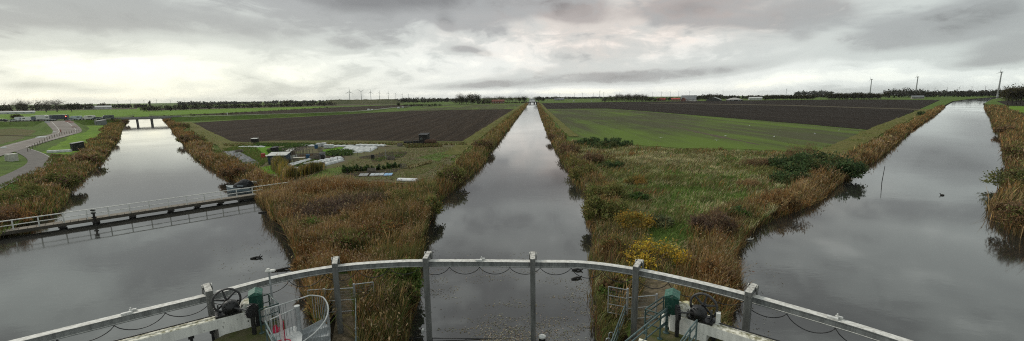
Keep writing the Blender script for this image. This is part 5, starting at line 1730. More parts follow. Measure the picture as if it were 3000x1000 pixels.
def barrel(name, label, x, y, r, h, m, cat='barrel'):
    p = at(x, y, LZ)
    o = MB().lathe(Vector((p.x, p.y, LZ)), [(r * 0.9, 0), (r, h * 0.1), (r * 1.03, h * 0.33), (r, h * 0.36), (r, h * 0.64), (r * 1.03, h * 0.67), (r, h * 0.9), (r * 0.9, h), (0, h - 0.02)], 14).build(name, m)
    return setp(o, label, cat)


barrel('red_barrel', 'red barrel left of the dark blue shed', 772, 465, 0.42, 1.15, mat('red plastic', (0.35, 0.06, 0.035), 0.5, 0.25, 3))
barrel('blue_barrel', 'dark blue barrel beside the white tanks', 927, 437, 0.42, 1.1, mat('blue plastic', (0.03, 0.09, 0.17), 0.5, 0.25, 3))
q = at(781, 462, LZ)
setp(MB().lathe(Vector((q.x, q.y, LZ)), [(0.35, 0), (0.5, 0.2), (0.42, 0.45), (0.15, 0.55), (0, 0.56)], 9).build('white_sack', mat('white sack', (0.7, 0.7, 0.68), 0.7, 0.15, 3)), 'white sack standing between red barrel and blue shed', 'sack')
q = at(828, 487, LZ)
tp = MB()
for i in range(7):
    for j in range(5):
        tp.v.append(Vector((q.x + (i - 3) * 0.4, q.y + (j - 2) * 0.35, LZ + 0.08 + 0.45 * max(0, 1 - ((i - 3) / 3.2) ** 2 - ((j - 2) / 2.4) ** 2) * (0.5 + vnoise([i], [j], 1.0, 8)[0]))))
tp.f = [(i * 5 + j, i * 5 + j + 1, (i + 1) * 5 + j + 1, (i + 1) * 5 + j) for i in range(6) for j in range(4)]
setp(tp.build('blue_tarpaulin', mat('blue tarpaulin', (0.03, 0.22, 0.42), 0.5, 0.2, 2)), 'bright blue tarpaulin heap in front of the blue shed', 'tarpaulin')


def tank(label, x, y, wpx, hpx):
    """intermediate bulk container: white bottle in a tube cage on a pallet"""
    p = at(x, y, LZ); s = px_m(p)
    w, h = wpx * s, hpx * s * 1.05
    t = thing('water_tank', label, 'tank', Vector((p.x, p.y, LZ)), R(6), 'white water tanks in the gardens')
    MB().box((0, 0, h * 0.55), (w * 0.95, w * 0.9, h * 0.86)).build('bottle', mat('white tank plastic', (0.72, 0.73, 0.72), 0.5, 0.12, 2), t, local=True, bevel=0.08)
    MB().box((0, 0, 0.07), (w, w, 0.13)).build('pallet', M_TIMBER, t, local=True)
    for k in range(4):
        z = h * (0.25 + 0.22 * k)
        MB().tube([(-w / 2, -w / 2, z), (w / 2, -w / 2, z), (w / 2, w / 2, z), (-w / 2, w / 2, z)], 0.02, 5, closed=True).build('cage_ring', M_ZINC, t, local=True)
    for k in range(4):
        x0 = -w / 2 + w * k / 3
        MB().tube([(x0, -w / 2 - 0.01, 0.12), (x0, -w / 2 - 0.01, h)], 0.02, 5).build('cage_bar', M_ZINC, t, local=True)
    return t


tank('leftmost white water tank, in the back pair', 935, 432, 13, 12)
tank('second white water tank of the back pair', 949, 431, 13, 12)
tank('third white water tank, left one of the front pair', 957, 436, 13, 12)
tank('rightmost white water tank, right one of the front pair', 971, 436, 13, 12)

M_FLEECE = mat('white fleece', (0.60, 0.61, 0.60), 0.9, 0.12, 1.2, (0.42, 0.44, 0.43), bump=0.4, bscale=3)


def tunnel(label, a, b, w, h, hoops=True):
    h *= 0.72
    """low fleece tunnel sagging between hoops"""
    A_, B_ = at(a[0], a[1], LZ), at(b[0], b[1], LZ)
    L_ = (B_ - A_).length
    n = max(8, int(L_ / 0.35))
    d_ = (B_ - A_).normalized(); n_ = Vector((-d_.y, d_.x, 0))
    mb = MB(); rows = []
    for i in range(n + 1):
        u = i / n
        sag = 0.80 + 0.20 * abs(math.cos(math.pi * u * L_ / 1.5)) + random.uniform(-0.05, 0.05)
        e = 0.35 if i in (0, n) else 1.0
        rows.append([A_ + d_ * L_ * u + n_ * (w / 2) * math.cos(k * math.pi / 6) * (0.95 + random.uniform(-0.05, 0.1)) + Vector((0, 0, h * sag * e * math.sin(k * math.pi / 6) ** 0.8 if 0 < k < 6 else 0.0)) for k in range(7)])
    mb.add([v for r_ in rows for v in r_], [(i * 7 + k, i * 7 + k + 1, (i + 1) * 7 + k + 1, (i + 1) * 7 + k) for i in range(n) for k in range(6)])
    return setp(mb.build('fleece_tunnel', M_FLEECE), label, 'row cover', 'white fleece tunnels in the gardens')


tunnel('pale fleece tunnel beside the far lawn, leftmost in the gardens', (698, 434), (777, 433), 1.3, 0.75)
tunnel('white fleece tunnel left of the white tanks', (868, 430), (928, 430), 1.4, 0.8)
tunnel('white fleece tunnel right behind the white tanks', (976, 431), (1040, 430.5), 1.4, 0.8)
tunnel('farthest right white fleece tunnel at the field edge', (1042, 429), (1132, 430), 1.5, 0.95)
for k, nm in enumerate(('back', 'second', 'third', 'fourth', 'front')):
    tunnel('%s row of the five white fleece tunnels right of the lawn' % nm, (1012 - 4.4 * k, 434.5 + 2.6 * k), (1107 - 5.0 * k, 435 + 2.9 * k), 1.15, 0.75)
tunnel('low white fleece strip behind the palm-like vegetables', (945, 456), (1062, 448), 1.0, 0.55)
tunnel('white fleece tunnel in front of the blue shed, left of the green rows', (842, 488), (916, 469), 1.2, 0.7)
tunnel('thin white fleece tunnel beside the green rows', (852, 489), (912, 472), 0.7, 0.5)
tunnel('white fleece tunnel above the reed hedge', (890, 487), (1000, 465), 1.2, 0.9)
tunnel('white fleece tunnel in the lower corner by the fence posts', (938, 482), (1003, 468), 1.3, 0.9)
tunnel('front white fleece tunnel nearest the fence posts', (946, 488), (1003, 473), 1.2, 0.85)

# crumpled grey sheet over a bed
ps = [at(x, y, LZ) for x, y in ((651, 445), (692, 441), (768, 482), (728, 490), (700, 483))]
gx = MB(); N1, N2 = 26, 12
for i in range(N1 + 1):
    for j in range(N2 + 1):
        u, v = i / N1, j / N2
        p = (ps[0].lerp(ps[1], v)).lerp(ps[3].lerp(ps[2], v), u)
        edge = min(u, 1 - u, v, 1 - v) * 6
        gx.v.append(Vector((p.x, p.y, LZ + 0.05 + min(1, edge) * (0.08 + 0.35 * vnoise([p.x], [p.y], 1.1, 4)[0] + 0.25 * vnoise([p.x], [p.y], 0.5, 9)[0]))))
gx.f = [(i * (N2 + 1) + j, i * (N2 + 1) + j + 1, (i + 1) * (N2 + 1) + j + 1, (i + 1) * (N2 + 1) + j) for i in range(N1) for j in range(N2)]
setp(gx.build('ground_sheet', mat('grey plastic sheet', (0.055, 0.06, 0.068), 0.75, 0.4, 1.2, (0.12, 0.128, 0.14), spec=0.25)), 'crumpled dark grey plastic sheet over a bed beside the left canal', 'sheet')

# vegetables, hedge, rows
def low_plants(name, label, poly, n, h, pal_idx, w=0.12, cat='plants', lean=0.5):
    pw = [at(x, y, LZ) for x, y in poly]
    xy = sample_poly(pw, n)
    idx = RNG.choice(pal_idx, n)
    H = h * RNG.uniform(0.6, 1.3, n)
    v, f, c = blade_arrays(np.stack([xy[:, 0], xy[:, 1], np.full(n, LZ - 0.02)], 1), H, np.full(n, w), pick_cols(PAL, idx), lean)
    return setp(mesh_np(name, v, f, M_REED, c), label, cat, None, 'stuff')


low_plants('vegetable_row', 'dark green vegetable rows behind the far lawn', [(746, 424), (900, 424), (928, 428), (870, 434), (800, 432), (748, 430)], 5000, 0.6, [5, 3], 0.22)
low_plants('vegetable_row', 'dark green vegetable rows above the blue shed', [(783, 446), (850, 436), (866, 440), (845, 447), (790, 455)], 3500, 0.7, [5, 5, 3], 0.2)
low_plants('vegetable_row', 'green leek rows between the front fleece tunnels', [(862, 490), (918, 472), (940, 474), (890, 489)], 2200, 0.45, [7, 5], 0.15)
low_plants('vegetable_row', 'palm-like green vegetables in front of the five fleece tunnels', [(944, 452), (1000, 443), (1036, 446), (1030, 458), (960, 460)], 900, 0.75, [5, 5, 3], 0.22, lean=0.9)
low_plants('weed_strip', 'low weeds along the field edge of the gardens', [(655, 424), (900, 422), (1366, 420), (1366, 427), (900, 426), (655, 430)], 9000, 0.5, [2, 9, 7, 6], 0.2)
low_plants('garden_weeds', 'scattered weeds and dry grass over the garden plots', [(880, 530), (960, 500), (1060, 465), (1150, 440), (1340, 432), (1290, 500), (1250, 535), (1000, 528)], 9000, 0.28, [2, 9, 6, 7], 0.12)
low_plants('garden_weeds', 'green weeds between left canal reeds and gardens', [(652, 438), (740, 425), (790, 470), (762, 492), (745, 520), (715, 500), (690, 470)], 5000, 0.45, [7, 3, 2], 0.16)
hw = []
for a, b in (((808, 494), (846, 528)), ((846, 528), (938, 500))):
    p, q = at(a[0], a[1], LZ), at(b[0], b[1], LZ)
    n = 3600
    u = RNG.uniform(0, 1, n)
    hw.append(np.stack([p.x + (q.x - p.x) * u + RNG.normal(0, .35, n), p.y + (q.y - p.y) * u + RNG.normal(0, .35, n)], 1))
make_blades('reed_hedge', np.concatenate(hw), 1.0, {0: 0.05, 2: 0.25, 8: 0.10}, (), 'tall yellow green grass hedge around the near garden plot', 'hedge', 77, hsp=[1.9] * 10, lean=0.12)

# fruit bushes row
fruit = shrub_px('fruit_bush', 'small dark green fruit bush above the cold frames, first from the left', 1012, 508, 17, 1.3, Pb + Pv[2:], 420, 0.34, cat='bush', group='fruit bushes in the row', seed=60, clumps=12, stems=3)
for k in range(1, 11):
    u = k / 10
    p = at(1012 + 160 * u, 508 - 15 * u + random.uniform(-1.5, 1.5), LZ)
    cpy = copy_tree(fruit)
    cpy['label'] = 'small dark green fruit bush above the cold frames, %s from the left' % ORD[k]
    cpy.location = (p.x, p.y, LZ)
    cpy.rotation_euler = (0, 0, random.uniform(0, 6))
    cpy.scale = (random.uniform(0.6, 1.0),) * 3
for k in range(3):
    p = at((1018, 1060, 1110)[k], (512, 505, 500)[k], LZ)
    setp(MB().tube([(p.x, p.y, LZ), (p.x, p.y, LZ + 1.0)], 0.05, 6).tube([(p.x - .2, p.y, LZ + .8), (p.x + .2, p.y, LZ + .8)], 0.03, 5).build('bush_stake', M_DARKW), 'dark wooden stake supporting the fruit bush row, %s' % ('left', 'middle', 'right')[k], 'stake')

# cold frames and white sheet
for x, y, w, col, lab in ((1066, 518, 26, (0.20, 0.21, 0.20), 'grey glazed cold frame, leftmost of three'), (1105, 517, 40, (0.38, 0.42, 0.44), 'pale glazed cold frame in the middle of three'), (1138, 517, 24, (0.16, 0.36, 0.60), 'blue covered cold frame, rightmost of three')):
    p = at(x, y, LZ); s = px_m(p); ww = w * s
    t = thing('cold_frame', lab, 'cold frame', Vector((p.x, p.y, LZ)), R(5))
    MB().extrude([(-0.7, 0), (0.7, 0), (0.7, 0.25), (-0.7, 0.42)], (-ww / 2, 0, 0), (ww / 2, 0, 0)).build('box', M_TIMBER, t, local=True)
    npn = max(2, int(ww / 0.7))
    for k in range(npn):
        x0 = -ww / 2 + ww * (k + 0.5) / npn
        MB().add([(x0 - ww / npn * 0.45, -0.66, 0.27), (x0 + ww / npn * 0.45, -0.66, 0.27), (x0 + ww / npn * 0.45, 0.66, 0.43), (x0 - ww / npn * 0.45, 0.66, 0.43)], [(0, 1, 2, 3)]).build('pane', mat('frame cover %s' % (col,), col, 0.2, 0.2, 2, spec=0.5), t, local=True)
pa, pb = at(1168, 532, LZ), at(1222, 534, LZ)
mb = MB().extrude([(0.55 * math.cos(a * math.pi / 5), 0.28 * math.sin(a * math.pi / 5)) for a in range(10)], Vector((pa.x, pa.y, LZ + 0.26)), Vector((pb.x, pb.y, LZ + 0.26)))
setp(mb.build('rolled_sheet', mat('rolled white sheet', (0.72, 0.73, 0.74), 0.6, 0.12, 1)), 'rolled white plastic sheet lying at the reed bed edge', 'sheet')
pa, pb = at(1160, 526, LZ), at(1238, 528, LZ)
setp(MB().bar(Vector((pa.x, pa.y, LZ + 0.12)), Vector((pb.x, pb.y, LZ + 0.12)), 0.25, 0.2).build('timber_edge', M_TIMBER), 'long grey timber plank behind the rolled white sheet', 'plank')
# junk by the black shack
p = at(1262, 424, LZ)
mb = MB().lathe(Vector((p.x, p.y, LZ + 0.75)), [(0.0, -1.6), (0.5, -1.55), (0.72, -1.3), (0.75, -1.0), (0.75, 1.0), (0.72, 1.3), (0.5, 1.55), (0, 1.6)], 14, axis='X')
setp(mb.build('rusty_tank', M_RUST), 'rusty brown cylindrical tank lying beside the black shack', 'tank')
for x, y, w, h, lab in ((1196, 424, 2.2, 1.1, 'dark junk cart left of the black shack'), (1220, 424, 1.6, 1.3, 'dark stacked crates just left of the black shack')):
    p = at(x, y, LZ)
    t = thing('junk_cart', lab, 'cart', Vector((p.x, p.y, LZ)))
    MB().box((0, 0, h * 0.6), (w, 1.1, h * 0.5)).build('body', M_BLACKW, t, local=True)
    for sx in (-1, 1):
        MB().lathe((sx * w * 0.32, -0.6, 0.32), [(0.32, -0.06), (0.32, 0.06)], 12, axis='Y').build('wheel', M_DARKW, t, local=True)
    MB().bar((-w / 2, 0, h * 0.85), (-w / 2, 0, h * 1.4), 0.08).bar((w / 2, 0, h * 0.85), (w / 2, 0, h * 1.2), 0.08).bar((-w / 2, 0, h * 1.35), (w / 2, 0, h * 1.15), 0.07).build('frame', M_TIMBER, t, local=True)
low_plants('vegetable_row', 'green cabbage rows on the bare plot right of the fleece tunnels', [(1090, 470), (1130, 460), (1190, 452), (1180, 460), (1110, 476)], 500, 0.3, [7, 5, 3], 0.2)
low_plants('garden_weeds', 'dry tufts along the path between the right hand plots', [(1190, 492), (1260, 476), (1266, 480), (1200, 498)], 700, 0.5, [6, 9, 2], 0.14)
low_plants('garden_weeds', 'dark weeds around the black shack and rusty tank', [(1185, 428), (1290, 426), (1296, 432), (1190, 436)], 1200, 0.6, [2, 9, 5], 0.2)
# posts
for k in range(9):
    u = k / 8
    p = at(951 + 155 * u, 488 - 47 * u, LZ)
    setp(MB().bar((p.x, p.y, LZ - 0.1), (p.x, p.y, LZ + 1.0), 0.09, 0.09, w2=0.07, h2=0.07).box((p.x, p.y, LZ + 0.99), (0.10, 0.10, 0.03)).build('fence_post', M_TIMBER), 'thin grey fence post beside the fleece tunnels, %s from the near end' % ORD[k], 'post', 'slanting row of fence posts')
for x, y, h, lab in ((1131, 467, 2.0, 'tall pale post on the bare garden plot'), (1113, 459, 1.0, 'short dark post left of the tall pale garden post'), (1150, 458, 1.0, 'thin dark post right of the tall pale garden post'), (1151, 423, 1.6, 'dark post at the field edge near the farthest fleece tunnel')):
    p = at(x, y, LZ)
    setp(MB().bar((p.x, p.y, LZ - 0.1), (p.x, p.y, LZ + h), 0.13 if h > 1.8 else 0.09, 0.12).box((p.x, p.y, LZ + h + 0.01), (0.15, 0.14, 0.04)).build('garden_post', mat('pale post', (0.36, 0.34, 0.29), 0.9, 0.3, 3) if h > 1.8 else M_TIMBER), lab, 'post')
p, q = at(1075, 462, LZ), at(1135, 460, LZ)
setp(MB().bar(Vector((p.x, p.y, LZ + 0.3)), Vector((q.x, q.y, LZ + 0.3)), 0.1, 0.12).bar((p.x, p.y, LZ), (p.x, p.y, LZ + 0.5), 0.08).bar((q.x, q.y, LZ), (q.x, q.y, LZ + 0.5), 0.08).build('low_rail', M_TIMBER), 'low brown timber rail on the bare garden plot', 'rail')
for x, y, lab in ((793, 440, 'heap of pale planks left of the vegetable rows'), (826, 435, 'heap of pale planks behind the vegetable rows'), (1136, 432, 'heap of brown planks at the end of the farthest tunnel'), (792, 521, 'small heap of sawn logs on the near lawn')):
    p = at(x, y, LZ)
    t = thing('plank_heap', lab, 'planks', Vector((p.x, p.y, LZ)))
    for k in range(6):
        a = random.uniform(-0.5, 0.5)
        MB().box((random.uniform(-.3, .3), random.uniform(-.4, .4), 0.06 + 0.08 * k), (random.uniform(1.2, 2.2), 0.22, 0.07), a).build('plank', mat('sawn plank', (0.40, 0.33, 0.23), 0.9, 0.35, 2), t, local=True)
p = at(866, 502, LZ)
setp(MB().lathe((p.x, p.y, LZ), [(0.25, 0), (0.35, 0.3), (0.3, 0.55), (0.45, 0.62), (0.2, 0.75), (0, 0.76)], 9).build('garden_stool', M_FLEECE), 'small white round stool inside the grass hedge', 'stool')
p = at(878, 474, LZ)
t = thing('work_table', 'garden work table with pale top right of the blue shed', 'table', Vector((p.x, p.y, LZ)), R(15))
MB().box((0, 0, 0.85), (2.2, 0.9, 0.06)).build('table_top', mat('pale table top', (0.62, 0.58, 0.50), 0.8, 0.2, 2), t, local=True)
for a in (-1, 1):
    for b in (-.38, .38):
        MB().bar((a, b, 0), (a, b, 0.82), 0.07).build('leg', M_TIMBER, t, local=True)

# clutter of the plots
def compost(label, x, y, w=1.2, h=0.9, m=M_TIMBER):
    p = at(x, y, LZ)
    t = thing('compost_bin', label, 'compost bin', Vector((p.x, p.y, LZ)), random.uniform(-.3, .3))
    for a, b, c_, d_ in ((-w / 2, -w / 2, w / 2, -w / 2), (w / 2, -w / 2, w / 2, w / 2), (w / 2, w / 2, -w / 2, w / 2), (-w / 2, w / 2, -w / 2, -w / 2)):
        for k in range(4):
            z = h * (k + .5) / 4
            MB().bar((a, b, z), (c_, d_, z), 0.05, h / 4 * .7).build('slat', m, t, local=True)
    MB().lathe((0, 0, 0), [(w * .44, 0), (w * .44, h * .7), (w * .2, h * .85), (0, h * .9)], 8).build('heap', MATS['bed soil'], t, local=True)


for lab, x, y in (('slatted compost bin right of the pergola frame', 932, 465), ('slatted compost bin between pergola frame and leeks', 920, 470), ('slatted compost bin left of the grey plastic sheet', 702, 450), ('slatted compost bin behind the cold frames', 1090, 509), ('slatted compost bin near the tall pale post', 1146, 470), ('slatted compost bin left of the black shack', 1172, 430)):
    compost(lab, x, y)
shed('tool_hut', 'small brown tool hut at the left end of the pergola frame', (853, 463), 15, 1.6, 1.6, R(5), mat('brown boards', (0.12, 0.085, 0.06), 0.85, 0.3, 2), M_ROOFP, 0.2, 'hut', True, False)
shed('tool_hut', 'small dark tool hut beside the vegetable rows behind the shed', (806, 451), 13, 1.4, 1.4, R(-8), M_BLACKW, MATS['dark roof felt'], 0.2, 'hut', True, False)
shed('tool_hut', 'small grey tool hut right of the leek rows', (946, 470), 12, 1.4, 1.4, R(12), mat('grey cladding', (0.20, 0.21, 0.215), 0.8, 0.2, 0.6), MATS['dark roof felt'], 0.2, 'hut', True, False)
barrel('blue_barrel', 'blue barrel inside the open pergola frame', 903, 466, 0.4, 1.0, MATS['blue plastic'])
barrel('black_butt', 'black water butt at the right corner of the blue shed', 849, 482, 0.36, 0.95, M_BLACKW)
barrel('black_butt', 'black water butt at the near end of the slanting fence posts', 944, 491, 0.36, 0.95, M_BLACKW)
barrel('black_butt', 'black water butt on the bare plot near the low timber rail', 1092, 467, 0.36, 0.95, M_BLACKW)
for lab, x, y in (('upright grey pallet leaning by the work table', 868, 478), ('upright grey pallet between greenhouse frame and tanks', 938, 446), ('upright grey pallet beside the fruit bushes', 1182, 496)):
    p = at(x, y, LZ)
    t = thing('pallet', lab, 'pallet', Vector((p.x, p.y, LZ)), random.uniform(-.4, .4))
    for k in range(5):
        MB().box((-.5 + .25 * k, 0, .5), (.12, .03, 1.0)).build('slat', M_TIMBER, t, local=True)
    for z in (.12, .5, .9):
        MB().box((0, .05, z), (1.15, .06, .1)).build('bearer', M_TIMBER, t, local=True)

# ---- left meadow things
p = at(36, 472, LZ); s = px_m(p)
t = thing('concrete_trough', 'ribbed off white container standing beside the asphalt lane', 'container', Vector((p.x, p.y, LZ)), R(-25))
w = 32 * s
MB().extrude([(-w * .26, 0), (w * .26, 0), (w * .30, 1.5), (-w * .30, 1.5)], (-w / 2, 0, 0), (w / 2, 0, 0)).build('body', mat('off white container', (0.52, 0.51, 0.45), 0.8, 0.25, 1.5), t, local=True)
for k in range(9):
    x0 = -w / 2 + w * (k + 0.5) / 9
    MB().box((x0, -w * .295, 0.75), (0.08, 0.07, 1.46), Matrix.Rotation(-0.05, 3, 'X')).build('rib', mat('container rib', (0.56, 0.55, 0.49), 0.8, 0.2, 1.5), t, local=True)
MB().box((0, 0, 1.53), (w * 1.03, w * .62, 0.07)).build('lid', mat('container lid', (0.46, 0.46, 0.42), 0.8, 0.2, 1.5), t, local=True)
p = at(173, 447, LZ)
setp(MB().extrude([(-.5, 0), (.5, 0), (.45, .55), (.2, .62), (-.2, .62), (-.45, .55)], (p.x - 2.2, p.y - 0.6, LZ), (p.x + 2.2, p.y + 0.9, LZ)).build('wrapped_timber', M_FLEECE, bevel=0.05), 'long low white wrapped stack at the pasture edge near the lane', 'stack')
for x, y, w, lab in ((160, 389.5, 1.7, 'white plastic heap at the bend of the side road'), (122, 404, 3.2, 'long white sheet on the verge of the side road'), (12, 436, 1.2, 'white plastic heap at the left end of the side road')):
    p = at(x, y, LZ)
    setp(MB().lathe((p.x, p.y, LZ), [(w * .5, 0), (w * .48, .25), (w * .3, .5), (0, .58)], 10).build('white_heap', M_FLEECE), lab, 'plastic')
# pasture fence along the side road
for k in range(22):
    u = k / 21
    p = at(232 - 150 * u, 388 + 58 * u - 12 * math.sin(math.pi * u), LZ)
    setp(MB().bar((p.x, p.y, LZ - .1), (p.x, p.y, LZ + 1.15), 0.13, 0.13, w2=.1, h2=.1).box((p.x, p.y, LZ + 1.14), (0.12, 0.12, 0.05)).build('pasture_post', M_TIMBER), 'grey wooden pasture fence post along the side road, %s from the junction' % ORD[k], 'post', 'pasture fence posts')

# ---- things in the water
for x, y, r, lab in ((2760, 573, 0.30, 'dark duck swimming in the right canal'),):
    p = at(x, y, 0.0)
    t = thing('duck', lab, 'duck', Vector((p.x, p.y, 0)), R(160))
    t.scale = (.8, .8, .8)
    MB().lathe((0, 0, 0.07), [(0, -.30), (.06, -.27), (.12, -.15), (.14, 0), (.12, .15), (.05, .24), (0, .26)], 10, axis='X').build('body', mat('duck brown', (0.04, 0.035, 0.03), 0.8, 0.3, 8), t, smooth=True, local=True)
    MB().lathe((0.26, 0, 0.27), [(0, -.08), (.06, -.05), (.065, 0), (.04, .05), (.02, .14), (0, .15)], 8, axis='X').tube([(0.2, 0, 0.12), (0.24, 0, 0.25)], 0.04, 6).build('head', mat('duck head', (0.02, 0.025, 0.02), 0.6, 0.3, 8), t, smooth=True, local=True)
p = at(2583, 534, 0.0)
setp(MB().tube([(p.x, p.y, -0.6), (p.x + 0.25, p.y + .1, z_on(p, 2589, 487))], 0.05, 6, 0.035).build('mooring_stake', M_DARKW, None), 'lone dark slanting stake in the right canal', 'stake')
for x, y, L_, a, lab in ((752, 757, 0.9, 0.3, 'forked black driftwood in the left canal near the lamp post'), (772, 624, 1.1, 0.1, 'small black driftwood off the reed bed below the footbridge'), (838, 790, 2.0, 0.4, 'brown driftwood at the reed bed edge behind the rail'), (1692, 793, 0.8, -0.2, 'dark driftwood under the rail at the right of the middle canal'), (1690, 817, 0.8, 0.3, 'dark driftwood just below the rail near the right headland'), (2188, 705, 1.6, 0.3, 'pale branch lying at the right headland waterline')):
    p = at(x, y, 0.0)
    m = M_DARKW if 'pale' not in lab else mat('bleached wood', (0.5, 0.48, 0.43), 0.8, 0.2, 4)
    ca, sa = math.cos(a), math.sin(a)
    mb = MB().tube([(p.x - ca * L_ / 2, p.y - sa * L_ / 2, 0.0), (p.x, p.y, 0.10), (p.x + ca * L_ * .35, p.y + sa * L_ * .35, 0.06), (p.x + ca * L_ / 2, p.y + sa * L_ / 2, 0.16)], 0.10, 6, 0.04)
    if 'forked' in lab or 'pale' in lab:
        mb.tube([(p.x + ca * L_ * .2, p.y + sa * L_ * .2, 0.08), (p.x + ca * L_ * .3, p.y + sa * L_ * .3 + .1, 0.28)], 0.05, 5, 0.02)
    setp(mb.build('driftwood', m), lab, 'driftwood')

# floating leaves and straw on the middle canal and round the platform
def flecks(label, poly, n, size, cols, dens=None, seed=3):
    pw = [at(x, y, 0.0) for x, y in poly]
    xy = sample_poly(pw, n * 2)
    x, y = xy[:, 0], xy[:, 1]
    keep = RNG.uniform(0, 1, len(x)) < np.clip((0.55 * vnoise(x, y, 3.5, seed) + 0.45 * vnoise(x * 1.0, y * 2.5, 1.4, seed + 1)) * 2.6 - 0.85, 0.01, 1)
    if dens is not None:
        keep &= RNG.uniform(0, 1, len(x)) < dens(x, y)
    xy = xy[keep][:n]
    m = len(xy)
    a = RNG.uniform(0, 2 * np.pi, m); l = size * RNG.uniform(0.5, 1.6, m); w = l * RNG.uniform(0.25, 0.6, m)
    ux, uy = np.cos(a), np.sin(a)
    P = np.stack([xy[:, 0], xy[:, 1], np.full(m, 0.012)], 1)
    d = np.stack([ux * l, uy * l, np.zeros(m)], 1) / 2; s_ = np.stack([-uy * w, ux * w, np.zeros(m)], 1) / 2
    up = np.array([0, 0, 0.006])
    v = np.stack([P - d, P + s_ + up, P + d, P - s_ + up], 1).reshape(-1, 3)
    f = np.arange(m)[:, None] * 4 + np.array([[0, 1, 2, 3]])
    c = np.repeat(pick_cols(cols, RNG.integers(0, len(cols), m)), 4, 0)
    return setp(mesh_np('floating_leaves', v, f, M_LEAF, c), label, 'leaves', None, 'stuff')


FC = [(0.30, 0.27, 0.20), (0.22, 0.19, 0.13), (0.40, 0.37, 0.30), (0.16, 0.14, 0.10)]
flecks('pale leaves and straw floating on the middle canal behind the rail', [(1165, 1005), (1215, 880), (1240, 730), (1400, 740), (1560, 740), (1720, 730), (1735, 880), (1760, 1005)], 17000, 0.085, FC, lambda x, y: np.clip((32 - y) / 11, 0.05, 1))
flecks('thin scum of leaves floating beside the reed bed in the left canal', [(620, 720), (830, 690), (862, 760), (900, 900), (760, 840), (640, 800)], 260, 0.09, FC, None, 9)
flecks('thin scum of leaves floating in the right canal by the headland', [(2140, 1000), (2140, 820), (2170, 730), (2300, 800), (2260, 1000)], 160, 0.09, FC, None, 13)
# ================================================================== far country
# ---- tree prototypes (12 m tall), shared by all far trees
def tree_meshes(kind, seed):
    rng = random.Random(seed)
    nr = np.random.default_rng(seed)
    H = 12.0
    mb = MB()
    mb.tube([(0, 0, -0.3), (0.1, 0, H * .25), (0.0, .1, H * .45), (.15, -.1, H * .7)], 0.32, 7, 0.12)
    ends = []

    def branch(p, d, L, r, lev):
        q = p + d * L
        m_ = p.lerp(q, .5) + Vector((rng.uniform(-.1, .1), rng.uniform(-.1, .1), rng.uniform(0, .12))) * L
        mb.tube([p, m_, q], r, 5 if lev == 0 else 4, r * .45)
        ends.append((q, lev)); ends.append((m_, lev))
        if lev < 2:
            for _ in range(3 if kind != 'poplar' else 2):
                dd = (d + Vector((rng.uniform(-.8, .8), rng.uniform(-.8, .8), rng.uniform(-.15, .6)))).normalized()
                branch(q if rng.random() < .6 else m_, dd, L * rng.uniform(.5, .75), r * .5, lev + 1)
    nb = 8
    for i in range(nb):
        a = i * 2.4 + rng.uniform(-.4, .4)
        z = H * rng.uniform(.22, .62)
        e = rng.uniform(.35, .95) if kind != 'poplar' else 3.0
        branch(Vector((0, 0, z)), Vector((math.cos(a), math.sin(a), e)).normalized(), H * rng.uniform(.20, .30) * (0.6 if kind == 'poplar' else 1), .13, 0)
    zmax = max(v.z for v in mb.v)
    # twigs / leaves
    E = np.array([tuple(e[0]) for e in ends])
    n = {'bare': 1300, 'dense': 1500, 'half': 1300, 'poplar': 1100}[kind]
    k = nr.integers(0, len(E), n)
    spread = {'bare': .95, 'dense': 1.15, 'half': 1.0, 'poplar': .5}[kind]
    P = E[k] + nr.normal(0, spread, (n, 3))
    h_ = n // 2
    q_ = nr.normal(0, 1, (h_, 3)); q_ /= np.linalg.norm(q_, axis=1)[:, None]
    if kind != 'poplar':
        P[:h_] = np.array([0, 0, H * .62]) + q_ * nr.uniform(.3, 1.0, (h_, 1)) * np.array([H * .34, H * .34, H * .36])
    P[:, 2] = np.maximum(P[:, 2], 1.6 if kind != 'dense' else .6)
    pal = {'bare': [(0.075, 0.062, 0.048), (0.095, 0.078, 0.058)], 'dense': [(0.040, 0.046, 0.024), (0.055, 0.058, 0.030), (0.034, 0.036, 0.022)], 'half': [(0.085, 0.075, 0.040), (0.070, 0.070, 0.035)], 'poplar': [(0.07, 0.065, 0.045)]}[kind]
    c = pick_cols(pal, nr.integers(0, len(pal), n), nr)
    if kind == 'bare':
        S = nr.uniform(.8, 1.6, n); v, f, cc = leaf_arrays(P, S, c, nr, .5, .065)
    else:
        S = nr.uniform(.45, 1.0, n); v, f, cc = leaf_arrays(P, S, c, nr, .2, .6)
    return mb, (v, f, cc), max(zmax, float(P[:, 2].max()))


PROTO = {}
M_BARK = mat('tree bark', (0.065, 0.055, 0.045), 0.95, 0.3, 2)


def tree(kind, var, label, loc, h, group=None, name='tree', wide=1.0):
    key = (kind, var)
    if key not in PROTO:
        mb, (v, f, cc), zm = tree_meshes(kind, 100 + var * 7 + len(kind))
        t = thing(name, label, 'tree', loc, random.uniform(0, 6), group)
        mb.build('trunk', M_BARK, t, local=True)
        mesh_np('crown', v, f, M_LEAF, cc, t)
        PROTO[key] = (t, zm)
    else:
        t = copy_tree(PROTO[key][0])
        t.name = name
        for k in ('group',):
            if k in t:
                del t[k]
        setp(t, label, 'tree', group)
        t.location = loc
        t.rotation_euler = (0, 0, random.uniform(0, 6))
    s = h / PROTO[key][1]
    t.scale = (s * wide, s * wide, s)
    return t


def far_tree(kind, x, ytop, dist, label, group=None, name='tree', wide=1.0):
    p = far(x, dist, LZ)
    h = max(4.0, z_on(p, x, ytop) - LZ)
    return tree(kind, random.randrange(3), label, p, h, group, name, wide)


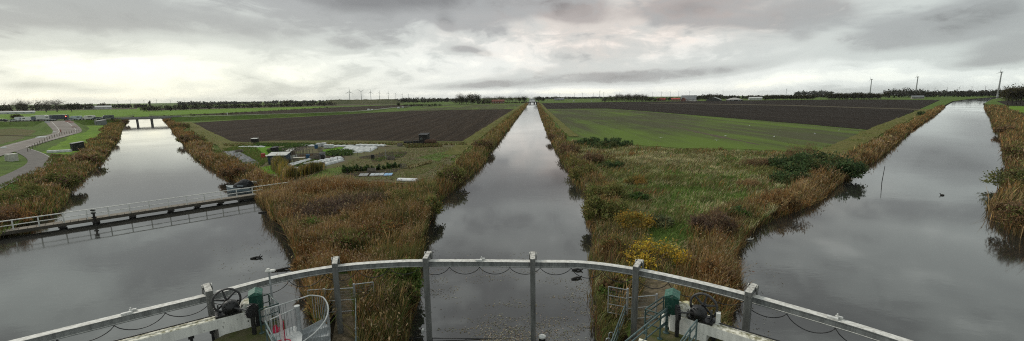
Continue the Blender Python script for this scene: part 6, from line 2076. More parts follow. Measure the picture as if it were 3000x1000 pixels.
def wood(name, label, segs, n, hs, pal, seed=0, dens=34, depth=30, quad=1.9, cat='wood'):
    """a far wood or hedge that reads as one mass: crowns of leaf clumps on hidden stems"""
    rng = np.random.default_rng(seed + 5)
    Ps, Is = [], []
    L_ = sum(abs(b[0] - a[0]) for a, b in zip(segs[:-1], segs[1:]))
    for a, b in zip(segs[:-1], segs[1:]):
        m = max(3, int(n * abs(b[0] - a[0]) / L_))
        for i in range(m):
            u = rng.uniform()
            x = a[0] + (b[0] - a[0]) * u; d = a[1] + (b[1] - a[1]) * u + rng.uniform(0, depth)
            yt = a[2] + (b[2] - a[2]) * u
            p = far(x, d, LZ)
            h = max(2.0, (z_on(p, x, yt) - LZ) * (0.72 + 0.36 * vnoise([x], [seed], 7.0, seed)[0]) * rng.uniform(.82, 1.08))
            r = h * rng.uniform(.25, .42)
            q = rng.normal(0, 1, (dens, 3)); q /= np.linalg.norm(q, axis=1)[:, None]
            q *= rng.uniform(.45, 1.05, (dens, 1))
            pp = np.array([p.x, p.y, LZ + h * .55]) + q * np.array([r, r, h * .47])
            pp[:, 2] = np.maximum(pp[:, 2], LZ + .1)
            Ps.append(pp); Is.append(np.full(dens, rng.integers(0, len(pal))))
    P = np.concatenate(Ps); I = np.concatenate(Is)
    S = quad * rng.uniform(.6, 1.4, len(P)) * np.clip(np.hypot(P[:, 0], P[:, 1]) / 1000, .45, 2.2)
    v, f, c = leaf_arrays(P, S, pick_cols(pal, I, rng), rng, .2, .7)
    return setp(mesh_np(name, v, f, M_LEAF, c), label, cat, None, 'stuff')


WD = [(0.040, 0.042, 0.028), (0.055, 0.050, 0.034), (0.034, 0.036, 0.025), (0.062, 0.052, 0.036)]
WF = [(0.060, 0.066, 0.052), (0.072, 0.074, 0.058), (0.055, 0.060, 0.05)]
hy = horizon_y
wood('far_wood', 'dark wooded skyline behind the meadow at far left', [(-300, 1150, hy(-300) - 1), (60, 1150, hy(60) - 2), (130, 1150, 304), (200, 1150, 303), (330, 1300, 304.5), (430, 1400, 305)], 300, 9, WD, 1)
wood('shelter_belt', 'long dark hedge of trees behind the road bridge', [(412, 760, 307), (470, 770, 306), (560, 800, 303), (700, 850, 302.5), (860, 900, 299), (985, 940, 297)], 420, 8, WD, 2, 30, 14, 1.5)
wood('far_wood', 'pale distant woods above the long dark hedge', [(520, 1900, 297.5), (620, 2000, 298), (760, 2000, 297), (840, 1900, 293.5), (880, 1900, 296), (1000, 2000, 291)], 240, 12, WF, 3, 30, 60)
wood('far_wood', 'distant wood right of the flat grassy mound', [(1150, 1300, 289), (1200, 1250, 286), (1235, 1250, 284.5), (1290, 1400, 288), (1345, 1500, 287.5)], 200, 9, WD + WF[:1], 4, 30, 40)
wood('low_hedge', 'low dark hedge on the field edge below the distant wood', [(1182, 700, 303.5), (1240, 690, 304), (1292, 690, 303.5)], 90, 4, [WD[0], WD[2]], 5, 30, 4, 1.0, 'hedge')
wood('farm_grove', 'dense tree grove left of the red brick house', [(1330, 860, 287), (1345, 860, 283), (1372, 860, 284), (1400, 880, 288), (1440, 900, 293)], 110, 9, WD, 6, 34, 25, 1.3)
wood('low_hedge', 'brown hedge along the field lane in front of the red house', [(1400, 900, 299), (1470, 900, 298.5), (1545, 900, 297.5)], 110, 4, [(0.09, 0.065, 0.035), (0.06, 0.06, 0.03)], 7, 26, 5, 1.0, 'hedge')
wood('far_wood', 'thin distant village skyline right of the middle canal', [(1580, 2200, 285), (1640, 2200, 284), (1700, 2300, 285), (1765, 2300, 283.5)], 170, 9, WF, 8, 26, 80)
wood('dark_copse', 'dark copse right of the lone small wind turbine', [(1762, 900, 283), (1800, 900, 277), (1850, 900, 275), (1900, 900, 279), (1925, 900, 287)], 190, 11, WD, 9, 36, 25, 1.3)
wood('dark_copse', 'dark trees between the red roofs and the white farmhouse', [(1925, 1000, 285), (1990, 1050, 285), (2005, 1000, 287)], 70, 9, WD, 10, 32, 20, 1.3)
wood('far_wood', 'dark tree belt behind the barns', [(2035, 1150, 279), (2080, 1150, 276), (2110, 1150, 277), (2180, 1250, 281), (2260, 1300, 279), (2340, 1400, 279), (2420, 1500, 277)], 330, 11, WD, 11, 32, 40)
wood('dark_copse', 'dark row of trees at the back edge of the ploughland', [(2425, 1000, 275), (2450, 1000, 271), (2520, 1000, 272), (2580, 1000, 271)], 170, 10, WD, 12, 36, 20, 1.3)
wood('far_wood', 'rounded dark wood below the middle one of the three tall turbines', [(2590, 1250, 266), (2615, 1250, 259.5), (2650, 1250, 258.5), (2678, 1250, 260), (2690, 1300, 263), (2760, 1300, 264.5), (2860, 1350, 265), (2960, 1400, 262)], 330, 13, [(0.05, 0.05, 0.036), (0.062, 0.056, 0.04)] + WF[:1], 13, 34, 50)
wood('dark_copse', 'tall dark trees at the right picture edge beyond the canal', [(2945, 640, 266), (2975, 600, 252), (3000, 560, 246), (3060, 520, 242), (3140, 500, 244)], 110, 14, WD + [(0.07, 0.06, 0.035)], 14, 44, 20, 1.3)
wood('low_hedge', 'low brown scrub along the bright meadow near the road', [(470, 420, 334.5), (640, 470, 330), (800, 560, 323.5), (960, 700, 314)], 130, 2, [(0.10, 0.085, 0.05), (0.07, 0.07, 0.035)], 15, 20, 3, 0.9, 'hedge')

# single trees that stand out
for x, yt, dd, lab, kd, wd in ((47, 296, 950, 'low wide bare tree, leftmost of the four on the left skyline', 'bare', 1.3), (69, 289, 950, 'tall bare tree second from the left edge on the skyline', 'bare', 1.1), (131, 288.5, 950, 'spreading bare tree third from the left on the skyline', 'bare', 1.25), (163, 288, 950, 'largest spreading bare tree on the left skyline', 'bare', 1.35),
                              (206, 299, 900, 'dark dense tree right of the bare trees on the left skyline', 'dense', 1.4), (438, 294.5, 1000, 'narrow poplar spike above the long dark hedge', 'poplar', 0.6),
                              (840, 293, 1000, 'dark rounded tree on the hedge left of the mound', 'half', 1.4), (1166, 299, 680, 'lone dark round tree left of the low dark hedge', 'dense', 1.2),
                              (1346, 271, 880, 'tall open crowned tree at the left of the farm grove', 'bare', 1.0), (1352, 281, 840, 'broad dark tree in front of the farm grove', 'dense', 1.3), (1366, 283, 850, 'dense dark tree in the middle of the farm grove', 'dense', 1.2),
                              (1380, 272, 880, 'tall rounded grey tree in the farm grove', 'half', 1.15), (1399, 275, 880, 'dark rounded tree at the right of the farm grove', 'dense', 1.15),
                              (1536, 278.5, 900, 'dark leafy tree left of the far canal bridge', 'dense', 1.2), (1522, 283, 900, 'half bare tree beside the dark one left of the far bridge', 'half', 1.1),
                              (1577, 281, 1000, 'dark broad tree right of the far canal bridge', 'dense', 1.5), (1591, 283, 950, 'dark pointed tree right of the broad one by the far bridge', 'dense', 0.8),
                              (2048, 281, 930, 'dark tree touching the farmhouse roof', 'dense', 1.2), (2245, 281, 850, 'dark tree at the left end of the ploughland row', 'dense', 1.3),
                              (1604, 281, 1500, 'small bare tree on the village skyline, nearest the middle canal', 'bare', 1.0), (1626, 280, 1500, 'wide bare tree on the village skyline', 'bare', 1.4), (1664, 281, 1500, 'bare tree on the village skyline left of the lone turbine', 'bare', 1.1)):
    far_tree(kd, x, yt, dd, lab, None, 'bare_tree' if kd == 'bare' else 'dark_tree' if kd == 'dense' else 'poplar_tree' if kd == 'poplar' else 'autumn_tree', wd)
for k in range(14):
    far_tree('bare', 1418 + k * 7.6 + random.uniform(-1.5, 1.5), 280.5 + random.uniform(-2.0, 3.0), 930, 'bare roadside tree in the row around the red brick house, %s from the left' % ORD[k], 'bare trees around the red house', 'bare_tree', 0.85)
for k in range(11):
    far_tree('bare', 1806 + k * 8.5, 273 + random.uniform(-2, 4), 930, 'bare crowned tree above the dark copse by the lone turbine, %s from the left' % ORD[k], 'bare trees in the copse', 'bare_tree', 1.0)
for k in range(8):
    far_tree('bare', 2052 + k * 8.0, 274 + abs(k - 4) * 1.2 + random.uniform(-1.5, 1.5), 1180, 'bare tree rising behind the barns, %s to the right of the farmhouse' % ORD[k], 'bare trees behind the barns', 'bare_tree', 1.1)
for k in range(17):
    far_tree(('dense', 'half')[k % 2], 2252 + k * 8.2, 277.5 + random.uniform(-2.5, 2.5), 870, 'dark tree in the left row along the ploughland, %s from the left' % ORD[k], 'left tree row on the ploughland', 'row_tree', 1.0)
for k in range(20):
    far_tree(('dense', 'half', 'bare')[k % 3], 2430 + k * 8.0, 271.5 + random.uniform(-2.5, 2.5), 960, 'dark tree in the right row along the ploughland, %s from the left' % ORD[k], 'right tree row on the ploughland', 'row_tree', 1.0)
for k in range(5):
    far_tree(('half', 'bare')[k % 2], 2958 + k * 13, 250 - k * 1.4, 560, 'tall tree at the right picture edge, %s from the left of its clump' % ORD[k], 'trees at the right edge', 'edge_tree', 1.1)
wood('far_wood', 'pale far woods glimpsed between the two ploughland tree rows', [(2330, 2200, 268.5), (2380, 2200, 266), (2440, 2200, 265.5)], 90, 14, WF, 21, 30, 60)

# ---- wind turbines
M_TURB = mat('turbine grey', (0.30, 0.31, 0.32), 0.6, 0.05, 0.1)
turb_n = [0]


def turbine(x, yhub, dist, rpx, rot, label, ybase=None, group=None, yaw=0.0):
    p = far(x, dist, LZ)
    s = dist / FOCAL * 1.0
    zh = z_on(p, x, yhub)
    R_ = rpx * px_m(p)
    t = thing('wind_turbine', label, 'wind turbine', p, math.atan2(-p.x, p.y) + yaw, group)
    h = zh - LZ
    k = max(1.0, dist / 1500)
    MB().lathe((0, 0, -0.3), [(0.032 * h, 0), (0.023 * h, h * .6), (0.017 * h, h)], 10).build('tower', M_TURB, t, local=True)
    MB().box((0, 0.2, h), (0.03 * h, 0.10 * h, 0.035 * h)).build('nacelle', M_TURB, t, local=True, bevel=0.2)
    MB().lathe((0, -0.055 * h, h), [(0.018 * h, 0.02 * h), (0.016 * h, 0), (0.0, -0.025 * h)], 10, axis='Y').build('hub', M_TURB, t, local=True)
    for b in range(3):
        a = rot + b * 2 * math.pi / 3
        d_ = Vector((math.sin(a), 0, math.cos(a)))
        sd = Vector((math.cos(a), 0, -math.sin(a)))
        c0 = Vector((0, -0.06 * h, h))
        w0 = R_ * .11
        vs = []
        for u, w, th in ((0.02, .5, .5), (.15, 1.0, .3), (.5, .62, .16), (1.0, .16, .05)):
            q = c0 + d_ * R_ * u
            vs += [q - sd * w0 * w * .35 + Vector((0, -w0 * th * .3, 0)), q + sd * w0 * w * .65, q - sd * w0 * w * .35 + Vector((0, w0 * th * .3, 0))]
        fs = [(i * 3 + j, i * 3 + (j + 1) % 3, (i + 1) * 3 + (j + 1) % 3, (i + 1) * 3 + j) for i in range(3) for j in range(3)] + [(2, 1, 0), (9, 10, 11)]
        MB().add(vs, fs).build('blade', M_TURB, t, local=True)
    return t


for i, (x, yh_, dd, r, rot) in enumerate(((1025, 269, 2600, 13, 0.0), (1059, 268.5, 2900, 11, 1.05), (1087, 270.5, 3200, 9.5, 0.05), (1112, 272, 3500, 8, 0.2), (1138, 273, 3800, 7, 0.3), (1160, 275, 4200, 6, 0.4), (1179, 276, 4600, 5, 0.1), (1197, 277, 5000, 4.5, 0.5))):
    turbine(x, yh_, dd, r, rot, ('%s wind turbine in the row above the grassy mound, counted from the left' % ('first and tallest', 'second', 'third', 'fourth', 'fifth', 'sixth', 'seventh', 'last and smallest')[i]), group='turbine row above the mound')
for i, (x, yh_, rot) in enumerate(((345, 297, 0.6), (382, 295, 0.9), (422, 294.5, 1.0), (459, 294, 0.4), (499, 294, 0.9), (540, 293, 0.05))):
    turbine(x, yh_, 4200, 5.5, rot, '%s pale wind turbine of the far left row of six' % ('first', 'second', 'third', 'fourth', 'fifth', 'sixth')[i], group='far left turbine row')
turbine(1757, 267.5, 1900, 5.0, 0.9, 'lone small wind turbine beside the dark copse', yaw=0.4)
turbine(2303, 261, 2300, 4, 0.2, 'small wind turbine above the left tree row of the ploughland', yaw=0.8)
turbine(2549, 233, 1500, 8.5, -0.35, 'leftmost of the three tall wind turbines at right', yaw=-0.75)
turbine(2683, 226, 1450, 9, 0.06, 'middle one of the three tall wind turbines at right', yaw=-0.8)
turbine(2925, 212, 1300, 12, 0.12, 'tallest and rightmost of the three tall wind turbines', yaw=-0.75)
for i, (x, yh_) in enumerate(((2738, 258), (2774, 257.5), (2809, 256), (2846, 254.5), (2886, 253))):
    turbine(x, yh_, 4500, 4.5, 0.3 * i, '%s pale far turbine between the tall turbines at right' % ('first', 'second', 'third', 'fourth', 'fifth')[i], group='pale far turbines at right')
for i, x in enumerate((1640, 1683, 1706, 1738, 1768, 1912, 1938, 1964, 1988, 2020, 2118)):
    turbine(x, 273.5 - 0.0125 * (x - 1640), 6500, 3.6, 0.4 * i, 'tiny pale turbine on the horizon right of the middle canal, %s from the left' % ORD[i], group='tiny turbines on the horizon')


# ---- buildings
def house(name, label, x, dist, w, dp, h, roofh, rot, wall, roofm, cat='house', chim=False, wins=3, hip=False, y0=LZ):
    p = far(x, dist, y0)
    t = thing(name, label, cat, p, math.atan2(-p.x, p.y) + rot)
    MB().extrude([(-dp / 2, 0), (dp / 2, 0), (dp / 2, h), (0, h + roofh * (0.97 if not hip else 0.0) if not hip else h), (-dp / 2, h)], (-w / 2, 0, 0), (w / 2, 0, 0)).build('wall', wall, t, local=True)
    o_ = 0.45
    if hip:
        r = MB().add([(-w / 2 - o_, -dp / 2 - o_, h + .02), (w / 2 + o_, -dp / 2 - o_, h + .02), (w / 2 + o_, dp / 2 + o_, h + .02), (-w / 2 - o_, dp / 2 + o_, h + .02), (-w * .12, 0, h + roofh), (w * .12, 0, h + roofh)],
                     [(0, 1, 5, 4), (1, 2, 5), (2, 3, 4, 5), (3, 0, 4), (3, 2, 1, 0)])
    else:
        k = roofh / (dp / 2)
        r = MB().extrude([(-dp / 2 - o_, h - k * o_ + .05), (0, h + roofh + .05), (dp / 2 + o_, h - k * o_ + .05), (dp / 2 + o_, h - k * o_ + .3), (0, h + roofh + .32), (-dp / 2 - o_, h - k * o_ + .3)], (-w / 2 - o_, 0, 0), (w / 2 + o_, 0, 0))
    rf = r.build('roof', roofm, t, local=True)
    if chim:
        MB().box((w * .25, 0, h + roofh + .3), (.7, .7, 1.6)).build('chimney', wall, rf, local=True)
    for i in range(wins):
        x0 = -w / 2 + w * (i + .5) / wins
        f = MB().box((x0, -dp / 2 - .04, h * .5), (w / wins * .34, .10, h * .42)).build('window', M_WPAINT, t, local=True)
        MB().box((x0, -dp / 2 - .10, h * .5), (w / wins * .26, .04, h * .34)).build('pane', mat('dull glass', (0.08, 0.10, 0.11), 0.15, 0.1, 2, spec=0.5), f, local=True)
    return t


M_BRICK = mat('red brick', (0.17, 0.075, 0.055), 0.9, 0.3, 0.6)
M_TILE = mat('red tile', (0.22, 0.085, 0.06), 0.8, 0.3, 0.5)
M_TILE2 = mat('bright red roof', (0.42, 0.075, 0.06), 0.7, 0.2, 0.4)
M_SLATE = mat('slate roof', (0.17, 0.18, 0.19), 0.7, 0.2, 0.4)
M_WALLW = mat('white render', (0.62, 0.60, 0.56), 0.8, 0.15, 0.5)
M_PALE = mat('pale sheet wall', (0.50, 0.51, 0.50), 0.8, 0.15, 0.3)
M_DKWALL = mat('dark barn boards', (0.06, 0.06, 0.055), 0.9, 0.3, 0.5)
house('brick_house', 'long red brick house with red roof beyond the field near the middle canal', 1459, 900, 26, 9, 4.6, 3.2, 0.05, M_BRICK, M_TILE, chim=True, wins=5)
house('red_house', 'bright red roofed house among trees, left of two', 1938, 1020, 16, 9, 3.4, 3.0, 0.1, M_BRICK, M_TILE2, wins=3)
house('red_house', 'bright red roofed house among trees, right of two', 1980, 1030, 18, 9, 3.2, 2.6, -0.1, M_BRICK, M_TILE2, wins=3)
house('farmhouse', 'white gabled farmhouse with large grey roof', 2019, 930, 28, 15, 3.6, 7.6, -0.25, M_WALLW, M_SLATE, chim=False, wins=3)
house('farm_annex', 'brick gabled annex at the left end of the farmhouse', 2003, 915, 9, 8, 3.0, 4.0, 1.3, M_BRICK, M_TILE, wins=2)
house('open_barn', 'dark barn with pale edged low gable roof', 2093, 900, 24, 24, 2.8, 4.6, 1.45, M_DKWALL, mat('pale barn roof', (0.34, 0.35, 0.34), 0.8, 0.15, 0.3), 'barn', wins=2)
house('round_barn', 'dark hipped barn with pale low roof right of the gable barn', 2152, 900, 22, 22, 2.6, 3.4, 0.3, M_DKWALL, mat('pale hip roof', (0.40, 0.39, 0.37), 0.8, 0.15, 0.3), 'barn', wins=2, hip=True)
house('white_shed', 'long pale farm shed between barn and tree row', 2214, 1050, 24, 14, 3.6, 2.2, 0.1, M_PALE, M_PALE, 'barn', wins=4)
house('dark_barn', 'low dark farm shed on the village skyline right of the middle canal', 1638, 1500, 34, 14, 3.0, 3.5, 0.1, M_DKWALL, mat('grey roof', (0.24, 0.25, 0.26), 0.8, 0.2, 0.4), 'barn', wins=4)
house('pale_shed', 'pale long roofed building in front of the left skyline trees', 40, 850, 34, 8, 2.2, 1.0, 0.05, M_PALE, M_PALE, 'barn', wins=5)
house('pale_shed', 'pale farm shed on the skyline left of the road bridge', 284, 1250, 42, 14, 4.0, 2.6, 0.05, M_PALE, M_PALE, 'barn', wins=5)
house('far_cottage', 'small pale farm buildings below the rounded dark wood', 2690, 1050, 16, 8, 2.8, 2.6, 0.2, mat('dull wall', (0.30, 0.28, 0.25), 0.9, 0.2, 0.4), M_SLATE, 'house', wins=2)
house('white_lock_house', 'white lock building far up the middle canal behind the bridge', 1559, 1500, 22, 9, 5.0, 2.6, 0.0, M_PALE, mat('light roof', (0.42, 0.43, 0.43), 0.8, 0.1, 0.3), 'house', wins=4)

# ---- bridges
M_BRC = mat('bridge concrete', (0.19, 0.19, 0.18), 0.9, 0.25, 0.6, stain=((0.10, 0.10, 0.09), 0.5, 0.5))
ra, rb = road[-1].copy(), road2[0].copy()
bd = (rb - ra).normalized(); bn = Vector((-bd.y, bd.x, 0))
t = thing('road_bridge', 'low concrete road bridge on two pairs of piers over the left canal', 'bridge', Vector(((ra.x + rb.x) / 2, (ra.y + rb.y) / 2, -0.6)))
MB().bar(ra - bd * 1.5 + Vector((0, 0, -.40)), rb + bd * 1.5 + Vector((0, 0, -.40)), 8.4, 0.8).build('deck', M_BRC, t)
for sg_ in (-1, 1):
    MB().bar(ra - bd * 4 + bn * 4.0 * sg_ + Vector((0, 0, .30)), rb + bd * 4 + bn * 4.0 * sg_ + Vector((0, 0, .30)), 0.3, 0.55).build('parapet', mat('parapet concrete', (0.26, 0.26, 0.25), 0.9, 0.2, 0.5), t)
for x, y in ((406, 366), (450, 364)):
    q = at(x, y, 0.0)
    u = (q - ra).dot(bd)
    c_ = ra + bd * u
    for sg_ in (-2.6, 2.6):
        b_ = c_ + bn * sg_
        MB().tube([Vector((b_.x, b_.y, -0.6)), Vector((b_.x, b_.y, EZ - 1.2))], 0.55, 10).build('pier', M_BRC, t)
    MB().bar(Vector((c_.x, c_.y, EZ - 1.0)) - bn * 3.9, Vector((c_.x, c_.y, EZ - 1.0)) + bn * 3.9, 1.2, 0.4).build('pier_head', M_BRC, t)
for e_, sg_ in ((ra, -1), (rb, 1)):
    q = e_ + bd * sg_ * 0.6
    MB().bar(Vector((q.x, q.y, 1.25)) - bn * 4.0, Vector((q.x, q.y, 1.25)) + bn * 4.0, 1.0, 3.6).build('abutment', M_BRC, t)
fa_, fb_ = at(1545, 303.2, 0.6), at(1573, 302.6, 0.6)
bd = (fb_ - fa_).normalized(); bn = Vector((-bd.y, bd.x, 0))
t = thing('canal_bridge', 'small dark bridge far up the middle canal', 'bridge', Vector(((fa_.x + fb_.x) / 2, (fa_.y + fb_.y) / 2, -0.6)))
zb = 2.6
MB().bar(Vector((fa_.x, fa_.y, zb)) - bd * 3, Vector((fb_.x, fb_.y, zb)) + bd * 3, 5, 0.9).build('deck', M_DARKW, t)
MB().bar(Vector((fa_.x, fa_.y, zb + .9)) - bd * 3 - bn * 2.4, Vector((fb_.x, fb_.y, zb + .9)) + bd * 3 - bn * 2.4, 0.15, 0.7).build('rail', M_WPAINT, t)
for u in (0.28, 0.72):
    q = fa_.lerp(fb_, u)
    MB().bar(Vector((q.x, q.y, -.6)), Vector((q.x, q.y, zb - .4)), 0.9, 4.0, up=bn).build('pier', M_DARKW, t)
for q in (fa_, fb_):
    MB().bar(Vector((q.x, q.y, 0.9)) - bn * 2.5, Vector((q.x, q.y, 0.9)) + bn * 2.5, 2.5, 2.6).build('abutment', M_DARKW, t)

# ---- vehicles on the road at far left
M_TYRE = mat('tyre', (0.02, 0.02, 0.02), 0.9, 0.1, 5)
M_CARGLASS = mat('car glass', (0.03, 0.035, 0.04), 0.15, 0.1, 2, spec=0.5)
VEH = {}


def vehicle(kind, x, y, col, label, group, flip=False, off=0.0):
    rp = at(x, y, EZ)
    # nearest road direction
    i = min(range(len(road) - 1), key=lambda j: (road[j] - rp).length)
    d_ = (road[i + 1] - road[i]).normalized()
    cm = mat('paint %s' % (col,), col, 0.35, 0.06, 1, spec=0.5)
    if kind == 'car':
        L_, W_, H_ = 4.4, 1.8, 1.5
        prof = [(-2.2, .35), (2.2, .35), (2.2, .75), (1.3, .92), (.7, 1.45), (-1.2, 1.5), (-2.0, .95), (-2.2, .85)]
    elif kind == 'van':
        L_, W_, H_ = 5.6, 2.0, 2.4
        prof = [(-2.8, .4), (2.8, .4), (2.8, 1.0), (2.3, 1.2), (1.7, 2.2), (1.4, 2.4), (-2.8, 2.4)]
    elif kind == 'truck':
        L_, W_, H_ = 8.5, 2.4, 3.2
        prof = [(-4.2, .9), (2.0, .9), (2.0, 3.2), (-4.2, 3.2)]
    else:
        L_, W_, H_ = 5.2, 2.2, 2.5
        prof = [(-2.6, .5), (2.4, .5), (2.6, 1.3), (2.2, 2.4), (-2.4, 2.5), (-2.6, 1.5)]
    t = thing(kind if kind != 'van' else 'delivery_van', label, {'car': 'car', 'van': 'van', 'truck': 'truck', 'caravan': 'caravan'}[kind], Vector((rp.x, rp.y, rp.z + 0.02)), math.atan2(d_.y, d_.x) + (math.pi if flip else 0), group)
    if off:
        t.location = t.location + Vector((-d_.y, d_.x, 0)) * off
    W2 = W_ / 2
    MB().extrude(prof, (0, W2, 0), (0, -W2, 0)).build('body', cm, t, local=True, bevel=0.06)
    if kind == 'truck':
        MB().extrude([(2.1, .8), (4.2, .8), (4.2, 1.7), (3.9, 2.6), (2.1, 2.7)], (0, W2, 0), (0, -W2, 0)).build('cab', mat('cab paint', (0.10, 0.12, 0.16), 0.4, 0.1, 2, spec=0.5), t, local=True, bevel=0.06)
        MB().box((-.2, 0, .75), (8.0, .9, .25)).build('chassis', M_TYRE, t, local=True)
        MB().box((-1.1, 0, 3.22), (6.3, W_ + .04, .10)).build('roof', M_WPAINT, t, local=True)
    g0 = {'car': (-.25, 1.2, 1.9, .42), 'van': (1.3, 1.7, 1.2, .5), 'truck': (3.2, 2.1, 1.2, .5), 'caravan': (0, 1.75, 1.6, .5)}[kind]
    for sy in (-1, 1):
        MB().box((g0[0], sy * (W2 + .012), g0[1]), (g0[2], .02, g0[3])).build('side_window', M_CARGLASS, t, local=True)
    xs = {'car': (-1.35, 1.35), 'van': (-1.8, 1.8), 'truck': (-2.8, 3.0), 'caravan': (-.4, .5)}[kind]
    for xx in xs:
        for sy in (-1, 1):
            MB().lathe((xx, sy * (W2 - .08), .34), [(.34, -.11), (.34, .11)], 12, axis='Y').build('wheel', M_TYRE, t, local=True)
    return t


VG = 'vehicles queued on the embankment road'
for kind, x, y, col, lab, fl in (('car', 6, 357, (0.03, 0.03, 0.035), 'black car at the left picture edge on the embankment road', 0),
                                ('car', 44, 356.5, (0.42, 0.43, 0.43), 'silver car left of the white vans on the embankment road', 0), ('van', 60, 355.8, (0.55, 0.58, 0.60), 'pale blue grey van, first of the white vans from the left', 0),
                                ('van', 84, 355.6, (0.70, 0.70, 0.68), 'white van behind the dark roadside bush, left of two', 1), ('van', 97, 355.3, (0.66, 0.67, 0.66), 'white van behind the dark roadside bush, right of two', 0),
                                ('truck', 124, 354.8, (0.62, 0.62, 0.60), 'white box truck left of the road junction', 0), ('car', 143, 354.4, (0.30, 0.31, 0.32), 'grey car in front of the long dark lorry', 0), ('car', 152, 354.2, (0.45, 0.46, 0.46), 'silver car beside the grey one at the junction', 1),
                                ('truck', 173, 353.6, (0.05, 0.06, 0.08), 'long dark lorry with pale roof at the junction', 0), ('car', 210, 352.8, (0.33, 0.37, 0.38), 'pale car just right of the junction signs', 0), ('van', 222, 352.4, (0.42, 0.50, 0.50), 'pale green van right of the junction', 0),
                                ('car', 235, 352.0, (0.04, 0.04, 0.045), 'black car between the pale van and the caravan', 0), ('car', 246, 351.8, (0.40, 0.41, 0.42), 'silver car left of the white caravan', 0), ('caravan', 264, 351.4, (0.62, 0.61, 0.57), 'white caravan in the middle of the right queue', 0),
                                ('car', 283, 350.9, (0.05, 0.07, 0.09), 'dark blue car right of the caravan', 0), ('car', 296, 350.5, (0.30, 0.33, 0.33), 'grey car approaching the road bridge', 0), ('van', 316, 350.0, (0.07, 0.085, 0.085), 'dark van next to the road bridge', 0)):
    vehicle(kind, x, y, col, lab, VG, bool(fl))

# traffic lamp lit red at the junction and warning boards
p = at(196, 355, EZ)
t = thing('traffic_signal', 'lit red traffic signal at the road junction', 'traffic signal', p)
MB().tube([(0, 0, -0.3), (0, 0, 2.6)], 0.10, 8).build('pole', M_DARKW, t, local=True)
MB().box((0, 0, 2.4), (0.9, 0.35, 1.3)).build('lamp_case', M_DARKW, t, local=True, bevel=0.05)
m, tt = base_mat('red signal light')
em = tt.n('ShaderNodeEmission', i_Color=(1.0, 0.12, 0.08, 1), i_Strength=4.0)
tt.n('ShaderNodeOutputMaterial', i_Surface=em.outputs[0])
MB().lathe((0, -0.19, 2.55), [(0.28, 0.02), (0.24, -0.05), (0, -0.10)], 14, axis='Y').build('red_lamp', m, t, local=True)
for x, y, z, col, lab in ((140, 364, 2.6, (0.55, 0.56, 0.58), 'white road sign on two legs left of the junction'), (200, 362, 2.6, (0.55, 0.30, 0.26), 'red and white warning board right of the junction'), (209, 364, 2.6, (0.62, 0.42, 0.38), 'pale red warning board beside the other at the junction'), (219, 379, 1.2, (0.62, 0.48, 0.42), 'pale warning board lower on the ramp verge')):
    p = at(x, y, z)
    t = thing('road_sign', lab, 'road sign', Vector((p.x, p.y, LZ)), math.atan2(-p.x, p.y))
    for sx in (-.6, .6):
        MB().tube([(sx, 0, -.2), (sx, 0, z - LZ + 1.0)], .05, 6).build('leg', M_ZINC, t, local=True)
    MB().box((0, -.06, z - LZ + .9), (1.9, .06, 1.2)).build('board', mat('sign face %s' % (col,), col, 0.6, 0.2, 1.5), t, local=True)
p = at(178, 388, LZ + 0.15)
setp(MB().lathe((p.x, p.y, p.z - 0.05), [(.25, 0), (.25, .9), (.15, 1.3), (0, 1.35)], 10).build('road_bollard', mat('dull red bollard', (0.35, 0.16, 0.13), 0.7, 0.3, 2)), 'small reddish bollard at the kerb of the road bend', 'bollard')

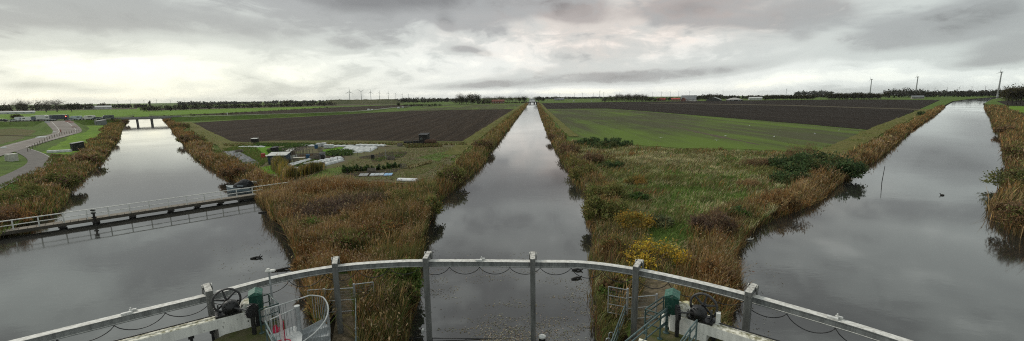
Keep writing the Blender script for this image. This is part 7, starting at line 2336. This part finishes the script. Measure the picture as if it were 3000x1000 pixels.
# ---- small things along the roads and on the fields
for x, y, lab, w in ((1080, 325, 'round white bale, left one of the first pair beside the country road', 2.3), (1090, 325, 'round white bale, right one of the first pair beside the country road', 2.0), (1168, 319, 'round white bale, left one of the second pair on the road bend', 2.6), (1180, 317, 'round white bale, right one of the second pair on the road bend', 2.2), (1681, 298.5, 'white round bale far out on the ploughland left of the lone turbine', 2.6), (1733, 298, 'small white bale on the ploughland near the copse', 1.6)):
    p = at(x, y, LZ)
    setp(MB().lathe((p.x, p.y, p.z + w * .45), [(0, -w * .55), (w * .40, -w * .52), (w * .48, -w * .4), (w * .48, w * .4), (w * .40, w * .52), (0, w * .55)], 14, axis='X').build('wrapped_bale', M_FLEECE), lab, 'bale', 'white bales')
for x, y, h, lab in ((667, 339, 2.2, 'white marker sign beside the country road right of the bridge'), (1029, 329, 3.0, 'grey post beside the country road below the turbines'), (1058, 327, 2.6, 'dark post left of the first pair of bales'), (1198, 314.5, 3.0, 'small pale post beside the road bend'), (1243, 309, 4, 'dark post at the left end of the green wheat field'), (1260, 308, 4, 'second dark post at the wheat field edge')):
    p = at(x, y, 1.0)
    s = px_m(p)
    setp(MB().bar((p.x, p.y, .5), (p.x, p.y, 1 + h), .28, .28).box((p.x, p.y - .1, 1 + h), (1.0, .2, .9 if 'sign' in lab else .35)).build('roadside_post', M_WPAINT if 'white' in lab or 'pale' in lab else M_TIMBER), lab, 'post')


def gull(label, x, y):
    p = at(x, y, LZ)
    t = thing('gull', label, 'gull', Vector((p.x, p.y, LZ + .02)), random.uniform(0, 6), 'gulls on the sprouting field')
    t.scale = (0.9, 0.9, 0.9)
    w = mat('gull white', (0.74, 0.75, 0.75), 0.8, 0.1, 5)
    MB().lathe((0, 0, .22), [(0, -.28), (.05, -.2), (.10, 0), (.09, .12), (.05, .2), (0, .22)], 8, axis='X').lathe((.22, 0, .32), [(0, -.07), (.05, -.03), (.05, .03), (0, .1)], 8, axis='X').build('body', w, t, smooth=True, local=True)
    for sy in (-1, 1):
        MB().add([(-.1, sy * .06, .30), (.12, sy * .06, .30), (.02, sy * .42, .42), (-.30, sy * .62, .36), (-.12, sy * .35, .40)], [(0, 1, 2, 4), (4, 2, 3)]).build('wing', mat('gull grey', (0.5, 0.52, 0.53), 0.8, 0.1, 5), t, local=True)
    for sy in (-.04, .04):
        MB().tube([(0, sy, 0), (0, sy, .15)], .012, 4).build('leg', mat('gull leg', (0.4, 0.2, 0.1), .8, .1, 5), t, local=True)


for i, (x, y) in enumerate(((1936, 406), (2125, 401), (2267, 403), (2388, 394), (2457, 384), (2195, 370), (2100, 414))):
    gull('%s white gull on the green sprouting field, counted from the left' % ('first', 'third', 'fifth', 'sixth', 'last', 'fourth', 'second')[i], x, y)

# ---- moist air
hz = MB().box((0, 7800, 56), (33000, 16600, 116))
m, tt = base_mat('haze air')
vol = tt.n('ShaderNodeVolumePrincipled')
vol.inputs['Color'].default_value = (0.95, 0.96, 0.97, 1)
vol.inputs['Density'].default_value = 0.5 / 18000
vol.inputs['Anisotropy'].default_value = 0.2
tt.n('ShaderNodeOutputMaterial', i_Volume=vol.outputs[0])
HAZE = True
if HAZE:
    o = hz.build('haze', m)
    o['kind'] = 'stuff'
    o['label'] = 'thin moist haze over the flat country'
    o['category'] = 'haze'
